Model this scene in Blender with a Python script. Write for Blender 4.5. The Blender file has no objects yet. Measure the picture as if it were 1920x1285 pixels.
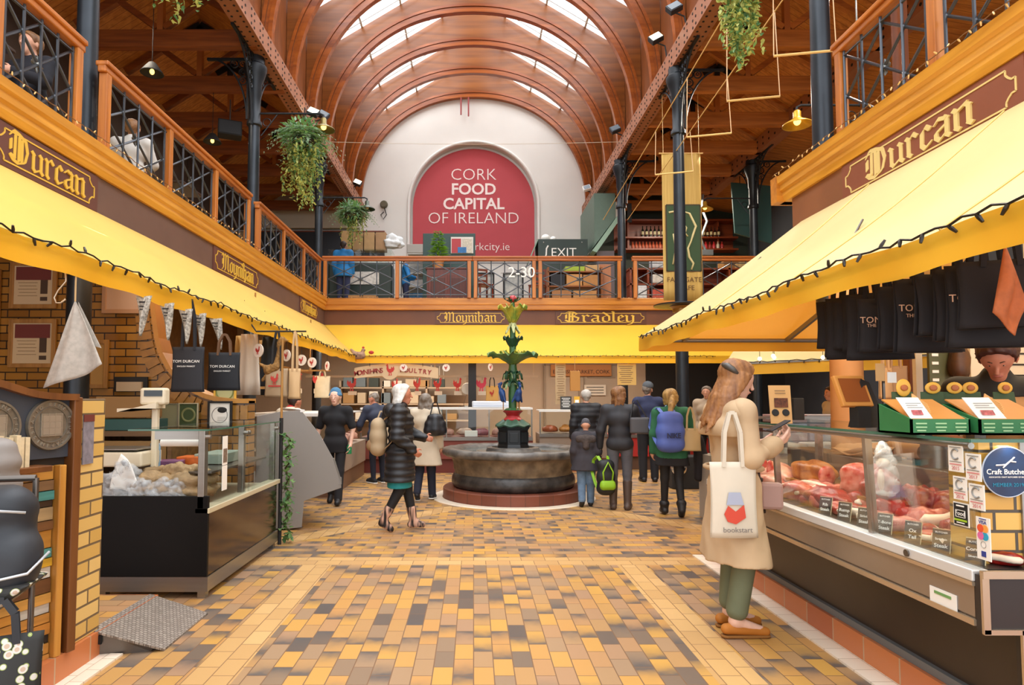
import bpy,math,random
import numpy as np
from mathutils import Vector,Matrix
SC=bpy.context.scene
COL=SC.collection
cam_d=bpy.data.cameras.new('camera')
cam_d.sensor_width=36.0
cam_d.lens=22.5
cam_d.shift_x=0.0375
cam_d.shift_y=0.0222
cam_d.clip_end=200
cam=bpy.data.objects.new('camera',cam_d)
cam.location=(0,0,1.5)
cam.rotation_euler=(math.radians(93),0,0)
COL.objects.link(cam)
SC.camera=cam
W=bpy.data.worlds.new('sky');SC.world=W
W.use_nodes=True
W.node_tree.nodes['Background'].inputs[0].default_value=(0.93,0.96,1.0,1)
W.node_tree.nodes['Background'].inputs[1].default_value=1.9
SC.view_settings.view_transform='Standard'
SC.view_settings.look='None'
SC.view_settings.gamma=1.0
SC.view_settings.exposure=0.40
SC.view_settings.use_curve_mapping=False
SC.cycles.max_bounces=7
SC.cycles.diffuse_bounces=4
SC.cycles.glossy_bounces=3
SC.cycles.transmission_bounces=5
SC.cycles.transparent_max_bounces=12
SC.cycles.sample_clamp_indirect=6.0
SC.cycles.caustics_reflective=False
SC.cycles.caustics_refractive=False
def area(name,loc,rot,sx,sy,power,color=(1,1,1),spread=None):
 d=bpy.data.lights.new(name,'AREA');d.shape='RECTANGLE'
 d.size=sx;d.size_y=sy;d.energy=power;d.color=color
 if spread:d.spread=spread
 o=bpy.data.objects.new(name,d);o.location=loc;o.rotation_euler=rot
 COL.objects.link(o)
 return o
SKYP=900
for sx_ in(-1,1):
 area('skylight_daylight',(sx_*2.1,10.5,12.35),(0,sx_*math.radians(-30)*-1,0),3.6,22,SKYP,(0.95,0.97,1.0))
for x_,y_,w_ in((5.4,8.6,120),(5.4,12.6,120),(6.2,18.2,110),(-5.4,9.5,30),(-5.4,14.0,30)):
 area('aisle_fill_light',(x_,y_,7.35),(0,0,0),.5,.5,w_,(1.0,.88,.72))  # fill lights added to brighten the aisles; no lamps hang at these spots
area('stall_batten_light',(-3.3,5.0,2.95),(0,math.radians(12),0),0.12,4.0,16,(1.0,0.80,0.55))
area('stall_batten_light',(3.5,4.2,2.95),(0,math.radians(-12),0),0.12,4.0,60,(1.0,0.80,0.55))
area('stall_batten_light',(-1.2,15.7,3.0),(0,0,0),5.0,0.15,150,(1.0,0.90,0.76))
area('stall_batten_light',(3.5,15.7,3.0),(0,0,0),3.0,0.15,100,(1.0,0.90,0.76))
area('stall_batten_light',(-3.4,11.0,2.95),(0,math.radians(12),0),0.12,5.0,60,(1.0,0.88,0.72))
R=random.Random(7)
NP=np.random.RandomState(5)
PI=math.pi
_M={}
def hexc(h):
 h=h.lstrip('#')
 c=[int(h[i:i+2],16)/255 for i in(0,2,4)]
 return tuple(((x/12.92)if x<=0.04045 else((x+0.055)/1.055)**2.4)for x in c)
def mat(name,color,rough=0.6,metal=0.0,var=0.0,vscale=8.0,bump=0.0,bscale=60.0,emit=0.0,trans=0.0,tcol=None,stretch=None,color2=None,sheen=0.0,spec=None,detail=3.0):
 """Principled material; var mixes in a noise-driven second tone, bump adds a noise relief, trans adds translucency."""
 if name in _M:return _M[name]
 m=bpy.data.materials.new(name);m.use_nodes=True
 nt=m.node_tree;N=nt.nodes;L=nt.links
 b=N['Principled BSDF']
 c=hexc(color)if isinstance(color,str)else color
 b.inputs['Base Color'].default_value=(*c,1)
 b.inputs['Roughness'].default_value=rough
 b.inputs['Metallic'].default_value=metal
 if spec is not None:b.inputs['Specular IOR Level'].default_value=spec
 if sheen:b.inputs['Sheen Weight'].default_value=sheen
 tc=None
 def coord():
  t=N.new('ShaderNodeTexCoord');mp=N.new('ShaderNodeMapping')
  L.new(t.outputs['Object'],mp.inputs['Vector'])
  if stretch:mp.inputs['Scale'].default_value=stretch
  return mp
 if var>0 or color2:
  tc=coord()
  n=N.new('ShaderNodeTexNoise');n.inputs['Scale'].default_value=vscale;n.inputs['Detail'].default_value=detail
  L.new(tc.outputs['Vector'],n.inputs['Vector'])
  rp=N.new('ShaderNodeValToRGB')
  c2=hexc(color2)if isinstance(color2,str)else(tuple(x*(1-var)for x in c)if color2 is None else color2)
  rp.color_ramp.elements[0].position=0.35;rp.color_ramp.elements[1].position=0.65
  rp.color_ramp.elements[0].color=(*c2,1);rp.color_ramp.elements[1].color=(*c,1)
  L.new(n.outputs['Fac'],rp.inputs['Fac'])
  L.new(rp.outputs['Color'],b.inputs['Base Color'])
 if bump>0:
  tc=tc or coord()
  n2=N.new('ShaderNodeTexNoise');n2.inputs['Scale'].default_value=bscale;n2.inputs['Detail'].default_value=4
  L.new(tc.outputs['Vector'],n2.inputs['Vector'])
  bp=N.new('ShaderNodeBump');bp.inputs['Strength'].default_value=bump;bp.inputs['Distance'].default_value=0.02
  L.new(n2.outputs['Fac'],bp.inputs['Height'])
  L.new(bp.outputs['Normal'],b.inputs['Normal'])
 if emit:
  b.inputs['Emission Color'].default_value=(*c,1);b.inputs['Emission Strength'].default_value=emit
 if trans:
  t=N.new('ShaderNodeBsdfTranslucent');t.inputs['Color'].default_value=(*(hexc(tcol)if tcol else c),1)
  mx=N.new('ShaderNodeMixShader');mx.inputs[0].default_value=trans
  L.new(b.outputs[0],mx.inputs[1]);L.new(t.outputs[0],mx.inputs[2])
  L.new(mx.outputs[0],N['Material Output'].inputs['Surface'])
 _M[name]=m
 return m
def glass_mat(name,tint=(0.93,0.97,0.95),gloss=0.03):
 if name in _M:return _M[name]
 m=bpy.data.materials.new(name);m.use_nodes=True
 nt=m.node_tree;N=nt.nodes;L=nt.links
 N.remove(N['Principled BSDF'])
 t=N.new('ShaderNodeBsdfTransparent');t.inputs[0].default_value=(*tint,1)
 g=N.new('ShaderNodeBsdfGlossy');g.inputs['Roughness'].default_value=0.02
 lw=N.new('ShaderNodeLayerWeight');lw.inputs['Blend'].default_value=0.25
 mu=N.new('ShaderNodeMath');mu.operation='MULTIPLY_ADD';mu.inputs[1].default_value=0.16;mu.inputs[2].default_value=gloss
 L.new(lw.outputs['Fresnel'],mu.inputs[0])
 mx=N.new('ShaderNodeMixShader')
 L.new(mu.outputs[0],mx.inputs[0]);L.new(t.outputs[0],mx.inputs[1]);L.new(g.outputs[0],mx.inputs[2])
 L.new(mx.outputs[0],N['Material Output'].inputs['Surface'])
 _M[name]=m
 return m
def ramp_set(rp,stops,interp='LINEAR'):
 cr=rp.color_ramp;cr.interpolation=interp
 while len(cr.elements)>1:cr.elements.remove(cr.elements[-1])
 cr.elements[0].position=stops[0][0];cr.elements[0].color=(*hexc(stops[0][1]),1)
 for p,c in stops[1:]:
  e=cr.elements.new(p);e.color=(*hexc(c),1)
def brick_mat(name,stops,mortar,bw,bh,axes='XZ',ms=0.008,rough=0.6,burn=None,bump=0.4,offset=0.5,squash=1.0,shift=(0,0)):
 """Brick/tile pattern; axes gives which object axes run along the brick and up the courses."""
 if name in _M:return _M[name]
 m=bpy.data.materials.new(name);m.use_nodes=True
 nt=m.node_tree;N=nt.nodes;L=nt.links;b=N['Principled BSDF']
 b.inputs['Roughness'].default_value=rough
 t=N.new('ShaderNodeTexCoord');s=N.new('ShaderNodeSeparateXYZ');cb=N.new('ShaderNodeCombineXYZ')
 L.new(t.outputs['Object'],s.inputs[0])
 for i,a in enumerate(axes):
  ad=N.new('ShaderNodeMath');ad.operation='ADD';ad.inputs[1].default_value=shift[i]+20*(bw if i==0 else bh)
  L.new(s.outputs[a],ad.inputs[0]);L.new(ad.outputs[0],cb.inputs[i])
 br=N.new('ShaderNodeTexBrick')
 br.inputs['Color1'].default_value=(0,0,0,1);br.inputs['Color2'].default_value=(1,1,1,1)
 br.inputs['Scale'].default_value=1.0;br.inputs['Mortar Size'].default_value=ms;br.inputs['Mortar Smooth'].default_value=0.2
 br.inputs['Brick Width'].default_value=bw;br.inputs['Row Height'].default_value=bh
 br.offset=offset
 L.new(cb.outputs[0],br.inputs['Vector'])
 rp=N.new('ShaderNodeValToRGB');ramp_set(rp,stops)
 L.new(br.outputs['Color'],rp.inputs['Fac'])
 last=rp.outputs['Color']
 if burn:
  def mth(op,x,y=None):
   k=N.new('ShaderNodeMath');k.operation=op
   for ii,vv in enumerate((x,y)):
    if vv is None:continue
    if isinstance(vv,(int,float)):k.inputs[ii].default_value=vv
    else:L.new(vv,k.inputs[ii])
   return k.outputs[0]
  sp=N.new('ShaderNodeSeparateXYZ');L.new(cb.outputs[0],sp.inputs[0])
  row=mth('FLOOR',mth('DIVIDE',sp.outputs[1],bh))
  odd=mth('SUBTRACT',1.0,mth('MULTIPLY',mth('FRACT',mth('MULTIPLY',row,.5)),2.0))
  px=mth('ADD',mth('DIVIDE',sp.outputs[0],bw),mth('MULTIPLY',odd,offset))
  u=mth('FRACT',px);cid=N.new('ShaderNodeCombineXYZ');L.new(mth('FLOOR',px),cid.inputs[0]);L.new(row,cid.inputs[1])
  wn=N.new('ShaderNodeTexWhiteNoise');wn.noise_dimensions='2D';L.new(cid.outputs[0],wn.inputs['Vector'])
  sw=N.new('ShaderNodeSeparateColor');L.new(wn.outputs['Color'],sw.inputs[0])
  flip=mth('GREATER_THAN',sw.outputs[0],.5)
  uu=mth('ABSOLUTE',mth('SUBTRACT',u,flip))
  nz=N.new('ShaderNodeTexNoise');nz.inputs['Scale'].default_value=9;L.new(cb.outputs[0],nz.inputs['Vector'])
  e=mth('MULTIPLY',mth('POWER',mth('MAXIMUM',mth('ADD',uu,mth('MULTIPLY',mth('SUBTRACT',nz.outputs['Fac'],.5),.6)),0.0),2.2),mth('LESS_THAN',sw.outputs[1],burn[1]))
  mx=N.new('ShaderNodeMix');mx.data_type='RGBA'
  L.new(mth('MINIMUM',mth('MULTIPLY',e,burn[2]),.92),mx.inputs[0]);L.new(last,mx.inputs[6]);mx.inputs[7].default_value=(*hexc(burn[0]),1)
  last=mx.outputs[2]
 mm=N.new('ShaderNodeMix');mm.data_type='RGBA'
 L.new(br.outputs['Fac'],mm.inputs[0]);L.new(last,mm.inputs[6]);mm.inputs[7].default_value=(*hexc(mortar),1)
 L.new(mm.outputs[2],b.inputs['Base Color'])
 bp=N.new('ShaderNodeBump');bp.inputs['Strength'].default_value=bump;bp.inputs['Distance'].default_value=0.01;bp.invert=True
 L.new(br.outputs['Fac'],bp.inputs['Height']);L.new(bp.outputs['Normal'],b.inputs['Normal'])
 _M[name]=m
 return m
def wood_mat(name,c1,c2,axis='Y',scale=1.0,rough=0.45,plank=None,bump=0.08):
 """Grain along axis; plank=(axis, width) draws board joints."""
 if name in _M:return _M[name]
 m=bpy.data.materials.new(name);m.use_nodes=True
 nt=m.node_tree;N=nt.nodes;L=nt.links;b=N['Principled BSDF']
 b.inputs['Roughness'].default_value=rough
 t=N.new('ShaderNodeTexCoord');mp=N.new('ShaderNodeMapping')
 sc={'X':(0.7,9,9),'Y':(9,0.7,9),'Z':(9,9,0.7)}[axis]
 mp.inputs['Scale'].default_value=tuple(v*scale for v in sc)
 L.new(t.outputs['Object'],mp.inputs['Vector'])
 n=N.new('ShaderNodeTexNoise');n.inputs['Scale'].default_value=1.6;n.inputs['Detail'].default_value=5;n.inputs['Distortion'].default_value=0.6
 L.new(mp.outputs[0],n.inputs['Vector'])
 rp=N.new('ShaderNodeValToRGB');ramp_set(rp,[(0.3,c2),(0.68,c1)])
 L.new(n.outputs['Fac'],rp.inputs['Fac']);last=rp.outputs['Color']
 if plank:
  s=N.new('ShaderNodeSeparateXYZ');L.new(t.outputs['Object'],s.inputs[0])
  d=N.new('ShaderNodeMath');d.operation='DIVIDE';d.inputs[1].default_value=plank[1];L.new(s.outputs[plank[0]],d.inputs[0])
  f=N.new('ShaderNodeMath');f.operation='FRACT';L.new(d.outputs[0],f.inputs[0])
  g=N.new('ShaderNodeMath');g.operation='LESS_THAN';g.inputs[1].default_value=0.06;L.new(f.outputs[0],g.inputs[0])
  mx=N.new('ShaderNodeMix');mx.data_type='RGBA';L.new(g.outputs[0],mx.inputs[0]);L.new(last,mx.inputs[6])
  mx.inputs[7].default_value=(*[v*0.35 for v in hexc(c2)],1);last=mx.outputs[2]
 L.new(last,b.inputs['Base Color'])
 bp=N.new('ShaderNodeBump');bp.inputs['Strength'].default_value=bump;bp.inputs['Distance'].default_value=0.02
 L.new(n.outputs['Fac'],bp.inputs['Height']);L.new(bp.outputs['Normal'],b.inputs['Normal'])
 _M[name]=m
 return m
def empty(name,loc=(0,0,0),rz=0.0,label=None,cat=None,group=None):
 o=bpy.data.objects.new(name,None);o.location=loc;o.rotation_euler=(0,0,rz)
 o.empty_display_size=0.1
 COL.objects.link(o)
 if label:tag(o,label,cat,group)
 return o
def tag(o,label=None,cat=None,group=None,kind=None):
 if label:o['label']=label
 if cat:o['category']=cat
 if group:o['group']=group
 if kind:o['kind']=kind
 return o
def kids(o):return[c for c in bpy.data.objects if c.parent==o]
def copy_tree(o,loc=None,rz=None,label=None,parent=None):
 chs=o.children
 c=o.copy();COL.objects.link(c);c.parent=parent
 if parent is not None:c.matrix_parent_inverse=o.matrix_parent_inverse.copy()
 for ch in chs:copy_tree(ch,parent=c)
 if loc is not None:c.location=loc
 if rz is not None:c.rotation_euler.z=rz
 if label:c['label']=label
 return c
class MB:
 """Collects shapes and links them as one mesh object."""
 def __init__(s):s.v=[];s.f=[];s.m=[];s.mi=0;s.T=None
 def add(s,vs,fs,M=None):
  o=len(s.v)
  if M is not None:vs=[M@Vector(v)for v in vs]
  if s.T is not None:vs=[s.T@Vector(v)for v in vs]
  s.v.extend([tuple(v)for v in vs])
  for f in fs:s.f.append(tuple(i+o for i in f));s.m.append(s.mi)
  return s
 def box(s,c,d,rz=0.0,M=None):
  x,y,z=d[0]/2,d[1]/2,d[2]/2
  vs=[(-x,-y,-z),(x,-y,-z),(x,y,-z),(-x,y,-z),(-x,-y,z),(x,-y,z),(x,y,z),(-x,y,z)]
  T=Matrix.Translation(c)@Matrix.Rotation(rz,4,'Z')
  if M is not None:T=M@T
  return s.add(vs,[(0,3,2,1),(4,5,6,7),(0,1,5,4),(1,2,6,5),(2,3,7,6),(3,0,4,7)],T)
 def b2(s,a,b):
  return s.box([(a[i]+b[i])/2 for i in range(3)],[abs(a[i]-b[i])for i in range(3)])
 def bar(s,p,q,w,h,up=(0,0,1)):
  p,q=Vector(p),Vector(q);d=q-p;l=d.length
  if l<1e-6:return s
  y=d/l;u=Vector(up);x=y.cross(u)
  if x.length<1e-4:x=y.cross(Vector((1,0,0)))
  x.normalize();z=x.cross(y)
  M=Matrix(((x.x,y.x,z.x,0),(x.y,y.y,z.y,0),(x.z,y.z,z.z,0),(0,0,0,1)))
  return s.box((0,0,0),(w,l,h),M=Matrix.Translation((p+q)/2)@M)
 def tube(s,pts,r,n=8,cap=True,closed=False):
  pts=[Vector(p)for p in pts];k=len(pts)
  rs=r if isinstance(r,(list,tuple))else[r]*k
  vs=[];fs=[];px=None
  for i,p in enumerate(pts):
   if closed:d=pts[(i+1)%k]-pts[i-1]
   else:d=pts[min(i+1,k-1)]-pts[max(i-1,0)]
   if d.length<1e-9:d=Vector((0,0,1))
   d.normalize()
   if px is None:
    a=Vector((0,0,1))if abs(d.z)<0.9 else Vector((1,0,0))
    px=(a-d*a.dot(d)).normalized()
   else:
    px=px-d*px.dot(d)
    px=px.normalized()if px.length>1e-6 else d.orthogonal().normalized()
   py=d.cross(px)
   for j in range(n):
    t=2*PI*j/n
    vs.append(p+(px*math.cos(t)+py*math.sin(t))*rs[i])
  m=k if closed else k-1
  for i in range(m):
   for j in range(n):
    a=i*n+j;b=i*n+(j+1)%n;i2=(i+1)%k
    fs.append((a,b,i2*n+(j+1)%n,i2*n+j))
  if cap and not closed:
   fs.append(tuple(range(n))[::-1]);fs.append(tuple((k-1)*n+j for j in range(n)))
  return s.add(vs,fs)
 def cyl(s,p,q,r,n=16,r2=None):return s.tube([p,q],[r,r if r2 is None else r2],n)
 def lathe(s,prof,c=(0,0,0),n=32,a0=0,a1=2*PI,fn=None,M=None):
  vs=[];fs=[];full=abs(a1-a0-2*PI)<1e-6;k=n if full else n+1
  for(r,z)in prof:
   for j in range(k):
    t=a0+(a1-a0)*j/n
    rr,zz=(r,z)if fn is None else fn(r,z,t)
    vs.append((c[0]+rr*math.cos(t),c[1]+rr*math.sin(t),c[2]+zz))
  for i in range(len(prof)-1):
   for j in range(n):
    j2=(j+1)%k
    fs.append((i*k+j,i*k+j2,(i+1)*k+j2,(i+1)*k+j))
  return s.add(vs,fs,M)
 def prism(s,poly,M,depth):
  n=len(poly)
  vs=[(x,y,0)for x,y in poly]+[(x,y,depth)for x,y in poly]
  fs=[tuple(range(n))[::-1],tuple(range(n,2*n))]+[(i,(i+1)%n,n+(i+1)%n,n+i)for i in range(n)]
  return s.add(vs,fs,M)
 def ell(s,c,r,n=14,k=9,M=None):
  vs=[];fs=[]
  for i in range(k+1):
   ph=PI*i/k
   for j in range(n):
    t=2*PI*j/n
    vs.append((c[0]+r[0]*math.sin(ph)*math.cos(t),c[1]+r[1]*math.sin(ph)*math.sin(t),c[2]-r[2]*math.cos(ph)))
  for i in range(k):
   for j in range(n):fs.append((i*n+j,i*n+(j+1)%n,(i+1)*n+(j+1)%n,(i+1)*n+j))
  return s.add(vs,fs,M)
 def quad(s,*p):return s.add(p,[tuple(range(len(p)))])
 def grid(s,fn,nu,nv,closed_u=False):
  vs=[fn(i/nu,j/nv)for j in range(nv+1)for i in range(nu+1)]
  fs=[(j*(nu+1)+i,j*(nu+1)+i+1,(j+1)*(nu+1)+i+1,(j+1)*(nu+1)+i)for j in range(nv)for i in range(nu)]
  return s.add(vs,fs)
 def build(s,name,mats,parent=None,smooth=None,bevel=0.0,solid=0.0,label=None,kind=None,world=False,sub=0):
  me=bpy.data.meshes.new(name)
  me.from_pydata(s.v,[],s.f)
  if not isinstance(mats,(list,tuple)):mats=[mats]
  for m_ in mats:me.materials.append(m_)
  if len(mats)>1:me.polygons.foreach_set('material_index',s.m)
  me.validate();me.update()
  if smooth is not None:
   me.polygons.foreach_set('use_smooth',[True]*len(me.polygons))
   if smooth<179:me.set_sharp_from_angle(angle=math.radians(smooth))
  o=bpy.data.objects.new(name,me);COL.objects.link(o)
  if parent is not None:
   o.parent=parent
   if world:
    bpy.context.view_layer.update()
    o.matrix_parent_inverse=parent.matrix_world.inverted()
  if solid:
   md=o.modifiers.new('thickness','SOLIDIFY');md.thickness=solid;md.offset=0
  if sub:
   md=o.modifiers.new('smooth','SUBSURF');md.levels=sub;md.render_levels=sub
  if bevel:
   md=o.modifiers.new('edge','BEVEL');md.width=bevel;md.segments=2;md.limit_method='ANGLE';md.angle_limit=math.radians(40)
  if label:o['label']=label
  if kind:o['kind']=kind
  return o
def struct(mb,name,mats,**k):
 return mb.build(name,mats,kind='structure',**k)
def frame(o,x,y):
 """Matrix with origin o, local X along x, local Y along y, local Z = x cross y."""
 x=Vector(x).normalized();y=Vector(y);y=(y-x*y.dot(x)).normalized();z=x.cross(y)
 return Matrix(((x.x,y.x,z.x,o[0]),(x.y,y.y,z.y,o[1]),(x.z,y.z,z.z,o[2]),(0,0,0,1)))
def text_into(mb,s,M,size,depth=0.002,bold=0.0,align='CENTER',space=1.0,sx=1.0):
 cu=bpy.data.curves.new('lettering','FONT');cu.body=s;cu.size=size;cu.offset=bold*size
 cu.align_x=align;cu.align_y='CENTER';cu.space_character=space;cu.resolution_u=3;cu.extrude=depth/2
 o=bpy.data.objects.new('lettering',cu);COL.objects.link(o)
 dg=bpy.context.evaluated_depsgraph_get();dg.update()
 me=o.evaluated_get(dg).to_mesh()
 vs=[(v.co.x*sx,v.co.y,v.co.z+depth/2)for v in me.vertices];fs=[tuple(p.vertices)for p in me.polygons]
 o.evaluated_get(dg).to_mesh_clear()
 bpy.data.objects.remove(o);bpy.data.curves.remove(cu)
 mb.add(vs,fs,M)
def hull(ps):
 ps=sorted(set((round(x,5),round(y,5))for x,y in ps))
 def half(q):
  h=[]
  for p in q:
   while len(h)>1 and(h[-1][0]-h[-2][0])*(p[1]-h[-2][1])-(h[-1][1]-h[-2][1])*(p[0]-h[-2][0])<=0:h.pop()
   h.append(p)
  return h[:-1]
 return half(ps)+half(ps[::-1])
def _minim(x,top=.86,bot=.14):return[[(x-.11,top+.09),(x+.05,top-.06)],[(x,top),(x,bot)],[(x-.03,bot+.04),(x+.12,bot-.1)]]
GOTH={'n':(.86,_minim(.1)+_minim(.58)+[[(.12,.8),(.5,.98)]]),'u':(.86,_minim(.1)+_minim(.58)+[[(.2,.03),(.5,.2)]]),'r':(.64,_minim(.1)+[[(.12,.8),(.34,1.0)],[(.32,1.0),(.5,.82)]]),'c':(.62,[[(.42,.8),(.28,.96),(.1,.8),(.08,.22),(.22,.04),(.48,.2)],[(.28,.98),(.46,.8)]]),'e':(.62,[[(.1,.8),(.08,.22),(.22,.04),(.48,.2)],[(.1,.8),(.28,.98),(.46,.74),(.14,.48)]]),'a':(.82,_minim(.54)+[[(.5,.6),(.1,.42),(.1,.2),(.24,.04),(.5,.24)],[(.06,.82),(.2,.97),(.5,.86)]]),'o':(.8,[[(.1,.8),(.1,.2),(.3,.03),(.58,.2),(.58,.8),(.36,.98),(.1,.8)]]),'d':(.8,[[(.1,.72),(.1,.2),(.3,.03),(.58,.2),(.58,.8),(.36,1.1),(.12,1.36)],[(.1,.72),(.4,.92)]]),'i':(.4,_minim(.1)+[[(.04,1.34),(.2,1.2)]]),'l':(.4,_minim(.1,1.42)),'h':(.84,_minim(.1,1.42)+[[(.12,.8),(.42,.98),(.58,.8),(.56,.1),(.38,-.18)]]),'y':(.84,_minim(.1)+[[(.47,.95),(.63,.8)],[(.58,.86),(.58,.1),(.46,-.22),(.16,-.36)],[(.2,.03),(.5,.2)]]),'D':(1.3,[[(.32,1.32),(.3,.16)],[(.02,1.2),(.2,1.46),(.5,1.4),(.92,1.2),(1.04,.72),(.9,.2),(.5,.02),(.2,.1),(.02,.3)],[(.06,1.0),(.06,.56)],[(.54,1.3),(.54,.14)],[(.7,1.2),(.7,.18)],[(.02,.3),(.3,.22)]]),'B':(1.3,[[(.32,1.34),(.3,.16)],[(.0,1.26),(.2,1.46),(.6,1.42),(.88,1.16),(.62,.84),(.3,.8)],[(.6,.84),(1.0,.6),(.92,.18),(.5,.0),(.2,.1),(.0,.28)],[(.06,1.04),(.06,.5)],[(.54,1.3),(.54,.14)]]),'M':(1.55,[[(.0,1.2),(.16,1.42),(.34,1.1),(.3,.2),(.06,.0)],[(.34,1.16),(.6,1.44),(.74,1.16),(.72,.16),(.6,.02)],[(.76,1.16),(1.04,1.44),(1.2,1.16),(1.18,.16),(1.36,.02)],[(.12,.9),(.12,.5),(.3,.6)]]),' ':(.5,[]),}
def gothic_into(mb,s,M,height,width=None,depth=0.004,nib=.17):
 """Blackletter written with a broad nib; height is the capital height; fitted to width when given."""
 t=math.radians(42);n=(math.cos(t)*nib/2,math.sin(t)*nib/2);q=(-math.sin(t)*.022,math.cos(t)*.022)
 corners=[(n[0]+q[0],n[1]+q[1]),(n[0]-q[0],n[1]-q[1]),(-n[0]+q[0],-n[1]+q[1]),(-n[0]-q[0],-n[1]-q[1])]
 tot=sum(GOTH[c][0]for c in s)
 k=height/1.46;kx=k if width is None else width/tot
 x=-tot/2;dz=0
 for c in s:
  for st in GOTH[c][1]:
   for a,b in zip(st[:-1],st[1:]):
    h=hull([(p[0]+d[0],p[1]+d[1])for p in(a,b)for d in corners])
    mb.prism([((px+x)*kx,(py-.6)*k)for px,py in h],M,depth+dz);dz+=.00025
  x+=GOTH[c][0]
def sdf_field(prims,lo,shape,res,blend):
 D=np.full(shape,9.0,np.float32)
 ax=[lo[i]+res*np.arange(shape[i],dtype=np.float32)for i in range(3)]
 for pr in prims:
  p0,p1,r0,r1=np.array(pr[0],float),np.array(pr[1],float),pr[2],pr[3]
  k=pr[4]if len(pr)>4 else blend
  mg=max(r0,r1)+k*1.5+res*2.5
  i0=[max(0,int((min(p0[i],p1[i])-mg-lo[i])/res))for i in range(3)]
  i1=[min(shape[i],int((max(p0[i],p1[i])+mg-lo[i])/res)+2)for i in range(3)]
  if any(i1[i]<=i0[i]for i in range(3)):continue
  X=ax[0][i0[0]:i1[0]][:,None,None];Y=ax[1][i0[1]:i1[1]][None,:,None];Z=ax[2][i0[2]:i1[2]][None,None,:]
  d=p1-p0;L2=float(d@d)
  if L2<1e-12:t=np.zeros((1,1,1),np.float32)
  else:t=np.clip(((X-p0[0])*d[0]+(Y-p0[1])*d[1]+(Z-p0[2])*d[2])/L2,0,1)
  q=np.sqrt((X-p0[0]-t*d[0])**2+(Y-p0[1]-t*d[1])**2+(Z-p0[2]-t*d[2])**2)-(r0+(r1-r0)*t)
  S=D[i0[0]:i1[0],i0[1]:i1[1],i0[2]:i1[2]]
  h=np.clip(0.5+0.5*(S-q)/k,0,1)
  S[...]=S*(1-h)+q*h-k*h*(1-h)
 return D,ax
def surface_nets(D,lo,res):
 s=D<0
 nx,ny,nz=D.shape
 cs=[(i,j,k)for i in(0,1)for j in(0,1)for k in(0,1)]
 cnt=sum(s[i:nx-1+i,j:ny-1+j,k:nz-1+k].astype(np.int8)for i,j,k in cs)
 act=(cnt>0)&(cnt<8)
 idx=np.full(act.shape,-1,np.int64);cells=np.argwhere(act);idx[act]=np.arange(len(cells))
 P=np.zeros((len(cells),3));C=np.zeros(len(cells))
 c=cells
 for a in range(3):
  o=[(i,j)for i in(0,1)for j in(0,1)]
  for i,j in o:
   e0=[0,0,0];oth=[b for b in range(3)if b!=a];e0[oth[0]]=i;e0[oth[1]]=j
   e1=list(e0);e1[a]=1
   d0=D[c[:,0]+e0[0],c[:,1]+e0[1],c[:,2]+e0[2]];d1=D[c[:,0]+e1[0],c[:,1]+e1[1],c[:,2]+e1[2]]
   m=(d0<0)!=(d1<0)
   t=np.where(m,d0/np.where(m,d0-d1,1),0)
   q=np.tile(np.array(e0,float),(len(c),1));q[:,a]+=t
   P[m]+=q[m];C[m]+=1
 V=(P/C[:,None]+cells)*res+np.array(lo)
 F=[]
 for a in range(3):
  b,d=(a+1)%3,(a+2)%3
  sl0=[slice(None)]*3;sl1=[slice(None)]*3
  sl0[a]=slice(0,-1);sl1[a]=slice(1,None)
  ch=s[tuple(sl0)]!=s[tuple(sl1)]
  q=np.argwhere(ch)
  q=q[(q[:,b]>0)&(q[:,d]>0)&(q[:,b]<D.shape[b]-1)&(q[:,d]<D.shape[d]-1)]
  inside0=s[q[:,0],q[:,1],q[:,2]]
  def cell(db,dd):
   r=q.copy();r[:,b]-=db;r[:,d]-=dd
   return idx[r[:,0],r[:,1],r[:,2]]
  f=np.stack([cell(1,1),cell(0,1),cell(0,0),cell(1,0)],1)
  f[~inside0]=f[~inside0][:,::-1]
  F.append(f)
 F=np.concatenate(F);F=F[(F>=0).all(1)]
 return V,F
def sdf_mesh(name,prims,material,parent=None,res=0.012,blend=0.03,cuts=(),disp=None,label=None,T=None,smooth=1):
 """prims: (p0, p1, r0, r1[, blend]); cuts: (point, normal) removes the side the normal points to."""
 P=np.array([p[0]for p in prims]+[p[1]for p in prims],float);rm=max(max(p[2],p[3])for p in prims)+0.03
 lo=P.min(0)-rm;hi=P.max(0)+rm
 shape=tuple(int(math.ceil((hi[i]-lo[i])/res))+2 for i in range(3))
 D,ax=sdf_field(prims,lo,shape,res,blend)
 for pt,nr in cuts:
  nr=np.array(nr,float);nr/=np.linalg.norm(nr)
  h=(ax[0][:,None,None]-pt[0])*nr[0]+(ax[1][None,:,None]-pt[1])*nr[1]+(ax[2][None,None,:]-pt[2])*nr[2]
  D=np.maximum(D,h)
 if disp is not None:
  D=D+disp(ax[0][:,None,None],ax[1][None,:,None],ax[2][None,None,:]).astype(np.float32)
 V,F=surface_nets(D,lo,res)
 me=bpy.data.meshes.new(name);me.from_pydata(V.tolist(),[],F.tolist());me.materials.append(material)
 me.polygons.foreach_set('use_smooth',[True]*len(me.polygons));me.update()
 if T is not None:me.transform(T)
 o=bpy.data.objects.new(name,me);COL.objects.link(o)
 if smooth:
  md=o.modifiers.new('relax','SMOOTH');md.iterations=smooth;md.factor=0.5
 if parent is not None:o.parent=parent
 if label:o['label']=label
 return o
def wob(a,f,s=0.0):
 return lambda X,Y,Z:a*(np.sin(f*X+1.3*s+2.1*np.sin(0.6*f*Z))*np.sin(f*Y+s)*np.cos(0.8*f*Z+0.7*s))
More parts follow.
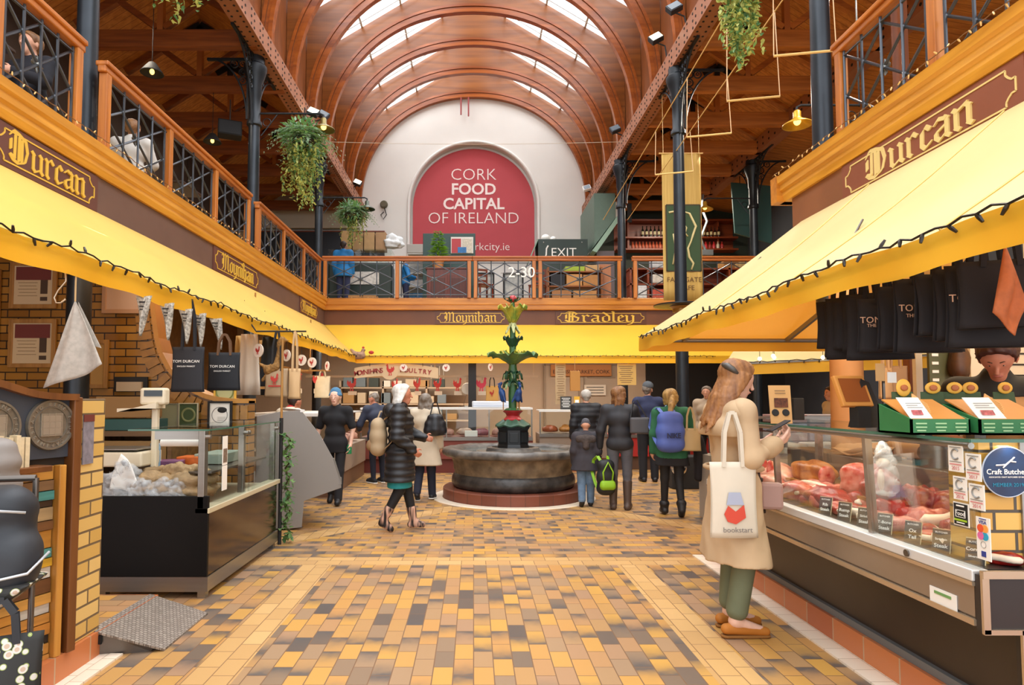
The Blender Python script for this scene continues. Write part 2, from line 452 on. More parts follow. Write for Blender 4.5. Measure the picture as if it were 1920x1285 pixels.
def crumple(o,a,f):
 for v in o.data.vertices:
  c=v.co;n=v.normal;k=a*(abs(math.sin(c.x*f+2*math.sin(c.z*f*.7)))+abs(math.sin(c.y*f*1.3+c.z*f+1))+.6*abs(math.sin(c.z*f*2.1+c.x*f*1.7))-1.2)
  v.co=c+n*k
 return o
SKIN=mat('skin','#d9a184',0.55,var=0.08,vscale=30)
SKIN_PALE=mat('skin_pale','#e6b8a0',0.55,var=0.08,vscale=30)
SKIN_RED=mat('skin_ruddy','#c98467',0.55,var=0.1,vscale=30)
def v3(*a):return np.array(a,float)
def hand_prims(wrist,elbow,palm_n,s=1.0,curl=0.5,thumb=1):
 """Palm, four bent fingers and a thumb leaving the side of the palm."""
 w=v3(*wrist);d=w-v3(*elbow);d/=np.linalg.norm(d);n=v3(*palm_n);n=n-d*(n@d);n/=np.linalg.norm(n);sd=np.cross(d,n)*thumb
 P=[(w,w+d*.055*s,.026*s,.030*s,.012),(w+d*.03*s+sd*.018*s,w+d*.085*s+sd*.022*s,.017*s,.016*s,.012),(w+d*.03*s-sd*.018*s,w+d*.08*s-sd*.024*s,.017*s,.015*s,.012)]
 for i,(off,l)in enumerate(((.027,.075),(.009,.085),(-.009,.08),(-.026,.062))):
  a=w+d*.088*s+sd*off*s;c1=curl*.9;c2=curl*1.9
  b=a+(d*math.cos(c1)+n*math.sin(c1))*l*.55*s;e=b+(d*math.cos(c2)+n*math.sin(c2))*l*.5*s
  P+=[(a,b,.0098*s,.0088*s,.006),(b,e,.0088*s,.0075*s,.006)]
 a=w+d*.025*s+sd*.03*s;b=a+(d*.65+sd*.62+n*.25)*.045*s;e=b+(d*.9+sd*.1+n*.45)*.036*s
 P+=[(a,b,.014*s,.0115*s,.008),(b,e,.011*s,.009*s,.006)]
 return P
def skeleton(h,pose):
 s=h/1.75
 J=dict(pel=v3(0,0,.95),waist=v3(0,.005,1.1),chest=v3(0,0,1.3),neck=v3(0,-.01,1.47),head=v3(0,.02,1.62),hipL=v3(-.095,0,.92),hipR=v3(.095,0,.92),kneeL=v3(-.1,.02,.5),kneeR=v3(.1,.02,.5),ankL=v3(-.1,-.02,.085),ankR=v3(.1,-.02,.085),shL=v3(-.185,-.01,1.42),shR=v3(.185,-.01,1.42),elL=v3(-.24,-.03,1.13),elR=v3(.24,-.03,1.13),wrL=v3(-.25,.06,.89),wrR=v3(.25,.06,.89),toeL=v3(-.12,.15,.035),toeR=v3(.12,.15,.035))
 for k,p in pose.items():
  if k in J:J[k]=v3(*p)
 lean=pose.get('lean',0)
 if lean:
  c,sn=math.cos(lean),math.sin(lean)
  for k in('waist','chest','neck','head','shL','shR','elL','elR','wrL','wrR'):
   if k in pose and k[:2]in('el','wr'):continue
   q=J[k]-J['pel'];J[k]=J['pel']+v3(q[0],q[1]*c+q[2]*sn,-q[1]*sn+q[2]*c)
 return{k:p*s for k,p in J.items()},s
def person(loc,face,h,label,cat='person',pose=None,skin=SKIN,build=1.0,garments=(),hair=None,res=0.013,hands=(True,True),face_on=True,group=None,curl=(.5,.5),palm=None,name='person'):
 """face: heading in degrees, 0 looks along +Y, 90 looks along -X (counter-clockwise)."""
 pose=pose or{}
 J,s=skeleton(h,pose);b=build
 root=empty(name,loc,math.radians(face),label,cat,group)
 hd=J['head'];ht=pose.get('headdir',(0,1,0));f=v3(*ht);f/=np.linalg.norm(f);up=v3(0,0,1)-f*f[2];up/=np.linalg.norm(up);sd=np.cross(f,up)
 B=[(J['pel']+v3(-.07,0,-.02)*s*b,J['pel']+v3(.07,0,-.02)*s*b,.105*s*b,.105*s*b),(J['pel'],J['waist'],.11*s*b,.10*s*b),(J['waist']+v3(-.05,0,0)*s,J['waist']+v3(.05,0,0)*s,.095*s*b,.095*s*b),(J['waist'],J['chest'],.10*s*b,.115*s*b),(J['chest']+v3(-.075,0,0)*s,J['chest']+v3(.075,0,0)*s,.105*s*b,.105*s*b),(J['shL'],J['shR'],.062*s*b,.062*s*b),(J['chest'],J['neck'],.09*s*b,.065*s),(J['neck'],hd-up*.06*s+f*-.01*s,.056*s,.052*s)]
 for a in 'LR':
  B+=[(J['hip'+a],J['knee'+a],.072*s*b,.042*s*b),(J['knee'+a],J['knee'+a]*.65+J['ank'+a]*.35,.042*s*b,.042*s*b),(J['knee'+a]*.6+J['ank'+a]*.4,J['ank'+a],.040*s*b,.033*s),(J['ank'+a],J['toe'+a],.036*s,.026*s),(J['sh'+a],J['el'+a],.046*s*b,.039*s*b),(J['el'+a],J['wr'+a],.041*s*b,.027*s)]
 B+=[(hd+up*.035*s-f*.025*s,hd+up*.035*s+f*.018*s,.088*s,.082*s,.02),(hd+up*.0*s+f*.03*s,hd-up*.075*s+f*.055*s,.066*s,.038*s,.025),(hd+up*.022*s+f*.098*s,hd-up*.022*s+f*.117*s,.008*s,.0135*s,.012),(hd-up*.052*s+f*.094*s-sd*.014*s,hd-up*.052*s+f*.094*s+sd*.014*s,.010*s,.010*s,.01)]
 for q in(-1,1):B+=[(hd+sd*q*.086*s+up*.018*s-f*.005*s,hd+sd*q*.084*s-up*.02*s,.015*s,.01*s,.008)]
 for i,a in enumerate('LR'):
  if hands[i]:
   pn=(palm or{}).get(a,(1 if a=='L' else-1,.2,0))
   B+=hand_prims(J['wr'+a],J['el'+a],pn,s,curl[i],thumb=(-1 if a=='L' else 1))
 body=sdf_mesh('body',B,skin,root,res,.03*s)
 if face_on:
  for q in(-1,1):
   m=MB();m.ell(hd+sd*q*.031*s+up*.018*s+f*.084*s,(.011*s,)*3,10,6);m.build('eye',mat('eye_white','#d8d0c8',.3),root,smooth=180)
   m=MB();m.ell(hd+sd*q*.031*s+up*.018*s+f*.0915*s,(.006*s,)*3,8,5);m.build('pupil',mat('eye_dark','#2a1d16',.3),root,smooth=180)
   m=MB();m.tube([hd+sd*q*.048*s+up*.037*s+f*.078*s,hd+sd*q*.032*s+up*.043*s+f*.092*s,hd+sd*q*.016*s+up*.039*s+f*.097*s],.0045*s,6);m.build('eyebrow',mat('brow','#5a3d2b',.8),root,smooth=180)
  m=MB();m.tube([hd-up*.052*s+f*.098*s-sd*.024*s,hd-up*.05*s+f*.106*s,hd-up*.052*s+f*.098*s+sd*.024*s],.0055*s,6);m.build('mouth',mat('lips','#b06a5c',.5),root,smooth=180)
 for g in garments:g(J,s,b,root,res,dict(f=f,up=up,sd=sd,hd=hd))
 if hair:hair(J,s,root,res,dict(f=f,up=up,sd=sd,hd=hd))
 root['height_m']=round(h,2)
 return root,J,s
def G_top(material,name='jacket',infl=.018,hem=.82,sleeve=1.0,flare=.0,collar=.02,disp=None,belt=None,label=None):
 """Upper garment reaching down to hem (fraction of leg height), sleeves to sleeve (0 shoulder, .5 elbow, 1 wrist)."""
 def make(J,s,b,root,res,H):
  k=infl*s
  P=[(J['pel']+v3(-.07,0,-.02)*s*b,J['pel']+v3(.07,0,-.02)*s*b,.105*s*b+k,.105*s*b+k),(J['pel'],J['waist'],.11*s*b+k,.10*s*b+k),(J['waist']+v3(-.05,0,0)*s,J['waist']+v3(.05,0,0)*s,.095*s*b+k,.095*s*b+k),(J['waist'],J['chest'],.10*s*b+k,.115*s*b+k),(J['chest']+v3(-.075,0,0)*s,J['chest']+v3(.075,0,0)*s,.105*s*b+k,.105*s*b+k),(J['shL'],J['shR'],.062*s*b+k,.062*s*b+k),(J['chest'],J['neck']+v3(0,0,collar-.02)*s,.09*s*b+k,.058*s+k)]
  zh=hem*s
  if zh<J['pel'][2]-.12*s:
   for q in(-1,1):
    P.append((J['pel']+v3(q*.07*b,0,-.02)*s,v3((q*.085*b+q*flare)*s,-.01*s+J['pel'][1]*.5,zh-.05*s),.11*s*b+k,(.11+flare)*s*b+k,.05))
    P.append((J['pel']+v3(0,0,-.02)*s,v3(0,-.01*s,zh-.05*s),.11*s*b+k,(.11+flare)*s*b+k,.05))
  for a in 'LR':
   t1=min(1,sleeve*2);e=J['sh'+a]+(J['el'+a]-J['sh'+a])*t1
   P.append((J['sh'+a],e,.054*s*b+k,(.054-.012*t1)*s*b+k))
   if sleeve>.5:
    t2=(sleeve-.5)*2;w=J['el'+a]+(J['wr'+a]-J['el'+a])*t2
    P.append((J['el'+a],w,.042*s*b+k,.036*s+k*.6))
  cuts=[((0,0,max(zh,J['pel'][2]-.2*s)if zh>=J['pel'][2]-.12*s else zh),(0,0,-1))]
  o=sdf_mesh(name,P,material,root,res,.035*s,cuts,disp,label)
  if belt:
   pts=[v3(.17*math.cos(t)*s*b*1.05+0,.135*math.sin(t)*s*b*1.1,0)+J['waist']for t in np.linspace(0,2*PI,25)[:-1]]
   m=MB();m.tube(pts,.02*s,6,closed=True);m.build('belt',belt,root,smooth=180)
  return o
 return make
def G_legs(material,name='trousers',infl=.012,upto=1.0,wide=0.0,label=None,disp=None):
 def make(J,s,b,root,res,H):
  k=infl*s
  P=[(J['pel']+v3(-.07,0,-.02)*s*b,J['pel']+v3(.07,0,-.02)*s*b,.105*s*b+k,.105*s*b+k),(J['pel'],J['waist'],.11*s*b+k,.10*s*b+k*.5)]
  for a in 'LR':
   an=J['knee'+a]+(J['ank'+a]-J['knee'+a])*upto
   P+=[(J['hip'+a],J['knee'+a],.088*s*b+k,.058*s*b+k+wide*s*.5),(J['knee'+a],an,.057*s*b+k+wide*s*.5,.042*s+k+wide*s)]
  return sdf_mesh(name,P,material,root,res,.025*s,(),disp,label)
 return make
def G_shoes(material,name='shoe',boot=0.0,chunky=.012,sole=None):
 def make(J,s,b,root,res,H):
  for a in 'LR':
   an,to=J['ank'+a],J['toe'+a];back=an-(to-an)*v3(.3,.3,0);kk=chunky*s
   P=[(v3(back[0],back[1],an[2]-.045*s),to,.036*s+kk,.028*s+kk),(an,to,.036*s+kk,.024*s+kk)]
   if boot:P.append((an,an+(J['knee'+a]-an)*boot,.04*s+kk,.055*s+kk))
   lowest=min(an[2]-.085*s,to[2]-.036*s)
   sdf_mesh(name,P,material,root,min(res,.01),.02*s,[((0,0,lowest),(0,0,-1))])
   if sole:
    M_=v3(to[0]-back[0],to[1]-back[1],0);
    sdf_mesh('sole',[(v3(back[0],back[1],an[2]-.075*s),v3(to[0],to[1],to[2]-.024*s),.04*s+kk,.034*s+kk)],sole,root,.008,.01,[((0,0,lowest),(0,0,-1)),((0,0,lowest+.02*s),(0,0,1))])
 return make
def H_short(material,name='hair',k=.012,back=.0,disp=.004):
 def make(J,s,root,res,H):
  f,up,sd,hd=H['f'],H['up'],H['sd'],H['hd']
  P=[(hd+up*.05*s-f*.035*s,hd+up*.055*s+f*.012*s,.086*s+k*s,.08*s+k*s),(hd+up*.01*s-f*.045*s,hd-up*(.03+back)*s-f*.045*s,.075*s,.05*s)]
  pt=hd+f*.055*s+up*.05*s
  sdf_mesh(name,P,material,root,min(res,.009),.02*s,[(tuple(pt),tuple(f*.9-up*.55))],wob(disp,120,1))
 return make
def H_long(material,length=.3,name='hair',spread=.05,backing=.06,strands=26,seed=1,bun=None):
 def make(J,s,root,res,H):
  f,up,sd,hd=H['f'],H['up'],H['sd'],H['hd'];rr=random.Random(seed)
  P=[(hd+up*.05*s-f*.035*s,hd+up*.06*s+f*.015*s,.095*s,.088*s)]
  for i in range(strands):
   t=(i/(strands-1)-.5)*2;ang=t*2.0
   st=hd+(sd*math.sin(ang)*.078-f*math.cos(ang)*.075+up*.03)*s
   L=length*(1-.25*rr.random())*s
   md=st-up*L*.5+(sd*math.sin(ang)*spread*.7-f*backing*.6)*s;en=st-up*L+(sd*math.sin(ang)*spread-f*backing)*s+v3(rr.uniform(-.015,.015),rr.uniform(-.015,.015),0)
   P+=[(st,md,.028*s,.026*s,.012),(md,en,.026*s,.012*s,.012)]
  pt=hd+f*.06*s+up*.052*s
  sdf_mesh(name,P,material,root,min(res,.008),.015*s,[(tuple(pt),tuple(f*.92-up*.42))],wob(.004,150,seed))
 return make
 # ================================================================ SETTING
XL,XR,YB=-3.56,3.35,15.4
GZ=3.90
T_STOPS=[(0.0,'#574e49'),(0.06,'#7c6855'),(0.2,'#9f8162'),(0.42,'#b38853'),(0.62,'#c59548'),(0.8,'#ba8950'),(1.0,'#a28063')]
tile_y=brick_mat('paving_lengthwise',T_STOPS,'#7a5a40',0.222,0.112,'YX',0.0035,0.42,('#57524f',.45,1.1),.25)
tile_x=brick_mat('paving_crosswise',T_STOPS,'#8a6643',0.222,0.112,'XY',0.0035,0.42,('#57524f',.4,1.1),.25)
B_STOPS=[(0.0,'#bd9460'),(0.5,'#c69d64'),(1.0,'#cfa66e')]
band_y=brick_mat('plain_band_lengthwise',B_STOPS,'#8a6643',0.222,0.125,'YX',0.0035,0.42,bump=.25,shift=(0,.045))
band_x=brick_mat('plain_band_crosswise',B_STOPS,'#8a6643',0.222,0.14,'XY',0.0035,0.42,bump=.25)
m=MB()
def fq(x0,x1,y0,y1,mi,z=0.0):
 m.mi=mi;m.quad((x0,y0,z),(x1,y0,z),(x1,y1,z),(x0,y1,z))
fq(-9,-1.55,-2,5.86,0);fq(-1.28,1.295,-2,5.86,0);fq(1.55,9,-2,5.86,0)
fq(-1.55,-1.28,-2,5.86,2);fq(1.295,1.55,-2,5.86,2)
fq(-9,9,5.86,6.14,3);fq(-9,9,6.14,22,1)
struct(m,'floor',[tile_y,tile_x,band_y,band_x])
FX,FY=0.61,9.95
m=MB()
for a in(-50,-130,45,135):
 t=math.radians(a);d=Vector((math.cos(t),math.sin(t),0));n=Vector((-d.y,d.x,0))*.14
 c=Vector((FX,FY,.0012));l0,l1=1.3,(4.9 if a<0 else 6)
 m.quad(c+d*l0-n,c+d*l1-n,c+d*l1+n,c+d*l0+n)
struct(m,'trim_1',band_y)
cream_stone=mat('cream_kerb','#e6d6bf',.55,var=.08,vscale=14)
m=MB();m.lathe([(1.09,0),(1.09,.012),(1.24,.012),(1.25,0)],(FX,FY,0),64);struct(m,'trim_2',cream_stone)
kerb_tile=brick_mat('cream_kerb_tiles',[(0,'#e2d1ba'),(1,'#efe0cb')],'#bda98d',0.15,0.14,'YX',.003,.5,bump=.2,shift=(0,.03))
m=MB();m.b2((-2.18,-1,0),(-2.052,3.83,.012));struct(m,'trim_3',kerb_tile)
m=MB();m.b2((2.09,-1,0),(2.218,6.2,.012));struct(m,'trim_4',kerb_tile)
terra=brick_mat('terracotta_step',[(0,'#8f4a30'),(.5,'#b4623a'),(1,'#c77a48')],'#b99a7a',0.31,0.30,'YZ',.006,.4,bump=.2,offset=0)
tile_in=brick_mat('stall_floor_tiles',T_STOPS,'#7a5a40',0.222,0.112,'XY',0.004,0.45,bump=.2)
m=MB();m.mi=0;m.b2((-7,-1,0),(-2.18,4.5,.148));struct(m,'floor_stall_left',terra)
m=MB();m.quad((-7,3.9,.1495),(-2.2,3.9,.1495),(-2.2,4.49,.1495),(-7,4.49,.1495));struct(m,'trim_5',tile_in)
m=MB();m.b2((2.218,-1,0),(7,6.22,.148));struct(m,'floor_stall_right',terra)
dark_grey=mat('dark_skirting','#3f3d3c',.5)
m=MB();m.b2((2.24,-1,.149),(2.30,6.2,.19));struct(m,'baseboard_right',mat('grey_skirting','#6d6f70',.5))
plaster=mat('white_plaster','#dfdbd4',.85,var=.04,vscale=1.2,bump=.04,bscale=9)
m=MB();yw=21.0
AR,AZ=2.12,7.92
def arch_pt(t):return(AR*math.cos(t),AZ+AR*math.sin(t))
m.b2((-7.2,yw,0),(-AR,yw+.3,13.3));m.b2((AR,yw,0),(9,yw+.3,13.3))
n=40
for i in range(n):
 a=arch_pt(PI*i/n);b=arch_pt(PI*(i+1)/n)
 for y in(yw,yw+.3):m.quad((a[0],y,a[1]),(b[0],y,b[1]),(b[0],y,13.3),(a[0],y,13.3))
 m.quad((a[0],yw,a[1]),(a[0],yw+.3,a[1]),(b[0],yw+.3,b[1]),(b[0],yw,b[1]))
m.b2((-AR,yw+.3,0),(AR,yw+.34,10.2))
struct(m,'wall_back',plaster)
m=MB()
for rr,w_ in((AR+.05,.05),):
 pts=[(rr*math.cos(t),yw-.01,AZ+rr*math.sin(t))for t in np.linspace(0,PI,41)]
 m.tube([(rr,yw-.01,4)]+pts+[(-rr,yw-.01,4)],w_,8)
struct(m,'trim_6',plaster,smooth=60)
RZ,RS,EX=12.93,0.615,3.92
def roof_z(x):return RZ-RS*abs(x)
gl=glass_mat('roof_glass',(0.97,0.98,0.98),.03)
for i,sx in enumerate((-1,1)):
 m=MB();m.quad((0,6,RZ+.05),(sx*EX,6,roof_z(EX)+.05),(sx*EX,21,roof_z(EX)+.05),(0,21,RZ+.05));struct(m,'window_%d'%(i+1),gl)
whitebar=mat('white_glazing_bar','#c9c7c0',.5)
m=MB()
for sx in(-1,1):
 for k in range(10):
  y=21-1.57*(k+.5)
  m.bar((0,y,RZ),(sx*EX,y,roof_z(EX)),.05,.08)
  m.bar((0,y+.4,RZ),(sx*EX,y+.4,roof_z(EX)),.025,.05)
 for x in(.9,1.9,2.9):m.bar((sx*x,6,roof_z(x)+.02),(sx*x,21,roof_z(x)+.02),.05,.05)
struct(m,'trim_7',whitebar)
clad=wood_mat('nave_cladding','#87491f','#663614','Z',1.0,.35)
for nm,sx in(('wall_nave_left',-1),('wall_nave_right',1)):
 m=MB();m.b2((sx*3.92,4,7.9),(sx*4.0,21,10.75));struct(m,nm,clad)
ply=wood_mat('frame_plywood','#8c501c','#653410','X',.45,.32,bump=.03)
mould=wood_mat('frame_moulding','#a2561f','#7a3a12','X',.6,.3,bump=.02)
ORD=['set against the white end wall','second from the white end wall','third from the white end wall','fourth from the white end wall','fifth from the white end wall','sixth from the white end wall','seventh from the white end wall','nearest, its feet just in view']
def sup(t,d=0.0):
 c,s=math.cos(t),math.sin(t);e=2/2.12
 return((3.76+d)*math.copysign(abs(c)**e,c),7.93-7.9+(3.67+d)*abs(s)**e)
def arch_rib(y,i):
 r=empty('arched_roof_frame',(0,y,7.9),0,'arched orange-brown wooden roof frame, '+ORD[i],'roof frame','arched wooden roof frames')
 m=MB();n=56;th=.08
 top=lambda x:roof_z(x)-7.9
 pts=[sup(PI*k/n)for k in range(n+1)]
 for a,b in zip(pts[:-1],pts[1:]):
  for yy in(-th/2,th/2):m.quad((a[0],yy,a[1]),(b[0],yy,b[1]),(b[0],yy,top(b[0])),(a[0],yy,top(a[0])))
 for sx in(-1,1):
  m.b2((sx*3.76,-th/2,0),(sx*3.91,th/2,top(3.84)))
 m.build('panel',ply,r)
 for nm,ri,ro,w in(('soffit_board',-.05,.03,.15),('arch_moulding',.03,.09,.11),('outer_moulding',.105,.17,.15)):
  m=MB();vs=[];fs=[]
  for k in range(n+1):
   for(d,yy)in((ri,-w/2),(ro,-w/2),(ro,w/2),(ri,w/2)):
    x,z=sup(PI*k/n,d);vs.append((max(-3.9,min(3.9,x)),yy,z))
  for k in range(n):
   for j in range(4):fs.append((k*4+j,k*4+(j+1)%4,(k+1)*4+(j+1)%4,(k+1)*4+j))
  m.add(vs,fs);m.build(nm,mould,r,smooth=40)
for i in range(8):arch_rib(20.9-1.57*i,i)
beam_m=mat('painted_iron_beam','#9c6446',.5,var=.1,vscale=5)
beam_u=wood_mat('beam_timber','#8a4520','#6a3014','Y')
hole=mat('black_hole','#120d0b',.8)
for sx,lb in((-1,'riveted brown iron beam running along the left side of the nave above the columns'),(1,'riveted brown iron beam running along the right side of the nave above the columns')):
 X0=sx*3.74
 b=MB();b.b2((X0-.14,3,7.52),(X0+.14,20.98,7.88))
 o=b.build('iron_beam',beam_m);tag(o,lb,'beam')
 h=MB();k=0;y=6.0
 while y<20.9:
  for z in(7.58,7.70,7.82):
   if(k+int(z*100))%3!=0:h.cyl((X0-sx*.139,y,z),(X0-sx*.147,y,z),.022,8)
  for xx in(-.07,.07):
   h.cyl((X0+xx,y,7.521),(X0+xx,y,7.513),.02,8)
  y+=.14;k+=1
 h.build('rivet',hole,o,kind='stuff')
plank=wood_mat('aisle_planks','#d08a42','#a8642a','X',.8,.5,plank=('Y',.14),bump=.05)
for sx,nm in((-1,'ceiling_left'),(1,'ceiling_right')):
 m=MB()
 m.quad((sx*3.88,3,7.95),(sx*5.37,3,8.95),(sx*5.37,21,8.95),(sx*3.88,21,7.95))
 m.quad((sx*5.37,3,8.95),(sx*7.05,3,7.85),(sx*7.05,21,7.85),(sx*5.37,21,8.95))
 if sx>0:m.quad((7.05,3,7.85),(9,3,7.5),(9,21,7.5),(7.05,21,7.85))
 struct(m,nm,plank)
tb_l=wood_mat('truss_shaded_tone','#98521f','#6c3414','X',.9,.5)  # darker copy; the left aisle's shade is put into the timber colour
tb_r=wood_mat('truss_lit_tone','#c47834','#985620','X',.9,.5)  # paler copy of the truss timber; the right aisle's light is in its colour
blk=mat('black_iron','#16161a',.5,.3)
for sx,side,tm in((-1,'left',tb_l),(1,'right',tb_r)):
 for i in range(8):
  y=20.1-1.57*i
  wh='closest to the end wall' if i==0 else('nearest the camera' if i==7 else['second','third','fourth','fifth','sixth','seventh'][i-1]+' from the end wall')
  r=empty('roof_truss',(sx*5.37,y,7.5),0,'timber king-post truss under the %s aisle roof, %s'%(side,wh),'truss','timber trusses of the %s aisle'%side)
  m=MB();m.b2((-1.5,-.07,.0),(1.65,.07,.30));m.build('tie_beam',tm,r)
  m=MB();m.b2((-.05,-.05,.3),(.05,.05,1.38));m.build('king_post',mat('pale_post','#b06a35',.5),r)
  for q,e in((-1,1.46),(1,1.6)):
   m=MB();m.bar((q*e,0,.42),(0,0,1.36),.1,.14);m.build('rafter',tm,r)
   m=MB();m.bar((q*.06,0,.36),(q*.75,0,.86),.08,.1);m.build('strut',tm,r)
  m=MB();m.bar((-.3,-.06,1.16),(0,-.06,1.34),.02,.12);m.bar((.3,-.06,1.16),(0,-.06,1.34),.02,.12);m.b2((-.06,-.07,1.0),(.06,-.05,1.3));m.build('iron_plate',blk,r)
dk=mat('dark_upper_wall','#3a2a22',.8,var=.2,vscale=2)
m=MB();m.b2((-7.2,-1,3.9),(-7.05,21,7.9));struct(m,'wall_left',dk)
m=MB();m.b2((-7.04,YB+.1,3.9),(-7.02,20.9,7.9));struct(m,'trim_8',dk)
slate=mat('slate_upper_wall','#3d4046',.6,var=.15,vscale=2)
m=MB();m.b2((9.0,-1,0),(9.12,21,7.6));struct(m,'wall_right',slate)
m=MB();m.b2((3.95,20.75,3.9),(9,20.98,8.9));struct(m,'wall_back_right',mat('dark_green_wall','#2c3429',.7,var=.15,vscale=3))
m=MB();m.b2((-7.05,20.8,3.9),(-2.95,20.98,7.0));struct(m,'wall_back_left',mat('charcoal_panel','#2b2d33',.6))
m=MB();m.b2((-7.05,20.78,6.98),(-2.93,20.97,7.02));struct(m,'trim_9',mat('redwood_edge','#7a3a20',.5))
pine=wood_mat('gallery_pine','#e4a43c','#c48428','Y',1.0,.35)
pine_x=wood_mat('gallery_pine_cross','#cd862c','#aa661c','X',1.0,.35)
brown_l=mat('brown_board','#6c5044',.45,var=.12,vscale=3)
brown_b=mat('brown_board_back','#6b3d20',.45,var=.12,vscale=3)
soff=mat('soffit_cream','#b99a70',.8)
def fascia(pts_axis,mb_):
 """stepped timber moulding profile (out, z)"""
for nm,x,sx,y0,y1 in(('trim_10',XL,1,-1,YB),('trim_11',XR,-1,-1,6.9)):
 m=MB()
 prof=[(0,3.64),(.03,3.64),(.05,3.70),(.05,3.74),(.075,3.76),(.075,3.82),(.10,3.84),(.11,3.91),(.06,3.925),(-.1,3.925),(-.1,3.64)]
 vs=[];fs=[]
 for(o,z)in prof:
  vs+=[(x+sx*(o-.06),y0,z),(x+sx*(o-.06),y1+(.07 if sx<0 else 0),z)]
 k=len(prof)
 for i in range(k):
  a,b=2*i,2*((i+1)%k);fs.append((a,a+1,b+1,b))
 fs.append(tuple(range(0,2*k,2)));fs.append(tuple(range(1,2*k,2))[::-1])
 m.add(vs,fs);struct(m,nm,pine)
m=MB();m.b2((XL-.05,YB-.06,3.64),(9,YB+.1,3.78));m.b2((XL-.05,YB-.08,3.76),(9,YB+.1,3.925));struct(m,'trim_12',pine_x,bevel=.012)
m=MB();m.b2((XR-.05,6.86,3.64),(9,7.0,3.925));struct(m,'trim_13',pine_x)
m=MB();m.b2((XL-.12,-1,3.26),(XL-.06,YB,3.645));struct(m,'trim_14',brown_l)
m=MB();m.b2((XR+.06,-1,3.28),(XR+.12,6.75,3.645));struct(m,'trim_15',mat('brown_board_right','#8f5a38',.45,var=.15,vscale=2.5))
m=MB();m.b2((XL-.1,YB+.02,3.26),(9,YB+.08,3.645));struct(m,'trim_16',brown_b)
m=MB();m.b2((-7.05,-1,3.66),(XL-.1,21,GZ));struct(m,'floor_gallery_left',soff)
m=MB();m.b2((XR+.1,-1,3.66),(9,6.86,GZ));struct(m,'floor_gallery_right',soff)
m=MB();m.b2((XL-.1,YB+.09,3.66),(9,21,GZ));struct(m,'floor_gallery_back',soff)
ybrick=brick_mat('glazed_yellow_brick',[(0,'#86591f'),(.5,'#9a6b28'),(1,'#ac7b34')],'#2c2016',0.235,0.085,'XZ',.007,.3,bump=.5)
m=MB();m.b2((-7.1,-1,0),(-6.9,21,3.7));struct(m,'wall_stall_left',mat('stall_ochre','#7a5a30',.8,var=.2))
greige=mat('greige_paint','#b3a08c',.7,var=.05,vscale=2)
m=MB();m.b2((-7,18.6,0),(9,18.75,3.7));struct(m,'wall_stall_back',greige)
m=MB();m.b2((2.05,18.52,0),(4.2,18.6,2.5));struct(m,'door_1',mat('door_paint','#a89887',.6))
m=MB()
for x in(2.05,3.05,3.2,4.2):m.b2((x-.02,18.49,0),(x+.02,18.53,2.5))
m.b2((2.05,18.49,2.46),(4.2,18.53,2.52));m.b2((3.3,18.49,2.1),(4.1,18.53,2.13))
struct(m,'trim_17',mat('door_frame','#8d7d6d',.6))
m=MB();m.b2((5.0,18.5,0),(9,18.6,2.7));struct(m,'door_2',mat('dark_opening','#1d1a19',.8))
iron=mat('column_iron','#34393f',.38,.55,var=.15,vscale=6)
iron_d=mat('bracket_iron','#24272b',.45,.5)
def bracket(r,dx,dy,L=.95,H=1.25,rad=.12,nm='bracket'):
 """pierced spandrel bracket in the plane of (dx,dy), filled with scroll rings"""
 d=Vector((dx,dy,0));m=MB();z1=7.52
 P=lambda u,z:Vector((0,0,0))+d*u+Vector((0,0,z))
 curve=[P(rad+.02+(L)*(1-math.cos(t)),z1-H+H*math.sin(t))for t in np.linspace(0,PI/2,15)]
 m.tube(curve,.018,6);m.bar(P(rad,z1-.02),P(rad+L+.03,z1-.02),.05,.04);m.bar(P(rad+.01,z1-H),P(rad+.01,z1),.04,.03,up=d)
 u=rad+.1;rw=.085
 for row in range(7):
  zz=z1-.1-row*.155
  t=math.asin(max(0,min(1,(zz-(z1-H))/H)));lim=rad+.02+L*(1-math.cos(t))
  uu=rad+.1
  while uu+.07<lim:
   c=P(uu,zz);rr=.07
   m.tube([c+d*rr*math.cos(a)+Vector((0,0,rr*math.sin(a)))for a in np.linspace(0,2*PI,11)[:-1]],.013,4,closed=True)
   m.tube([c+d*rr*.5*math.cos(a)*(1-a/9)+Vector((0,0,rr*.6*math.sin(a)*(1-a/9)))for a in np.linspace(0,6,9)],.01,4)
   uu+=.15
 m.build(nm,iron_d,r,smooth=50)
def column(x,y,label,outward,z0=0.0,lower=None):
 r=empty('iron_column',(x,y,0),0,label,'column','cast iron columns')
 m=MB();m.lathe([(.112,max(z0,.3)if z0==0 else z0),(.112,2.4),(.105,3.9),(.095,6.3)],n=24);m.build('shaft',iron,r,smooth=50)
 m=MB();m.lathe([(.096,6.28),(.13,6.3),(.13,6.36),(.10,6.4),(.10,6.8),(.115,6.84),(.12,7.05),(.17,7.2),(.2,7.3),(.2,7.36),(.16,7.4),(.16,7.52)],n=24);m.build('capital',iron_d,r,smooth=40)
 if z0==0:
  m=MB();m.lathe([(.112,.42),(.15,.4),(.16,.3),(.16,.14),(.19,.1),(.2,0),(0,0)],n=24);m.build('base',iron_d,r,smooth=40)
 if lower:
  m=MB();m.lathe([(.15,.148),(.15,2.62),(.11,2.66)],n=24);m.build('painted_casing',lower,r,smooth=50)
 bracket(r,0,1);bracket(r,0,-1);bracket(r,outward,0,.7,1.1)
 return r
peach=mat('warm_lit_casing','#d3a070',.6,var=.06,vscale=4)  # cream casing; the warm light on it is put into this peach colour
column(-3.94,6.35,'nearest dark iron column on the left, in front of the gallery rail',-1)
column(-3.86,11.03,'second dark iron column on the left, beside the larger hanging plant',-1)
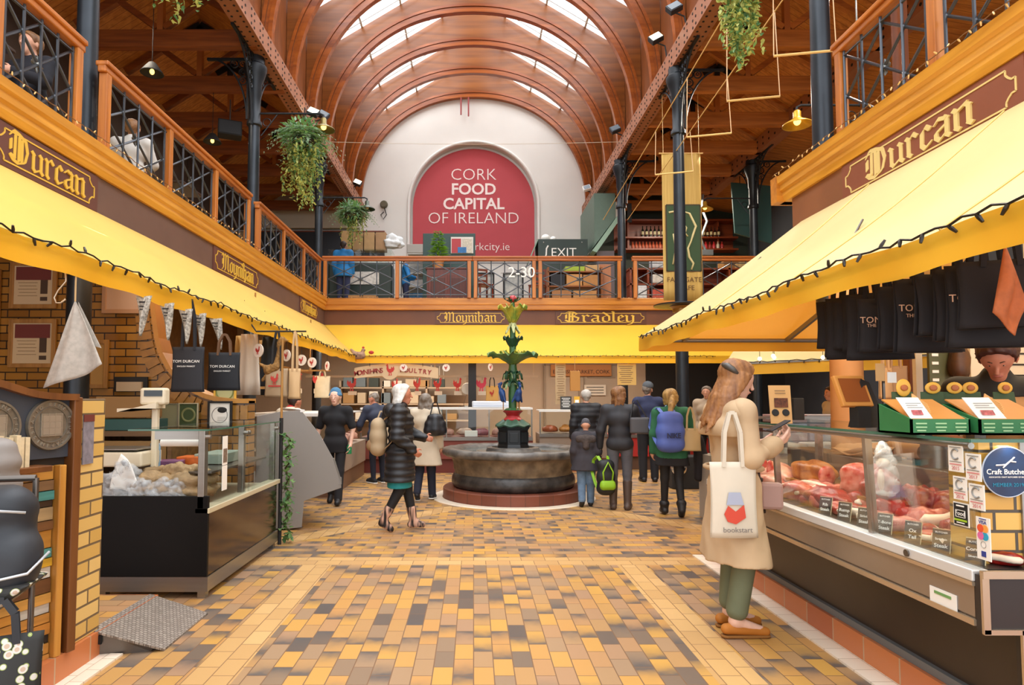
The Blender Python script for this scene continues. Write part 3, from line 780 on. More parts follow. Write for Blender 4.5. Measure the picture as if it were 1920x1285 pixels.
column(-3.86,15.75,'far left iron column at the corner of the two galleries',-1)
column(3.76,6.75,'nearest iron column on the right, standing on the gallery beside the Durcan rail',1,GZ)
r=empty('pillar',(3.86,6.62,0),0,'stout cream pillar coloured peach for warm light under the right awning beside the touch screen','pillar')
m=MB();m.lathe([(.16,.148),(.15,2.7),(.15,3.66)],n=28);m.build('shaft',peach,r,smooth=50)
column(3.72,11.4,'free-standing iron column on the right carrying a round dark tray',1)
column(3.72,15.9,'far right iron column rising through the back gallery rail',1)
column(7.05,15.9,'slim iron column at the far right in front of the slate wall',1)
m=MB();m.b2((6.92,7,7.5),(7.18,20.9,7.86));o=m.build('iron_beam',beam_m);tag(o,'riveted brown iron beam over the outer right aisle','beam')
h=MB();y=7.2
while y<20.8:
 for z in(7.6,7.75):h.cyl((6.921,y,z),(6.913,y,z),.03,6)
 y+=.3
h.build('rivet',hole,o,kind='stuff')
# ================================================================ SIGNS, AWNINGS, RAILINGS
gold=mat('gold_lettering','#e0b544',.45,.1)
gold_pale=mat('gold_lettering_right','#e9cf86',.45,.1)
sign_brown=mat('sign_board','#643a30',.4,var=.1,vscale=4)
sign_brown_b=mat('sign_board_back','#5e3216',.4,var=.1,vscale=4)
sign_brown_r=mat('sign_board_right','#8c5038',.4,var=.1,vscale=3)
def sign(text,c,x,z,w,h,label,bm,gm,tw,th,edge=None):
 """board centred at c; x = reading direction, z = up"""
 r=empty('fascia_sign',c,0,label,'sign','gothic lettered fascia signs')
 M=frame((0,0,0),x,z)
 m=MB();m.add([(sx*w/2,sy*h/2,sz)for sz in(-.006,.012)for sx,sy in((-1,-1),(1,-1),(1,1),(-1,1))],[(0,3,2,1),(4,5,6,7),(0,1,5,4),(1,2,6,5),(2,3,7,6),(3,0,4,7)],M)
 m.build('board',bm,r)
 a,b,q=w/2-.06,h/2-.045,.075
 pts=[]
 for(sx,sy,t0)in((1,1,0),(-1,1,90),(-1,-1,180),(1,-1,270)):
  arc=[(sx*a-sx*q*abs(math.cos(math.radians(t))),sy*b-sy*q*abs(math.sin(math.radians(t))))for t in(0,22,45,68,90)]
  arc=[(sx*(a)-sx*q*math.sin(math.radians(t)),sy*(b-q)+sy*q*(1-math.cos(math.radians(t))))for t in(0,25,50,75,90)]
  arc=[(sx*a,sy*(b-q)),(sx*(a-.03),sy*(b-q)),(sx*(a-q*.75),sy*(b-q*.72)),(sx*(a-q),sy*(b-.03)),(sx*(a-q),sy*b)]
  if(sx>0)!=(sy>0):arc=arc[::-1]
  pts+=arc
 m=MB();k=len(pts)
 for i in range(k):
  p,s_=Vector((*pts[i],.014)),Vector((*pts[(i+1)%k],.014))
  m.bar(M@p,M@s_,.012,.006,up=M@Vector((0,0,1))-M@Vector((0,0,0)))
 m.build('gilt_border',gm,r)
 m=MB();gothic_into(m,text,M@Matrix.Translation((0,0,.012)),th,tw);m.build('gilt_lettering',gm,r)
 return r
lx=XL-.055
sign('Durcan',(lx,5.36,3.455),(0,1,0),(0,0,1),1.36,.34,'brown fascia sign lettered Durcan over the left stall',sign_brown,gold,.98,.25)
sign('Moynihan',(lx,9.72,3.46),(0,1,0),(0,0,1),1.88,.34,'brown fascia sign lettered Moynihan midway along the left awning',sign_brown,gold,1.3,.24)
sign('Moynihan',(lx,13.95,3.46),(0,1,0),(0,0,1),1.5,.33,'small-looking brown Moynihan sign near the left corner of the galleries',sign_brown,gold,1.1,.22)
sign('Moynihan',(-.07,YB+.015,3.455),(1,0,0),(0,0,1),1.74,.31,'brown fascia sign lettered Moynihan on the back gallery left of the fountain top',sign_brown_b,gold,1.28,.24)
sign('Bradley',(3.08,YB+.015,3.455),(1,0,0),(0,0,1),2.2,.31,'brown fascia sign lettered Bradley on the back gallery',sign_brown_b,gold,1.72,.25)
sign('Durcan',(XR+.055,4.82,3.47),(0,-1,0),(0,0,1),1.95,.33,'reddish fascia sign lettered Durcan over the right stall',sign_brown_r,gold_pale,1.22,.25)
def awning_mat(name,c,tr):
 return mat(name,c,.55,var=.05,vscale=1.5,trans=tr,tcol='#f29a1c')
aw_l=awning_mat('awning_canvas','#f8d068',.28)
aw_v=awning_mat('awning_valance','#f5b81e',.22)
aw_r=awning_mat('awning_canvas_right','#fdeaa6',.38)
aw_rv=awning_mat('awning_valance_right','#f6c233',.3)
aluf=mat('awning_arm','#8c8a86',.4,.6)
def sag(y,k=.01):return k*math.sin(y*3.1)+k*.6*math.sin(y*7.7+1)
LX,LZ,LV=-2.65,2.47,.165
r=empty('awning',(0,0,0),0,'long yellow canvas awning over the left stalls','awning','yellow awnings')
m=MB()
def fL(u,v):
 y=-.5+(15.4-1.0*v+.5)*u
 return(XL-.05+(LX-XL+.05)*v,y,3.285+(LZ-3.285)*v-.035*math.sin(PI*v)+sag(y)*v)
m.grid(fL,60,6);m.build('canopy',aw_l,r,smooth=60)
m=MB();m.grid(lambda u,v:(LX+.012*math.sin(u*90)*v,-.5+14.9*u,LZ+sag(-.5+14.9*u)-LV*v),160,2);m.build('valance',aw_v,r,smooth=60)
m=MB();m.tube([(LX-.03,-.5,LZ-.03),(LX-.03,14.3,LZ-.03)],.025,8);m.build('front_rail',aluf,r,smooth=60)
for y in(3.0,6.0,9.0,12.0):
 m=MB();m.bar((XL-.05,y,2.95),(LX-.03,y,LZ-.04),.03,.05);m.build('arm',aluf,r)
BX1,BYL,BZ=6.3,14.4,2.47
r=empty('awning',(0,0,0),0,'yellow canvas awning under the back gallery behind the fountain','awning','yellow awnings')
m=MB();m.grid(lambda u,v:((XL-.05)+(LX-XL+.05)*v+(BX1-((XL-.05)+(LX-XL+.05)*v))*u,YB+.02+(BYL-YB-.02)*v,3.285+(BZ-3.285)*v-.03*math.sin(PI*v)),40,6);m.build('canopy',awning_mat('awning_canvas_back','#fac93c',.22),r,smooth=60)
m=MB();m.grid(lambda u,v:(LX+(BX1-LX)*u,BYL+.008*math.sin(u*70)*v,BZ-.17*v),120,2);m.build('valance',aw_v,r,smooth=60)
m=MB();m.tube([(LX,BYL+.03,BZ-.03),(BX1,BYL+.03,BZ-.03)],.025,8);m.build('front_rail',aluf,r,smooth=60)
RX,RZL,RV,RYE,RYH=2.1,2.265,.165,8.1,6.55
r=empty('awning',(0,0,0),0,'pale yellow canvas awning with hipped end over the right butcher stall','awning','yellow awnings')
m=MB()
m.grid(lambda u,v:(XR+.05+(RX-XR-.05)*v,-.5+(RYH+(RYE-RYH)*v+.5)*u,3.34+(RZL-3.34)*v-.04*math.sin(PI*v)+sag(u*9)*v),50,6)
m.grid(lambda u,v:((XR+.05)+(RX-XR-.05)*v+(5.4-((XR+.05)+(RX-XR-.05)*v))*u,RYH+(RYE-RYH)*v,3.34+(RZL-3.34)*v-.04*math.sin(PI*v)),12,6)
m.build('canopy',aw_r,r,smooth=50)
m=MB();m.grid(lambda u,v:(RX+.015*math.sin(u*60)*v,-.5+(RYE+.5)*u,RZL+sag(u*9)-RV*v),120,2);m.grid(lambda u,v:(RX+3.3*u,RYE,RZL-RV*v),30,2);m.build('valance',aw_rv,r,smooth=50)
m=MB();m.tube([(RX+.04,-.5,RZL-.03),(RX+.04,RYE-.04,RZL-.03),(5.4,RYE-.04,RZL-.03)],.025,8);m.build('front_rail',aluf,r,smooth=50)
for y in(2.0,5.0):
 m=MB();m.bar((XR+.05,y,2.9),(RX+.04,y,RZL-.04),.03,.05);m.build('arm',aluf,r)
for x in(3.0,4.3):
 m=MB();m.bar((x,RYH+.02,2.95),(x-.35,RYE-.05,RZL-.03),.04,.05);m.build('arm',aluf,r)
seam=mat('seam_thread','#e2c674',.7)
for y in(1.2,2.6,4.0,5.4):
 m=MB();m.tube([(XR+.05+(RX-XR-.05)*v,y+.25*v,3.345+(RZL-3.34)*v-.04*math.sin(PI*v)+sag((y+.25*v+.5)/(RYH+(RYE-RYH)*v+.5)*9)*v)for v in np.linspace(0,1,7)],.006,4);m.build('seam',seam,r)
r=empty('awning',(0,0,0),0,'small yellow awning of the stall beyond, seen under the right awning','awning','yellow awnings')
m=MB();A0,A1,A2,A3=Vector((4.1,10.4,2.08)),Vector((6.6,9.0,2.14)),Vector((7.6,10.8,2.5)),Vector((5.0,12.2,2.46))
m.grid(lambda u,v:tuple((A0*(1-u)+A1*u)*(1-v)+(A3*(1-u)+A2*u)*v),8,4);m.build('canopy',aw_r,r)
m=MB();m.grid(lambda u,v:tuple((A0*(1-u)+A1*u)-Vector((0,0,.2*v))),20,2);m.build('valance',aw_rv,r)
m=MB();m.bar(A0-Vector((0,0,.02)),A1-Vector((0,0,.02)),.03,.03);m.bar(A3,A2,.04,.04);m.build('front_rail',aluf,r)
m=MB();m.cyl((6.6,9.05,0),(6.6,9.05,2.13),.03,10);m.build('pole',aluf,r)
cable=mat('black_cable','#15130f',.5)
bulbm=mat('bulb_holder','#231c12',.4)
warmb=mat('warm_bulb','#d9b06a',.3)
def light_string(fn,n,label,drop=.05,r_=.006,bl=.045,bm=bulbm,seed=1,cab=cable,sag_=.02):
 rr=random.Random(seed)
 p0=fn(0)
 r=empty('string_lights',p0,0,label,'string lights','strings of small lamps')
 pts=[Vector(fn(i/(n*2)))-Vector(p0)+Vector((0,0,-sag_*abs(math.sin(i*1.3))+rr.uniform(-.006,.006)))for i in range(n*2+1)]
 m=MB();m.tube(pts,r_,5);m.build('cable',cab,r,smooth=60)
 for i in range(n):
  p=pts[2*i+1];d=Vector((rr.uniform(-.5,.5),rr.uniform(-.6,.6),rr.choice((-1,-1,-.8,.7)))).normalized()
  m=MB();m.tube([p,p+d*bl*.4,p+d*bl],[r_*1.3,r_*1.7,r_*1.1],5);m.build('bulb',bm,r)
light_string(lambda t:(LX+.03,.6+13.7*t,LZ+.012+sag(.6+13.7*t)),80,'black string of small lamps along the lip of the left awning',seed=2)
light_string(lambda t:(RX-.03,.8+7.2*t,RZL+.015+sag((.8+7.2*t+.5)/(RYE+.5)*9)),46,'black string of small lamps along the lip of the right awning',seed=3)
light_string(lambda t:(LX+.1+8*t,BYL-.02,BZ+.005),60,'thin string of lamps along the lip of the back awning',seed=4,r_=.005,bl=.03)
light_string(lambda t:tuple((A0*(1-t)+A1*t)+Vector((0,-.03,.01))),14,'short string of lamps along the small far awning',seed=5)
tan_c=mat('brown_cable','#7a5636',.6)
light_string(lambda t:(XL+.08,3.6+11.7*t,3.935),90,'warm fairy lights lying along the left gallery ledge',seed=6,r_=.004,bl=.03,bm=warmb,cab=tan_c,sag_=.0)
light_string(lambda t:(XR-.07,2.6+4.3*t,3.938),44,'warm fairy lights lying along the right gallery ledge',seed=7,r_=.004,bl=.03,bm=warmb,cab=tan_c,sag_=.0)
light_string(lambda t:(XL+.3+9.0*t,YB-.06,3.932),70,'warm fairy lights lying along the back gallery ledge',seed=8,r_=.004,bl=.025,bm=warmb,cab=tan_c,sag_=.0)
rail_w=wood_mat('rail_timber','#c0722c','#96501a','Y',1.0,.35)
rail_x=wood_mat('rail_timber_cross','#ba6a2a','#924c1a','X',1.0,.35)
post_w=wood_mat('post_timber','#c67a30','#9e581e','Z',1.0,.35)
steel=mat('rail_iron','#54585e',.35,.7)
def railing(p,q,npan,label,ztop,posts=(True,True),gap=.0):
 """timber-railed balustrade from p to q (x,y); panels of wrought-iron lattice with a rosette"""
 p=Vector((p[0],p[1],0));q=Vector((q[0],q[1],0));L=(q-p).length;d=(q-p)/L;nrm=Vector((-d.y,d.x,0))
 base=GZ+.03
 r=empty('railing',(p.x,p.y,GZ),0,label,'railing','gallery railings')
 wm=rail_w if abs(d.y)>.5 else rail_x
 o=Vector((0,0,0));zt=ztop-GZ
 m=MB();a,b=o-d*.03,d*(L+.03)
 m.bar(a+Vector((0,0,zt-.03)),b+Vector((0,0,zt-.03)),.13,.05);m.bar(a+Vector((0,0,zt-.085)),b+Vector((0,0,zt-.085)),.085,.07)
 m.build('handrail',wm,r,bevel=.012)
 xs=[L*i/npan for i in range(npan+1)]
 for i,x in enumerate(xs):
  if(i==0 and not posts[0])or(i==npan and not posts[1]):continue
  xx=min(max(x,.045),L-.045)
  m=MB();m.bar(d*xx+Vector((0,0,.02)),d*xx+Vector((0,0,zt-.12)),.085,.085,up=d);m.build('post',post_w,r,bevel=.006)
 z0,z1=.1,zt-.17
 for i in range(npan):
  x0,x1=xs[i]+.1,xs[i+1]-.1;w=x1-x0;h=z1-z0;m=MB()
  P=lambda u,v,k=0:d*(x0+w*u)+nrm*k+Vector((0,0,z0+h*v))
  for v in(0,1):m.tube([P(-.03,v),P(1.03,v)],.011,6)
  for u in(0,.25,.5,.75,1):m.tube([P(u,-.06),P(u,1.06)],.013,6)
  for a,b in(((0,0),(1,1)),((0,1),(1,0)),((0,.5),(.5,1)),((.5,0),(1,.5)),((0,.5),(.5,0)),((.5,1),(1,.5))):
   m.tube([P(*a,.02),P(*b,.02)],.013,6)
  for(u,v)in((0,0),(0,.5),(0,1),(.5,0),(.5,1),(1,0),(1,.5),(1,1),(.25,.25),(.25,.75),(.75,.25),(.75,.75)):
   m.ell(P(u,v,.01),(.02,.02,.02),6,4)
  g=m.build('iron_lattice',steel,r,smooth=60)
  m=MB()
  for k in range(8):
   t=2*PI*k/8
   c=P(.5,.5,.035)+d*.045*math.cos(t)+Vector((0,0,.045*math.sin(t)))
   m.tube([P(.5,.5,.035),c,c+d*.03*math.cos(t)+Vector((0,0,.03*math.sin(t)))-nrm*.01],[.012,.016,.004],5)
  m.ell(P(.5,.5,.03),(.03,.03,.03),8,5)
  m.build('rosette',mat('pewter','#8a8a86',.35,.8),g,smooth=60)
RLX,RLZ=-3.70,4.875
railing((RLX,2.7),(RLX,5.85),3,'left gallery railing nearest the camera, cut by the photo edge',RLZ)
railing((RLX,6.23),(RLX,10.37),3,'left gallery railing between the two nearer iron columns',RLZ)
railing((RLX,10.8),(RLX,15.2),3,'left gallery railing running into the far corner',RLZ)
railing((-3.62,15.3),(-.06,15.3),2,'back gallery railing left section in front of the men in blue',4.94)
railing((.0,15.3),(1.5,15.3),1,'narrow back gallery railing section in front of framed pictures',4.94)
railing((1.56,15.3),(3.55,15.3),1,'back gallery railing section below the EXIT sign',4.94)
railing((3.85,15.3),(8.6,15.3),3,'back gallery railing right of the iron column in front of the bottle shelves',4.94)
railing((XR+.23,6.12),(XR+.23,.9),4,'right gallery railing above the Durcan sign',4.98)
# ================================================================ LEFT STALL
ss=mat('brushed_steel','#9a958e',.32,.85,var=.06,vscale=3,stretch=(1,1,14))
ss_d=mat('steel_dark','#6d6660',.35,.8)
glass=glass_mat('case_glass',(.95,.975,.965),.025)
glass_g=mat('glass_edge_green','#3f6b58',.15)
white_p=mat('white_paper','#efece4',.7)
cream_p=mat('cream_plastic','#dccfb4',.45)
black_p=mat('black_panel','#0d0a09',.5,var=.3,vscale=3,spec=.2)
txt_k=mat('ink_black','#1c1a19',.7)
txt_w=mat('ink_white','#f2efe8',.7)
txt_r=mat('ink_red','#b5352c',.7)
m=MB();arc=[(-3.50,2.72),(-3.475,2.52),(-3.45,2.34),(-3.42,2.15),(-3.375,1.99),(-3.28,1.82),(-3.16,1.69),(-3.02,1.59),(-2.89,1.53),(-2.76,1.495),(-2.6,1.477),(-2.42,1.477)]
poly=[(-6.9,0),(-2.42,0)]+arc[::-1]+[(-3.5,3.05),(-3.66,3.2),(-3.66,3.64),(-6.9,3.64)]
m.prism(poly,Matrix(((1,0,0,0),(0,0,-1,7.1),(0,1,0,0),(0,0,0,1))),.2)
struct(m,'wall_partition',ybrick)
m=MB()
for a,b in zip(arc[:-1],arc[1:]):
 a3,b3=Vector((a[0],6.895,a[1])),Vector((b[0],6.895,b[1]));d=(b3-a3);n=max(1,round(d.length/.09))
 nrm=Vector((d.z,0,-d.x)).normalized()
 if nrm.x>0:nrm=-nrm
 for k in range(n):
  p=a3+d*(k+.08)/n;q=a3+d*(k+.92)/n
  m.add([p+Vector((0,-.012,0))+nrm*.05,q+Vector((0,-.012,0))+nrm*.05,q+Vector((0,-.012,0))+nrm*.2,p+Vector((0,-.012,0))+nrm*.2,p+nrm*.05,q+nrm*.05,q+nrm*.2,p+nrm*.2],[(0,1,2,3),(0,4,5,1),(1,5,6,2),(2,6,7,3),(3,7,4,0)])
struct(m,'trim_18',mat('voussoir_brick','#a5742e',.35,var=.25,vscale=9))
m=MB()
for a,b in zip(arc[:-1],arc[1:]):m.bar((a[0],7.0,a[1]),(b[0],7.0,b[1]),.25,.05,up=(0,0,1))
struct(m,'trim_19',mat('arch_band','#c48a3c',.45,var=.1))
pier_b=brick_mat('pier_brick',[(0,'#c9a052'),(.5,'#d7b063'),(1,'#e2bf78')],'#6d5a42',0.225,0.083,'YZ',.007,.35,bump=.6)
m=MB();m.b2((-2.5,3.56,.148),(-2.2,3.835,1.5));struct(m,'wall_pier_left',pier_b,bevel=.006)
oak=wood_mat('oak_frame','#b0803f','#8c5f28','Z',1.2,.5)
def framed(x0,z0,x1,z1,y,label,fm=None,fw=.045,mount=None,art=None,group=None):
 r=empty('picture_frame',((x0+x1)/2,y,(z0+z1)/2),0,label,'picture frame',group)
 w,h=x1-x0,z1-z0;m=MB()
 for sx in(-1,1):m.box((sx*(w/2-fw/2),0,0),(fw,.03,h))
 for sz in(-1,1):m.box((0,0,sz*(h/2-fw/2)),(w-2*fw,.03,fw))
 m.build('frame',fm or oak,r,bevel=.004)
 m=MB();m.box((0,.004,0),(w-2*fw,.012,h-2*fw));m.build('print',mount or mat('certificate_paper','#cdb690',.7),r)
 if art:art(r,w-2*fw,h-2*fw)
 return r
maroon=mat('maroon_header','#6e2f28',.7)
def cert_art(r,w,h):
 m=MB();m.box((0,-.004,h*.30),(w*.9,.004,h*.34));m.build('header_band',maroon,r)
 m=MB();m.box((w*.28,-.004,-h*.05),(w*.18,.004,h*.36));m.box((w*.28,-.005,-h*.36),(w*.18,.004,h*.1));m.build('dark_stamp',mat('umber_stamp','#4a3626',.7),r)
 m=MB()
 for k in range(5):m.box((-w*.14,-.004,h*.06-k*h*.085),(w*(.5-.06*(k%2)),.003,h*.012))
 m.build('printed_lines',mat('sepia_ink','#8a6b48',.7),r)
framed(-5.02,2.475,-4.51,2.985,6.875,'upper wood-framed certificate with maroon band, half under the awning',art=cert_art,group='framed certificates')
framed(-5.01,1.835,-4.50,2.36,6.875,'wood-framed certificate with maroon band behind the hanging cloth',art=cert_art,group='framed certificates')
framed(-4.015,2.42,-3.57,2.86,6.875,'pale pink framed certificate right of the dark column, cut by the awning',mat('pink_oak','#b48a68',.5),mount=mat('pinkish_paper','#c7a58c',.7),group='framed certificates')
framed(-4.16,1.61,-3.93,2.135,6.875,'narrow wooden frame half hidden behind the dark column',mount=mat('ochre_paper','#b58a4a',.7),group='framed certificates')
framed(-5.75,1.9,-5.12,2.9,6.875,'wooden frame at the extreme left edge of the brick wall',mount=mat('ochre_paper','#b58a4a',.7),group='framed certificates')
def oval_art(r,w,h):
 m=MB();m.lathe([(w*.42,0),(w*.46,.004),(w*.5,0)],n=24,M=Matrix.Rotation(PI/2,4,'X')@Matrix.Translation((0,0,.004)));m.build('oval_plate',mat('olive_green','#7d8a50',.6),r)
framed(-2.81,1.48,-2.57,1.68,6.93,'small gilt frame standing on the low brick pier behind the tote bags',gold,.02,mat('pale_green_paper','#b7bb8a',.7),oval_art)
def ring_art(cm):
 def f(r,w,h):
  m=MB();m.lathe([(min(w,h)*.30,0),(min(w,h)*.33,.004),(min(w,h)*.40,.004),(min(w,h)*.42,0)],n=28,M=Matrix.Translation((0,-.003,0))@Matrix.Rotation(PI/2,4,'X'));m.build('emblem_ring',cm,r,smooth=60)
 return f
framed(-3.33,1.2,-3.15,1.45,6.84,'grey-green card leaning on the brick wall beside the green certificate',mat('grey_edge','#8d8b78',.6),.008,mat('grey_green_card','#8f9274',.7))
framed(-3.145,1.2,-2.935,1.455,6.84,'dark green square certificate with a ring emblem leaning on brick',mat('pale_edge','#b5ae92',.6),.012,mat('dark_green_card','#3f5231',.7),ring_art(mat('ring_olive','#7c8457',.6)))
def guild_art(r,w,h):
 m=MB();m.box((0,-.004,0),(w*.86,.004,h*.9));m.build('mount',white_p,r)
 m=MB();m.ell((w*.12,-.008,h*.2),(w*.24,.004,h*.13),14,6);m.build('dark_oval_emblem',txt_k,r,smooth=80)
 m=MB();m.lathe([(w*.36,0),(w*.38,.003),(w*.40,0)],n=26,M=Matrix.Translation((0,-.007,-h*.02))@Matrix.Rotation(PI/2,4,'X'))
 for k in range(3):m.box((.02,-.007,-h*.12-k*h*.07),(w*.4,.003,h*.014))
 m.build('printed_lines',mat('grey_ink','#8b8984',.7),r)
framed(-2.83,1.19,-2.57,1.475,6.83,'black framed white certificate with a dark oval emblem',txt_k,.022,mat('soft_white','#dedbd2',.7),guild_art)
r=empty('back_counter',(-3.27,6.42,0),0,'wooden back counter along the brick partition with drawers and boxes below','counter')
wd=wood_mat('back_counter_wood','#7a5a30','#553a1c','X')
m=MB();m.box((0,0,1.17),(.82,.7,.05));m.build('worktop',wd,r)
m=MB();m.box((0,.3,.57),(.8,.05,1.14));m.box((-.39,0,.57),(.04,.66,1.14));m.box((.39,0,.57),(.04,.66,1.14));m.box((0,0,.55),(.74,.64,.03));m.build('carcass',wd,r)
m=MB();m.box((0,-.3,1.0),(.72,.06,.2));m.build('drawer_front',mat('brass_brown','#8a6a38',.5),r)
def box_thing(name,c,d,rz,label,cat,m_,bev=.006,lid=None,group=None):
 r=empty(name,(c[0],c[1],c[2]),rz,label,cat,group)
 m=MB();m.box((0,0,d[2]/2),d);m.build('body',m_,r,bevel=bev)
 if lid:
  m=MB();m.box((0,0,d[2]+.006),(d[0]+.01,d[1]+.01,.012));m.build('lid',lid,r)
 return r
box_thing('cash_drawer',(-3.32,6.25,1.197),(.55,.3,.11),0,'dark green cash drawer on the back counter left of the scale pole','drawer',mat('dark_teal_metal','#1f4a44',.4))
box_thing('document_tray',(-3.36,6.27,1.32),(.5,.3,.2),.1,'brown box on top of the green drawer','box',mat('kraft_brown','#8d6a3c',.7))
r=empty('sheet_holder',(-3.67,6.84,1.575),0,'black wall-mounted paper holder on the brickwork above the scale','holder')
m=MB();m.box((0,.02,.08),(.36,.03,.16));m.build('back',txt_k,r,bevel=.006);m=MB();m.box((0,-.01,.055),(.27,.03,.1));m.build('paper',mat('old_paper','#b8a182',.7),r)
CX,CY0,CY1=-2.0,4.87,6.62
r=empty('serving_case',(CX-.43,(CY0+CY1)/2,0),0,'steel and glass serving case with black end panel on the left','display case')
ox,oy=CX-.43,(CY0+CY1)/2
def L(x,y,z):return(x-ox,y-oy,z)
m=MB();m.b2(L(CX-.84,CY0,.165),L(CX,CY0+.03,.765));m.build('end_panel',black_p,r,bevel=.004)
m=MB();m.b2(L(CX-.02,CY0+.03,.17),L(CX-.005,CY1-.05,.63));m.build('front_panel',mat('mirror_brown','#5a4a40',.13,.85,var=.1),r)
m=MB();m.b2(L(CX-.83,CY0+.02,.05),L(CX,CY0+.06,.16));m.b2(L(CX-.04,CY0+.06,.05),L(CX-.002,CY1,.16));m.build('bottom_rail',ss,r)
for x in(CX-.05,CX-.8):
 for y in(CY0+.06,CY1-.06):
  m=MB();m.b2(L(x-.03,y-.03,0),L(x+.03,y+.03,.06));m.build('leg',ss,r)
m=MB();m.b2(L(CX-.84,CY0+.03,.60),L(CX-.03,CY1,.64));m.b2(L(CX-.1,CY0,.635),L(CX+.01,CY1+.02,.675));m.build('deck',mat('case_sill','#c6bb9c',.4),r,bevel=.004)
for y,w_ in((CY0+.035,.07),(5.72,.05),(CY1-.03,.05)):
 m=MB();m.b2(L(CX-.085,y-w_/2,.67),L(CX-.035,y+w_/2,1.255));m.build('post',ss,r,bevel=.004)
m=MB();m.b2(L(CX-.42,CY0+.01,1.19),L(CX-.07,CY0+.04,1.255));m.build('top_rail',ss,r)
m=MB();m.b2(L(CX-.62,CY0,1.256),L(CX,CY1+.02,1.268));m.build('glass_shelf',[glass],r)
m=MB();m.b2(L(CX-.003,CY0,1.256),L(CX+.001,CY1+.02,1.269));m.b2(L(CX-.62,CY0-.001,1.256),L(CX,CY0+.002,1.269));m.build('glass_edge',glass_g,r)
m=MB();m.b2(L(CX-.012,CY0+.02,.676),L(CX-.006,5.70,1.25));m.build('front_pane',glass,r)
m=MB();m.b2(L(CX-.012,5.74,.676),L(CX-.006,CY1,1.25));m.build('front_pane',glass,r)
for(y,z)in((CY0+.02,1.21),(5.7,1.2),(5.76,1.2),(CY1-.04,1.2)):
 m=MB();m.cyl(L(CX-.04,y,z),L(CX+.004,y,z),.017,10);m.build('glass_clip',ss,r,smooth=50)
m=MB();m.b2(L(CX-.8,CY0+.3,.9),L(CX-.1,CY1-.1,.915));m.build('inner_shelf',ss_d,r)
m=MB();m.cyl(L(CX-.42,CY0+.12,1.16),L(CX-.1,CY0+.12,1.16),.03,12);m.build('paper_roll',white_p,r,smooth=60)
def lump(name,c,rad,label,cat,m_,seed,amp=.25,freq=2.3,group=None,n=24,k=14,flat=None):
 rr=random.Random(seed);ph=[rr.uniform(0,6)for _ in range(6)]
 mb=MB();mb.ell((0,0,0),(1,1,1),n,k);vs=[]
 for v in mb.v:
  x,y,z=v;d=1+amp*(math.sin(freq*x+ph[0])*math.sin(freq*1.3*y+ph[1])+.5*math.sin(freq*2.2*z+ph[2]+x*2)+.35*math.sin(freq*3.1*x+ph[3])*math.cos(freq*2.7*y+ph[4]))
  vs.append((x*rad[0]*d,y*rad[1]*d,max(z*rad[2]*d,-rad[2]*.55 if flat is None else flat)))
 mb.v=vs;o=mb.build(name,m_,smooth=180);o.location=c
 if label:tag(o,label,cat,group)
 return o
lump('crumpled_wrapping',(-2.42,5.25,.80),(.30,.26,.15),'crumpled brown wrapping paper heaped in the left case','paper',mat('brown_wrap','#a98b63',.75,var=.35,vscale=14,bump=.5,bscale=30),3,.18,5,n=64,k=40);crumple(bpy.data.objects['crumpled_wrapping'],.022,24)
pb=mat('thin_plastic','#dfe3e6',.15)
nt=pb.node_tree;tp=nt.nodes.new('ShaderNodeBsdfTransparent');mx_=nt.nodes.new('ShaderNodeMixShader');mx_.inputs[0].default_value=.74
nt.links.new(nt.nodes['Principled BSDF'].outputs[0],mx_.inputs[1]);nt.links.new(tp.outputs[0],mx_.inputs[2]);nt.links.new(mx_.outputs[0],nt.nodes['Material Output'].inputs[0])
for i,(x,y,z,s_,lb)in enumerate(((-2.72,5.02,.82,.15,'crumpled clear plastic bag at the left end of the case'),(-2.55,4.97,.74,.12,'small clear plastic bag beside the dark tray'),(-2.36,4.98,.74,.13,'clear plastic bag in front of the brown wrapping'))):
 o=lump('plastic_bag',(x,y,z),(s_,s_*.6,s_*.95),lb,'plastic bag',pb,20+i,.25,4.5,n=56,k=34);crumple(o,.02,38)
m=MB();m.grid(lambda u,v:(-2.82+.17*u+.06*v*v,5.0+.05*math.sin(u*3+v),.80+.27*v*(1-.55*u)-.05*u*u),12,12);tag(m.build('paper_sheet',white_p,smooth=180,solid=.003),'white paper sheet curling up behind the brick pier','paper')
r=empty('serving_tray',(-2.48,4.955,.668),0,'flat dark tray at the front of the left case','tray')
m=MB();m.box((0,0,.012),(.5,.08,.024));m.build('tray_body',mat('tray_dark','#43423f',.5),r,bevel=.006)
for i,(x,y,z,d,c,lb)in enumerate(((-2.5,5.75,.92,(.22,.2,.07),'#d86a2a','orange packet on the inner shelf of the left case'),(-2.62,5.6,.92,(.2,.18,.05),'#7d4a72','purple packet left of the orange packet in the case'),(-2.72,5.5,.92,(.07,.1,.2),'#8fb3d0','pale blue upright packet next to the scale pole'))):
 box_thing('food_packet',(x,y,z),d,.3*i,lb,'packet',mat('packet_%s'%c[1:],c,.35,var=.25,vscale=20))
box_thing('cardboard_sleeve',(-2.35,5.95,.92),(.25,.5,.09),.0,'grey-green sleeve lying behind the second pane of the left case','box',mat('greygreen_card','#8d9a8c',.6))
r=empty('display_label',(CX+.003,5.17,1.2),0,'white two-fold label with a food photo on the case glass','label')
m=MB();m.mi=0;m.b2((-.002,-.05,-.23),(.002,.05,.0));m.b2((-.002,-.05,-.43),(.002,.05,-.235));m.build('card',white_p,r)
m=MB();m.b2((.001,-.038,-.21),(.004,.038,-.1));m.build('photo',mat('photo_brown','#8b7664',.6,var=.5,vscale=40),r)
r=empty('weighing_scale',(-2.72,5.35,.92),0,'cream shop scale with a tall pole and display head','scale')
m=MB();m.box((-.18,0,.09),(.46,.34,.12));m.build('body',cream_p,r,bevel=.015)
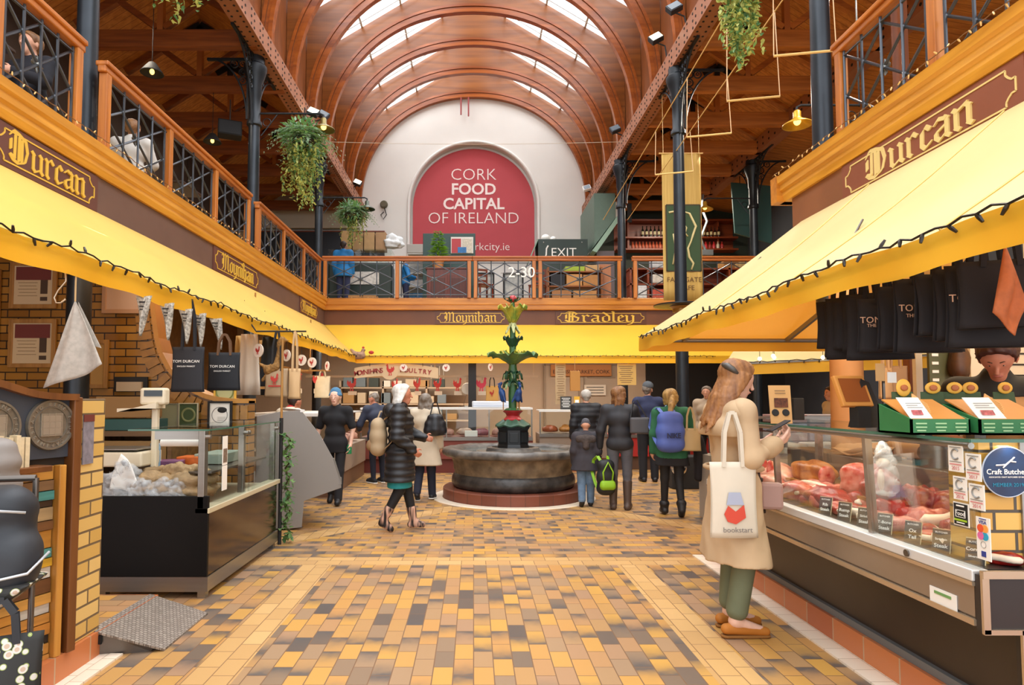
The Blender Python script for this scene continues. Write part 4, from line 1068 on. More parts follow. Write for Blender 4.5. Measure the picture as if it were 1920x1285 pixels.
m=MB();m.box((-.2,0,.17),(.42,.34,.015));m.build('plate',ss,r,bevel=.006)
m=MB();m.box((.07,.0,.25),(.05,.05,.5));m.build('pole',cream_p,r,bevel=.01)
m=MB();m.box((.07,-.02,.6),(.21,.1,.14));m.build('display_head',cream_p,r,bevel=.02)
m=MB();m.box((.08,-.072,.625),(.15,.006,.05));m.build('display',mat('lcd','#2a2f33',.2),r)
m=MB();m.add([(-.2,-.1,.5),(.12,-.1,.5),(.12,-.1,.55),(-.2,-.1,.47),(-.2,.06,.5),(.12,.06,.5),(.12,.06,.57),(-.2,.06,.47)],[(0,1,2,3),(4,7,6,5),(0,4,5,1),(3,2,6,7),(0,3,7,4),(1,5,6,2)]);m.build('chute',cream_p,r)
r=empty('slim_pole',(-2.0,6.68,0),0,'thin wooden pole rising from the far end of the left case','pole')
m=MB();m.cyl((0,0,0),(0,0,1.3),.02,8);m.build('lower_upright',txt_k,r,smooth=60)
m=MB();m.cyl((0,0,1.3),(0,0,2.12),.013,8);m.build('upper_stick',oak,r,smooth=60)
leafg=mat('leaf_green','#7fa660',.5,var=.35,vscale=6,trans=.35)
leafd=mat('leaf_dark','#5a8650',.5,var=.3,vscale=6,trans=.35)
leafy=mat('leaf_yellow_green','#bcc06a',.5,var=.3,vscale=6,trans=.35)
leafb=mat('leaf_bluegreen','#9dbb9c',.5,var=.3,vscale=6,trans=.35)
def leaf(mb,p,d,up,l,w):
 d=Vector(d).normalized();u=Vector(up);s=d.cross(u)
 if s.length<1e-3:s=d.orthogonal()
 s.normalize();u=s.cross(d);p=Vector(p)
 mb.add([p,p+d*l*.35+s*w*.5+u*l*.06,p+d*l*.75+s*w*.3,p+d*l-u*l*.1,p+d*l*.75-s*w*.3,p+d*l*.35-s*w*.5+u*l*.06,p+d*l*.4-u*l*.03],[(0,6,1),(1,6,2),(2,6,3),(3,6,4),(4,6,5),(5,6,0)])
def rdir(rr):
 z=rr.uniform(-1,1);t=rr.uniform(0,6.283);q=math.sqrt(1-z*z)
 return Vector((q*math.cos(t),q*math.sin(t),z))
rr=random.Random(11)
r=empty('ivy_garland',(-1.94,6.72,.08),0,'ivy garland climbing the black post at the end of the left case','ivy')
m=MB();pts=[(.03*math.sin(i*1.7),.03*math.cos(i*1.3),.05*i)for i in range(22)];m.tube(pts,.008,5);m.build('stem',mat('vine_stem','#4c3a24',.8),r)
m=MB()
for i in range(230):
 p=Vector(pts[rr.randrange(22)])+rdir(rr)*rr.uniform(.01,.06)
 m.mi=rr.choice((0,0,1));leaf(m,p,rdir(rr)+Vector((.2,-.3,-.4)),(0,0,1),rr.uniform(.04,.07),rr.uniform(.035,.055))
m.build('foliage',[leafg,leafd],r)
cloth_g=mat('grey_print_cloth','#b9b1a6',.85,var=.2,vscale=28,detail=5)
r=empty('hanging_cloth',(-2.66,4.25,2.40),0,'grey patterned tea towel hanging point-up from the awning by a hook','cloth')
m=MB()
def clothp(u,v):
 a=Vector((-.005,0,-.24));bl=Vector((-.195,-.03,-.83));br=Vector((.195,.02,-.67))
 e=a+(bl-a)*v;f_=a+(br-a)*v;p=e+(f_-e)*u
 return tuple(p+Vector((0,.03*math.sin(u*9+v*2)*v,-.02*math.sin(u*PI)*v)))
m.grid(clothp,24,24);m.build('cloth',cloth_g,r,smooth=180,solid=.004)
m=MB();m.add([(.0,.03,-.25),(.16,.035,-.56),(.02,.04,-.52)],[(0,1,2)]);m.build('fold',cloth_g,r,solid=.004)
m=MB();m.tube([(0,0,0),(-.004,0,-.12),(-.003,0,-.25)],.006,6);m.build('string',mat('twine','#c2a070',.8),r)
r=empty('butcher_hook',(-2.73,4.22,2.42),0,'steel meat hook hanging left of the grey cloth','hook')
m=MB();m.tube([(.01,0,0),(.02,0,-.14),(-.03,0,-.2),(-.055,0,-.25),(-.04,0,-.285),(-.01,0,-.285),(.02,0,-.26)],.006,6);m.build('wire',mat('hook_steel','#c5b39a',.3,.8),r,smooth=180)
news=mat('newsprint','#c9c4b8',.8,color2='#77736b',vscale=55,detail=6)
for i,(y,lb)in enumerate(((5.08,'leftmost newsprint pennant, crumpled, by the arch edge'),(5.46,'second newsprint pennant from the left under the awning'),(5.82,'third newsprint pennant, just left of the tote bag handles'),(6.12,'fourth newsprint pennant, hanging between the tote bag handles'),(6.5,'fifth newsprint pennant, tilted above the second tote bag'))):
 r=empty('pennant',(-2.63,y,2.32),.0,lb,'pennant','newsprint pennants under the left awning')
 m=MB();w=.14;hh=.32;tl=.12 if i==4 else(.03 if i else-.05)
 m.grid(lambda u,v:((u-.5)*w*(1-v)+tl*v*.5,.02*math.sin(u*5+v*4),-hh*v),6,10);m.build('flag',news,r,smooth=180,solid=.002)
 m=MB();m.box((0,-.012,-.05),(.07,.003,.012));m.box((tl*.1,-.014,-.085),(.055,.003,.01));m.box((tl*.15,-.014,-.11),(.045,.003,.008));m.build('printed_lines',txt_k,r)
def tote(loc,w,h,label,mt,lines,face=0,handle=.26,tm=txt_w,depth=.07,hm=None,shear=0.0,group=None,name='tote_bag',ts=(.036,.020)):
 """cloth bag hanging by its two handles; loc is the top centre of the bag body"""
 r=empty(name,loc,face,label,'bag',group)
 m=MB()
 def side(sg):
  return lambda u,v:((u-.5)*w*(1-.06*math.sin(PI*v)),sg*depth/2*math.sin(min(1,v*1.3)*PI*.5)*(.4+.6*math.sin(PI*u)),-h*v-shear*(u-.5)*v)
 m.grid(side(-1),14,12);m.grid(side(1),14,12)
 m.quad((-.5*w,0,-h+shear*.5),(.5*w,0,-h-shear*.5),(.42*w,depth*.4,-h-.001),(-.42*w,depth*.4,-h-.001))
 b=m.build('bag_body',mt,r,smooth=180,solid=.003)
 for q in(-1,1):
  m=MB();pts=[(-.2*w,q*.012,-.03),(-.17*w,q*.014,handle*.6),(-.05*w,q*.01,handle),(.05*w,q*.01,handle),(.17*w,q*.014,handle*.6),(.2*w,q*.012,-.03)]
  for a,b_ in zip(pts[:-1],pts[1:]):m.bar(a,b_,.022,.004,up=(0,1,0))
  m.build('handle',hm or mt,r)
 if lines:
  m=MB()
  for i,(s_,dy)in enumerate(lines):text_into(m,s_,frame((0,-depth/2-.006,-h*dy),(1,0,0),(0,0,1)),ts[0]if i==0 else ts[1],.002,space=1.05)
  m.build('printed_name',tm,r)
 return r
blk_c=mat('black_canvas','#26262b',.8,var=.15,vscale=4)
tote((-2.67,5.98,1.985),.30,.42,'dark grey tote bag hanging in front, left of the pair under the left awning',blk_c,[('TOM DURCAN',.33),('ENGLISH MARKET',.44)],depth=.08,handle=.45)
tote((-2.505,6.42,1.965),.32,.38,'black tote bag, partly hidden behind the grey one, right of the pair',mat('black_canvas_deep','#15171d',.75),[('TOM DURCAN',.38),('ENGLISH MARKET',.50)],depth=.09,handle=.18,hm=mat('leather_handle','#6a4a30',.6))
kraft=mat('kraft_paper','#a48a6a',.75,var=.1,vscale=6)
rb=tote((-2.34,7.6,1.86),.27,.34,'brown paper carrier bag with a red rooster print above the grey counter',kraft,None,depth=.1,handle=.44,hm=txt_k,name='paper_bag')
m=MB();m.tube([(-2.68,7.62,2.42),(-2.6,7.62,2.305),(-2.0,7.62,2.305)],.010,6);tag(m.build('hanging_rail',txt_k,smooth=60),'short black rail off the left awning holding the rooster carrier bag','rail')
def rooster_poly(s=1.0):
 P=[(-.5,.1),(-.42,.42),(-.3,.2),(-.18,.36),(-.12,.1),(.08,.12),(.16,.5),(.2,.62),(.3,.6),(.3,.5),(.4,.46),(.3,.4),(.32,.1),(.2,-.16),(.06,-.26),(.08,-.5),(.16,-.56),(-.04,-.56),(.0,-.3),(-.1,-.28),(-.14,-.5),(-.04,-.56),(-.24,-.56),(-.18,-.26),(-.38,-.14)]
 return[(x*s,y*s)for x,y in P]
def fan_poly(mb,poly,M,depth):
 mb.prism(poly,M,depth)
m=MB();fan_poly(m,rooster_poly(.11),frame((0,-.06,-.13),(1,0,0),(0,0,1)),.003);m.box((0,-.058,-.21),(.16,.004,.016));m.build('rooster_print',txt_r,rb)
a0=Vector((-2.215,3.52,.148));dr=Vector((-.318,-.948,0));nr=Vector((.948,-.318,0))
ang=math.atan2(dr.y,dr.x)
r=empty('clad_stall_panel',tuple(a0),ang,'timber-clad stall front with slate board, at the left edge','stall front')
on=1 if Vector((-math.sin(ang),math.cos(ang),0)).dot(nr)>0 else-1
bw_=wood_mat('brown_post','#7a4a24','#5d3416','Z',1,.4)
LEN=.82
m=MB();m.box((.0,on*.02,.68),(.05,.09,1.36));m.build('corner_post',bw_,r,bevel=.005)
m=MB();m.box((.075,on*.035,.5),(.04,.05,1.0));m.build('light_post',wood_mat('light_post','#cf9545','#b2762c','Z',1,.4),r,bevel=.005)
m=MB();m.box((LEN/2,-on*.02,.68),(LEN,.04,1.34));m.build('backing',mat('dark_backing','#2e241c',.8),r)
m=MB();m.box((LEN/2,on*.01,1.2),(LEN,.03,.32));m.build('slate_board',mat('slate_board','#3f434c',.55,var=.1),r)
m=MB()
for i in range(14):
 x0,x1=LEN*i/14,LEN*(i+1)/14;f=lambda x:1.36+.09*(1/(1+math.exp(-(x-.35)*14)))
 m.bar((x0,on*.03,f(x0)),(x1,on*.03,f(x1)),.08,.035);
m.build('crest_moulding',bw_,r)
m=MB()
for i in range(8):
 x0,x1=LEN*i/8,LEN*(i+1)/8;f=lambda x:1.355+.09*(1/(1+math.exp(-(x-.35)*14)))
 m.add([(x0,on*.024,1.34),(x1,on*.024,1.34),(x1,on*.024,f(x1)),(x0,on*.024,f(x0))],[(0,1,2,3)])
m.build('slate_crest',mat('slate_board','#3f434c'),r)
cols=['#d1943f','#8f6a45','#4c9089','#4a3320','#b29468','#7a4f2a','#cf8f38','#58978f','#e0ac2c','#dcd8cc','#6e4524','#d39a48','#d8d3c8','#c98a3c','#c68233','#2b2420','#cf9240','#c98d42','#3a2a20']
z=1.0;hs=[.075,.055,.05,.035,.07,.05,.095,.05,.045,.06,.075,.055,.05,.05,.06,.045,.055,.055,.06]
for i,(c,h_)in enumerate(zip(cols,hs)):
 z-=h_
 cut=[(.1,LEN)]if i%3 else[(.1,.1+.2+.13*((i*7)%3)),(.1+.2+.13*((i*7)%3),LEN)]
 for j,(x0,x1)in enumerate(cut):
  cc=c if j==0 else cols[(i*5+3)%len(cols)]
  m=MB();m.b2((x0+.002,0,z+.003),(x1-.002,on*(.022+.006*((i+j)%3)),z+h_-.002));m.build('plank',wood_mat('plank_'+cc[1:],cc,'#%02x%02x%02x'%tuple(int(int(cc[k:k+2],16)*.8)for k in(1,3,5)),'X',1.4,.55),r)
pew=mat('pewter_medal','#948b7d',.42,.7,var=.15,vscale=30)
for sx,lb in((.135,None),(.43,None)):
 MM=Matrix.Translation((sx,on*.028,1.215))@Matrix.Rotation(-on*PI/2,4,'X')
 m=MB();m.lathe([(0,.008),(.088,.008),(.09,.014),(.094,.014),(.096,.008),(.118,.008),(.12,.018),(.13,.018),(.134,0)],n=48,M=MM);md=m.build('medallion',pew,r,smooth=40)
 m=MB()
 for q in range(3):
  for p in range(3):m.box((sx+(p-1)*.036,on*.04,1.215+(q-1)*.036),(.03,.012,.03))
 for q in range(-1,3):m.box((sx,on*.042,1.215+(q-.5)*.037),(.12,.008,.006));m.box((sx+(q-.5)*.037,on*.042,1.215),(.006,.008,.12))
 m.build('castle_relief',mat('pewter_light','#b9ae9e',.4,.7),md)
 m=MB()
 for k,ch in enumerate('STATIO BENE FIDA CARINIS '):
  t=math.radians(200-k*15.0);c=Vector((sx+on*-.107*math.cos(t),on*.036,1.215+.107*math.sin(t)))
  up=Vector((-on*math.cos(t),0,math.sin(t)));xd=up.cross(Vector((0,on,0)))
  if ch!=' ':text_into(m,ch,frame(c,xd,up),.026,.006)
 m.build('relief_lettering',mat('pewter_light','#978b7c'),md)
r2=empty('card_shelf',tuple(a0+dr*.42+nr*.07+Vector((0,0,.985))),ang,'small wooden ledge on the stall front below the medallions','ledge')
m=MB();m.box((0.02,0,.012),(.5,.12,.03));m.build('shelf',bw_,r2,bevel=.004)
r3=empty('card_stack',tuple(a0+dr*.40+nr*.075+Vector((0,0,1.013))),ang,'stack of upright cream cards on the ledge under the medallions','cards')
rr=random.Random(4)
for k in range(9):
 m=MB();m.box((-.1+.028*k,.01*rr.uniform(-1,1),.07+.01*rr.random()),(.022,.05,.14+.03*rr.random()));m.build('card',mat('cream_card','#e3cfa8',.7,var=.15,vscale=40),r3)
r=empty('pier_poster',(-2.197,3.66,1.27),0,'small maroon and grey notice pinned to the yellow brick pier','notice')
m=MB();m.b2((0,-.05,-.14),(.006,.05,.14));m.build('sheet',mat('notice_grey','#8d8792',.7,var=.3,vscale=30),r);m=MB();m.b2((.004,-.05,.1),(.008,.05,.14));m.build('header_band',maroon,r)
chk=brick_mat('checker_plate',[(0,'#8f857a'),(1,'#a79c90')],'#74695f',.024,.024,'XY',.003,.45,bump=.9)
chk.node_tree.nodes['Principled BSDF'].inputs['Metallic'].default_value=.35
r=empty('access_ramp',(-2.02,4.2,0),0,'worn checker-plate metal ramp by the brick pier','ramp')
m=MB();m.add([(-.2,-.42,.162),(.18,-.31,.012),(.17,.34,.012),(-.2,.27,.162),(-.2,-.42,.15),(.18,-.31,.0),(.17,.34,.0),(-.2,.27,.15)],[(0,1,2,3),(4,7,6,5),(0,4,5,1),(1,5,6,2),(2,6,7,3),(3,7,4,0)]);m.build('tread_plate',chk,r)
m=MB();m.add([(-.2,-.40,.149),(.12,-.31,.02),(.1,-.31,0),(-.2,-.40,0),(-.2,-.37,.149),(.12,-.28,.02),(.1,-.28,0),(-.2,-.37,0)],[(0,3,2,1),(4,5,6,7),(0,1,5,4),(3,7,6,2),(0,4,7,3),(1,2,6,5)]);m.build('side_plate',ss_d,r)
m=MB();m.box((-.165,-.40,.1),(.045,.012,.05),-.1);m.build('slot',hole,r)
r=empty('curved_counter',(-1.95,7.4,0),0,'grey curved-glass serving counter beyond the left case','display case')
prof=[(-.14,.015),(-.012,.033),(.008,.329),(.434,.48),(.433,.541),(.338,.815),(.182,1.089),(-.037,1.365),(-.27,1.353),(-.55,1.3),(-.55,.015)]
dv=Vector((-.42,.907,0))
def ext(poly,d0,d1):
 m=MB();n=len(poly)
 vs=[Vector((x,0,z))+dv*d0 for x,z in poly]+[Vector((x,0,z))+dv*d1 for x,z in poly]
 m.add(vs,[tuple(range(n)),tuple(range(n,2*n))[::-1]]+[(i,n+i,n+(i+1)%n,(i+1)%n)for i in range(n)]);return m
grey=mat('grey_side_panel','#8b857f',.5)
ext(prof,0,.04).build('end_panel',grey,r,bevel=.004)
m=ext([(-.55,.03),(-.02,.05),(.0,.33),(.40,.47),(.40,.52),(-.55,.52)],.04,1.45);m.build('base',mat('grey_base','#7a746e',.4,.4),r)
ext([(.40,.52),(.435,.52),(.435,.60),(.415,.60)],-.005,1.45).build('price_rail',mat('price_rail','#9d9a96',.3,.6),r)
m=MB();q=[(.425,.56),(.335,.815),(.18,1.085),(-.03,1.35)]
for a,b in zip(q[:-1],q[1:]):m.quad(Vector((a[0],0,a[1]))+dv*.05,Vector((a[0],0,a[1]))+dv*1.45,Vector((b[0],0,b[1]))+dv*1.45,Vector((b[0],0,b[1]))+dv*.05)
m.build('curved_pane',glass,r,smooth=60)
ext([(-.05,1.345),(.0,1.345),(.0,1.375),(-.05,1.375)],-.005,1.45).build('top_rail',mat('white_rail','#e3e0da',.4),r)
ext([(.425,.55),(.438,.55),(.35,.82),(.338,.815)],-.006,.02).build('edge_trim',ss,r)
meat_p=mat('pale_poultry','#d9a892',.45,var=.3,vscale=14,color2='#c27f70')
meat_r=mat('red_beef','#b3302a',.35,var=.3,vscale=18,color2='#e0a59a',detail=6)
for k in range(7):
 p=Vector((-1.95,7.4,0))+dv*(.25+.17*k)+Vector((.22-.28*(k%2),0,.62+.04*(k%2)))
 lump('poultry_cut',tuple(p),(.12,.09,.07),'pale poultry cut in the curved counter, %s from its grey end panel'%('first second third fourth fifth sixth seventh'.split()[k]),'poultry',meat_p,60+k,.15,3,'poultry cuts in the curved counter')
 # ================================================================ RIGHT BUTCHER STALL
QX,QY0,QY1=2.05,2.63,5.65
cx_,cy_=QX+.45,(QY0+QY1)/2
r=empty('meat_counter',(cx_,cy_,0),0,'long glass-fronted butcher counter on the right with steel front and dark kickboard','display case')
def Q(x,y,z):return(x-cx_,y-cy_,z)
kick=mat('dark_kickboard','#3d322b',.35,var=.15,vscale=2)
m=MB();m.b2(Q(QX+.22,QY0+.03,.149),Q(QX+.26,QY1,.60));m.build('kickboard',kick,r)
m=MB();m.b2(Q(QX+.26,QY0+.05,.149),Q(QX+.95,QY1,.60));m.build('base',mat('counter_base','#4a4541',.6),r)
m=MB()
m.add([Q(QX+.02,QY0+.03,.585),Q(QX,QY0+.03,.61),Q(QX,QY0+.03,.745),Q(QX+.05,QY0+.03,.765),Q(QX+.24,QY0+.03,.765),Q(QX+.24,QY0+.03,.585)]+[Q(QX+.02,QY1,.585),Q(QX,QY1,.61),Q(QX,QY1,.745),Q(QX+.05,QY1,.765),Q(QX+.24,QY1,.765),Q(QX+.24,QY1,.585)],[(0,1,2,3,4,5),(11,10,9,8,7,6)]+[(i,i+6,(i+1)%6+6,(i+1)%6)for i in range(6)])
m.build('steel_apron',mat('warm_steel','#a99c8f',.3,.7,var=.1,vscale=3),r,bevel=.003)
m=MB();m.b2(Q(QX-.01,QY0+.03,.575),Q(QX+.03,QY1,.60));m.b2(Q(QX-.012,QY0+.03,.735),Q(QX+.03,QY1,.752));m.build('apron_edge',mat('bright_steel','#cbb79c',.25,.7),r)
m=MB();m.b2(Q(QX-.012,QY0+.03,.752),Q(QX+.06,QY1,.80));m.build('glass_channel',mat('white_aluminium','#dcdcda',.35,.3),r,bevel=.006)
for y in(3.05,4.35):
 m=MB();m.cyl(Q(QX-.02,y,.776),Q(QX,y,.776),.017,12);m.build('lock',ss_d,r,smooth=50)
m=MB();m.b2(Q(QX+.22,QY0,.70),Q(QX+.30,QY0+.03,.149));m.build('end_leg',mat('bright_steel','#cbb79c'),r)
m=MB();m.b2(Q(QX,QY0,.56),Q(QX+.93,QY0+.035,.785));m.b2(Q(QX+.16,QY0+.002,.149),Q(QX+.93,QY0+.034,.57));m.build('end_panel',mat('end_panel_dark','#2f2825',.4),r)
m=MB();m.bar(Q(QX+.0,QY0-.006,.79),Q(QX+.93,QY0-.006,.79),.02,.03)
m.bar(Q(QX+.012,QY0-.006,.555),Q(QX+.012,QY0-.006,.80),.028,.012,up=(0,1,0));m.bar(Q(QX,QY0-.006,.562),Q(QX+.175,QY0-.006,.562),.012,.02);m.bar(Q(QX+.165,QY0-.006,.149),Q(QX+.165,QY0-.006,.57),.028,.012,up=(0,1,0))
m.build('end_trim',mat('bright_steel','#cbb79c'),r)
m=MB();m.b2(Q(QX-.004,2.76,.60),Q(QX-.001,2.92,.665));m.build('maker_plate',white_p,r)
m=MB();m.b2(Q(QX-.006,2.79,.64),Q(QX-.003,2.89,.652));m.build('maker_mark',mat('leaf_print','#6f9a5a',.6),r)
m=MB();m.b2(Q(QX+.06,QY0+.04,.76),Q(QX+.72,QY1,.80));m.build('deck',mat('deck_dark','#4b4642',.3,.5),r)
m=MB();m.b2(Q(QX+.70,2.75,.80),Q(QX+.93,QY1,1.08));m.build('rear_shelf',mat('rear_steel','#8a8078',.35,.6),r,bevel=.01)
gx=lambda z:QX+.02-.045*(z-.8)
def pane(y0,y1,nm='front_pane'):
 m=MB();
 for dx in(0,.008):m.quad(Q(gx(.79)+dx,y0,.79),Q(gx(.79)+dx,y1,.79),Q(gx(1.315)+dx,y1,1.315),Q(gx(1.315)+dx,y0,1.315))
 m.build(nm,glass,r)
for y0,y1 in((QY0+.02,3.37),(3.40,4.40),(4.43,QY1-.02)):pane(y0,y1)
for y in(3.385,4.415):
 m=MB();m.bar(Q(gx(.79)+.02,y,.79),Q(gx(1.31)+.02,y,1.31),.035,.03,up=(0,1,0));m.build('glass_post',mat('post_steel','#a59a90',.3,.8),r)
m=MB();m.bar(Q(QX+.5,4.75,.8),Q(QX+.5,4.75,1.3),.04,.04);m.build('glass_post',mat('post_steel','#a59a90'),r)
m=MB();m.tube([Q(gx(1.3)+.01,QY0+.03,1.305),Q(gx(1.3)+.01,QY1,1.305)],.014,8);m.build('top_tube',ss,r,smooth=60)
m=MB();m.b2(Q(QX-.02,QY0+.0,1.322),Q(QX+.72,QY1,1.334));m.build('glass_shelf',glass,r)
m=MB();m.b2(Q(QX-.024,QY0,1.321),Q(QX-.020,QY1,1.335));m.b2(Q(QX-.02,QY0-.004,1.321),Q(QX+.72,QY0,1.335));m.build('glass_edge',glass_g,r)
m=MB();m.b2(Q(QX+.60,3.4,1.08),Q(QX+.66,3.46,1.32));m.b2(Q(QX+.6,QY1-.1,1.08),Q(QX+.66,QY1-.04,1.32));m.build('shelf_support',ss_d,r)
area('case_fill_light',(QX+.22,4.1,1.30),(0,0,0),.05,2.9,9,(1.0,.86,.72))  # fill light added to brighten the meat; no lamp is fitted in the case
pier_r=brick_mat('pier_brick_right',[(0,'#cf9d45'),(.5,'#dba94f'),(1,'#e6b95f')],'#4f4638',0.185,0.085,'XZ',.007,.35,bump=.6)
m=MB();m.b2((2.165,2.76,.80),(2.335,2.94,1.318));struct(m,'wall_pier_right',pier_r)
m=MB();m.b2((2.335,2.75,.80),(2.36,2.94,1.318));struct(m,'trim_20',ss)
m=MB();m.b2((2.365,2.76,.80),(3.0,2.92,1.318));struct(m,'wall_tile_right',brick_mat('black_tiles',[(0,'#131214'),(1,'#1c1b1e')],'#8d8a86',.2,.13,'XZ',.004,.15,bump=.3))
def glass_card(y,z,w,h,label,art,mt=white_p,tilt=0,nm='glass_notice'):
 r=empty(nm,(gx(z)-.002,y,z),0,label,'notice','notices stuck on the counter glass')
 m=MB();m.b2((-.003,-w/2,-h/2),(.0,w/2,h/2));m.build('card',mt,r)
 art(r,w,h)
 return r
GF=lambda y,z:frame((-.004,y,z),(0,-1,0),(0,0,1))
def c_art(year):
 def f(r,w,h):
  m=MB();rr_=w*.26
  pts=[Vector((-.004,-rr_*math.cos(t),h*.16+rr_*math.sin(t)))for t in np.linspace(.7,2*PI-.7,16)]
  m.tube(pts,.0045,4);m.box((-.004,0,h*.42),(.002,w*.75,.003));m.box((-.004,0,-h*.12),(.002,w*.8,.003));m.build('letter_emblem',mat('grey_ink','#9a9d9b',.7),r)
  m=MB();m.box((-.004,0,-h*.22),(.002,w*.8,.005));text_into(m,year,GF(0,-h*.37),.022,.001);m.build('red_print',mat('faded_red','#d28a86',.7),r)
 return f
glass_card(2.733,1.247,.082,.112,'white notice with a C emblem, upper left on the counter glass',c_art('2015'))
glass_card(2.64,1.22,.080,.110,'white notice with a C emblem, upper right beside the brick pier',c_art('2017'))
glass_card(2.722,1.123,.075,.098,'white notice with a C emblem, lower left above the black notice',c_art('2016'))
glass_card(2.635,1.10,.08,.104,'white notice with a C emblem, lower right above the card-payment strip',c_art('2014'))
def blk_art(r,w,h):
 m=MB();m.b2((-.005,-w*.44,-h*.45),(-.002,w*.44,h*.45));m.build('black_field',txt_k,r)
 m=MB();m.box((-.006,0,h*.36),(.002,w*.5,.006));m.box((-.006,0,h*.17),(.002,w*.62,.002));m.box((-.006,0,-h*.12),(.002,w*.62,.002));m.box((-.006,w*.3,0.02*h),(.002,.002,h*.3));m.box((-.006,-w*.3,.02*h),(.002,.002,h*.3));m.box((-.006,0,-h*.36),(.002,w*.5,.004));text_into(m,'Food',frame((-.0065,0,h*.03),(0,-1,0),(0,0,1)),.026,.001);m.build('white_print',txt_w,r)
 m=MB();m.box((-.006,0,-h*.25),(.002,w*.8,.008));m.build('green_bar',mat('lime_print','#9fc22c',.6),r)
glass_card(2.728,1.013,.085,.098,'black square notice with a white border and green bar on the glass',blk_art)
def pay_art(r,w,h):
 Rr=Matrix.Rotation(-PI/2,4,'Y')
 for dz,c1,c2 in((.24,'#e0562f','#f0a04a'),(.06,'#d86aa0','#2a9fc4')):
  for dy,c in((.011,c1),(-.011,c2)):
   m=MB();m.lathe([(0,.002),(.016,.002),(.016,0)],n=18,M=Matrix.Translation((-.003-(.001 if dy>0 else 0),dy,h*dz))@Rr);m.build('payment_mark',mat('pay_'+c[1:],c,.6),r)
 m=MB();text_into(m,'VISA',GF(0,h*.38),.02,.001);m.box((-.004,0,h*.46),(.002,w*.5,.003));m.box((-.004,.0,-h*.36),(.002,.022,.022));m.build('blue_print',mat('navy_print','#2f3d8a',.6),r)
 m=MB();m.lathe([(.012,0),(.013,.002),(.014,0)],n=16,M=Matrix.Translation((-.003,0,-h*.14))@Rr);m.build('grey_mark',mat('grey_ink','#9a9d9b'),r)
glass_card(2.618,.935,.07,.17,'tall white strip with coloured card-payment marks on the glass',pay_art)
r=empty('round_sticker',(2.262,2.735,1.19),0,'round navy Craft Butchers member sticker by the brick pier','sticker')
nav=mat('navy_sticker','#0a1d42',.35,color2='#0d2f58',vscale=9)
MX=Matrix.Rotation(PI/2,4,'X')
m=MB();m.lathe([(0,.004),(.105,.004),(.105,0),(0,0)],n=48,M=MX);m.build('disc',nav,r)
m=MB();m.lathe([(.104,.004),(.106,.0055),(.108,.004),(.108,0)],n=48,M=MX);m.build('rim',mat('silver_rim','#b9c3d2',.4),r)
m=MB();FM=lambda x,z:frame((x,-.0045,z),(1,0,0),(0,0,1))
text_into(m,'Craft Butchers',FM(.002,.0),.031,.001,.01);m.build('name_print',txt_w,r);m=MB();text_into(m,'ASSOCIATED CRAFT BUTCHERS OF IRELAND',FM(.005,-.022),.0085,.001);m.build('small_print',txt_w,r);m=MB()
m.tube([(-.05,-.006,.028),(-.01,-.006,.03),(.01,-.006,.045),(.035,-.006,.042)],.003,4);m.tube([(-.02,-.006,.018),(.005,-.006,.04),(.03,-.006,.062)],.003,4)
m.build('white_print',txt_w,r)
m=MB();text_into(m,'MEMBER 2019',FM(0,-.055),.022,.001);m.build('teal_print',mat('teal_print','#1f86a5',.5),r)
TAGS=[('Rib','Steak',3.92),('Rump','Steak',3.72),('Sirloin','Steak',3.53),('T-Bone','Steak',3.36),('Ox','Tail',3.145),('Striploin','Steak',2.955),('Corned','Silverside',2.755)]
tagm=mat('slate_tag','#33312e',.6)
tedge=mat('tag_edge','#c9b98f',.6)
for i,(a,b,y)in enumerate(TAGS):
 r=empty('price_tag',(2.125,y,.80),math.radians(-52),'black price tag chalked %s %s on the meat counter'%(a,b),'price tag','black price tags along the meat counter')
 Mt=Matrix.Rotation(math.radians(-18),4,'X')
 m=MB();m.add([Mt@Vector(v)for v in((-.035,0,.0),(.035,0,0),(.035,0,.105),(-.035,0,.105),(-.035,.006,0),(.035,.006,0),(.035,.006,.105),(-.035,.006,.105))],[(0,1,2,3),(4,7,6,5),(0,4,5,1),(1,5,6,2),(2,6,7,3),(3,7,4,0)]);m.build('slate',tagm,r)
 m=MB();m.add([Mt@Vector(v)for v in((.035,-.001,.0),(.039,-.001,0),(.039,-.001,.107),(.035,-.001,.107),(-.035,-.001,.105),(.039,-.001,.109),(-.035,-.001,.109))],[(0,1,2,3),(4,3,5,6)]);m.build('pale_edge',tedge,r)
 m=MB();Fr=lambda z:Mt@frame((0,-.0015,z),(1,0,0),(0,0,1))
 text_into(m,'BUTCHER',Fr(.091),.011,.001,.02);text_into(m,a,Fr(.06),min(.024,.125/max(4,len(a))),.001,.02);text_into(m,b,Fr(.03),min(.024,.125/max(4,len(b))),.001,.02);m.build('chalk_lettering',txt_w,r)
beef=mat('beef_red','#a51d17',.3,color2='#7c1412',vscale=16,bump=.3,bscale=40)
beef_m=mat('beef_marbled','#b0221a',.3,color2='#cf7f6c',vscale=17,detail=7,bump=.25,bscale=40)
pork=mat('pork_pink','#b85848',.35,color2='#dba68e',vscale=9,bump=.2,bscale=30)
fatm=mat('golden_fat','#c27a34',.4,color2='#8f4a22',vscale=7,bump=.3,bscale=25)
bonew=mat('fat_white','#ead7c0',.5)
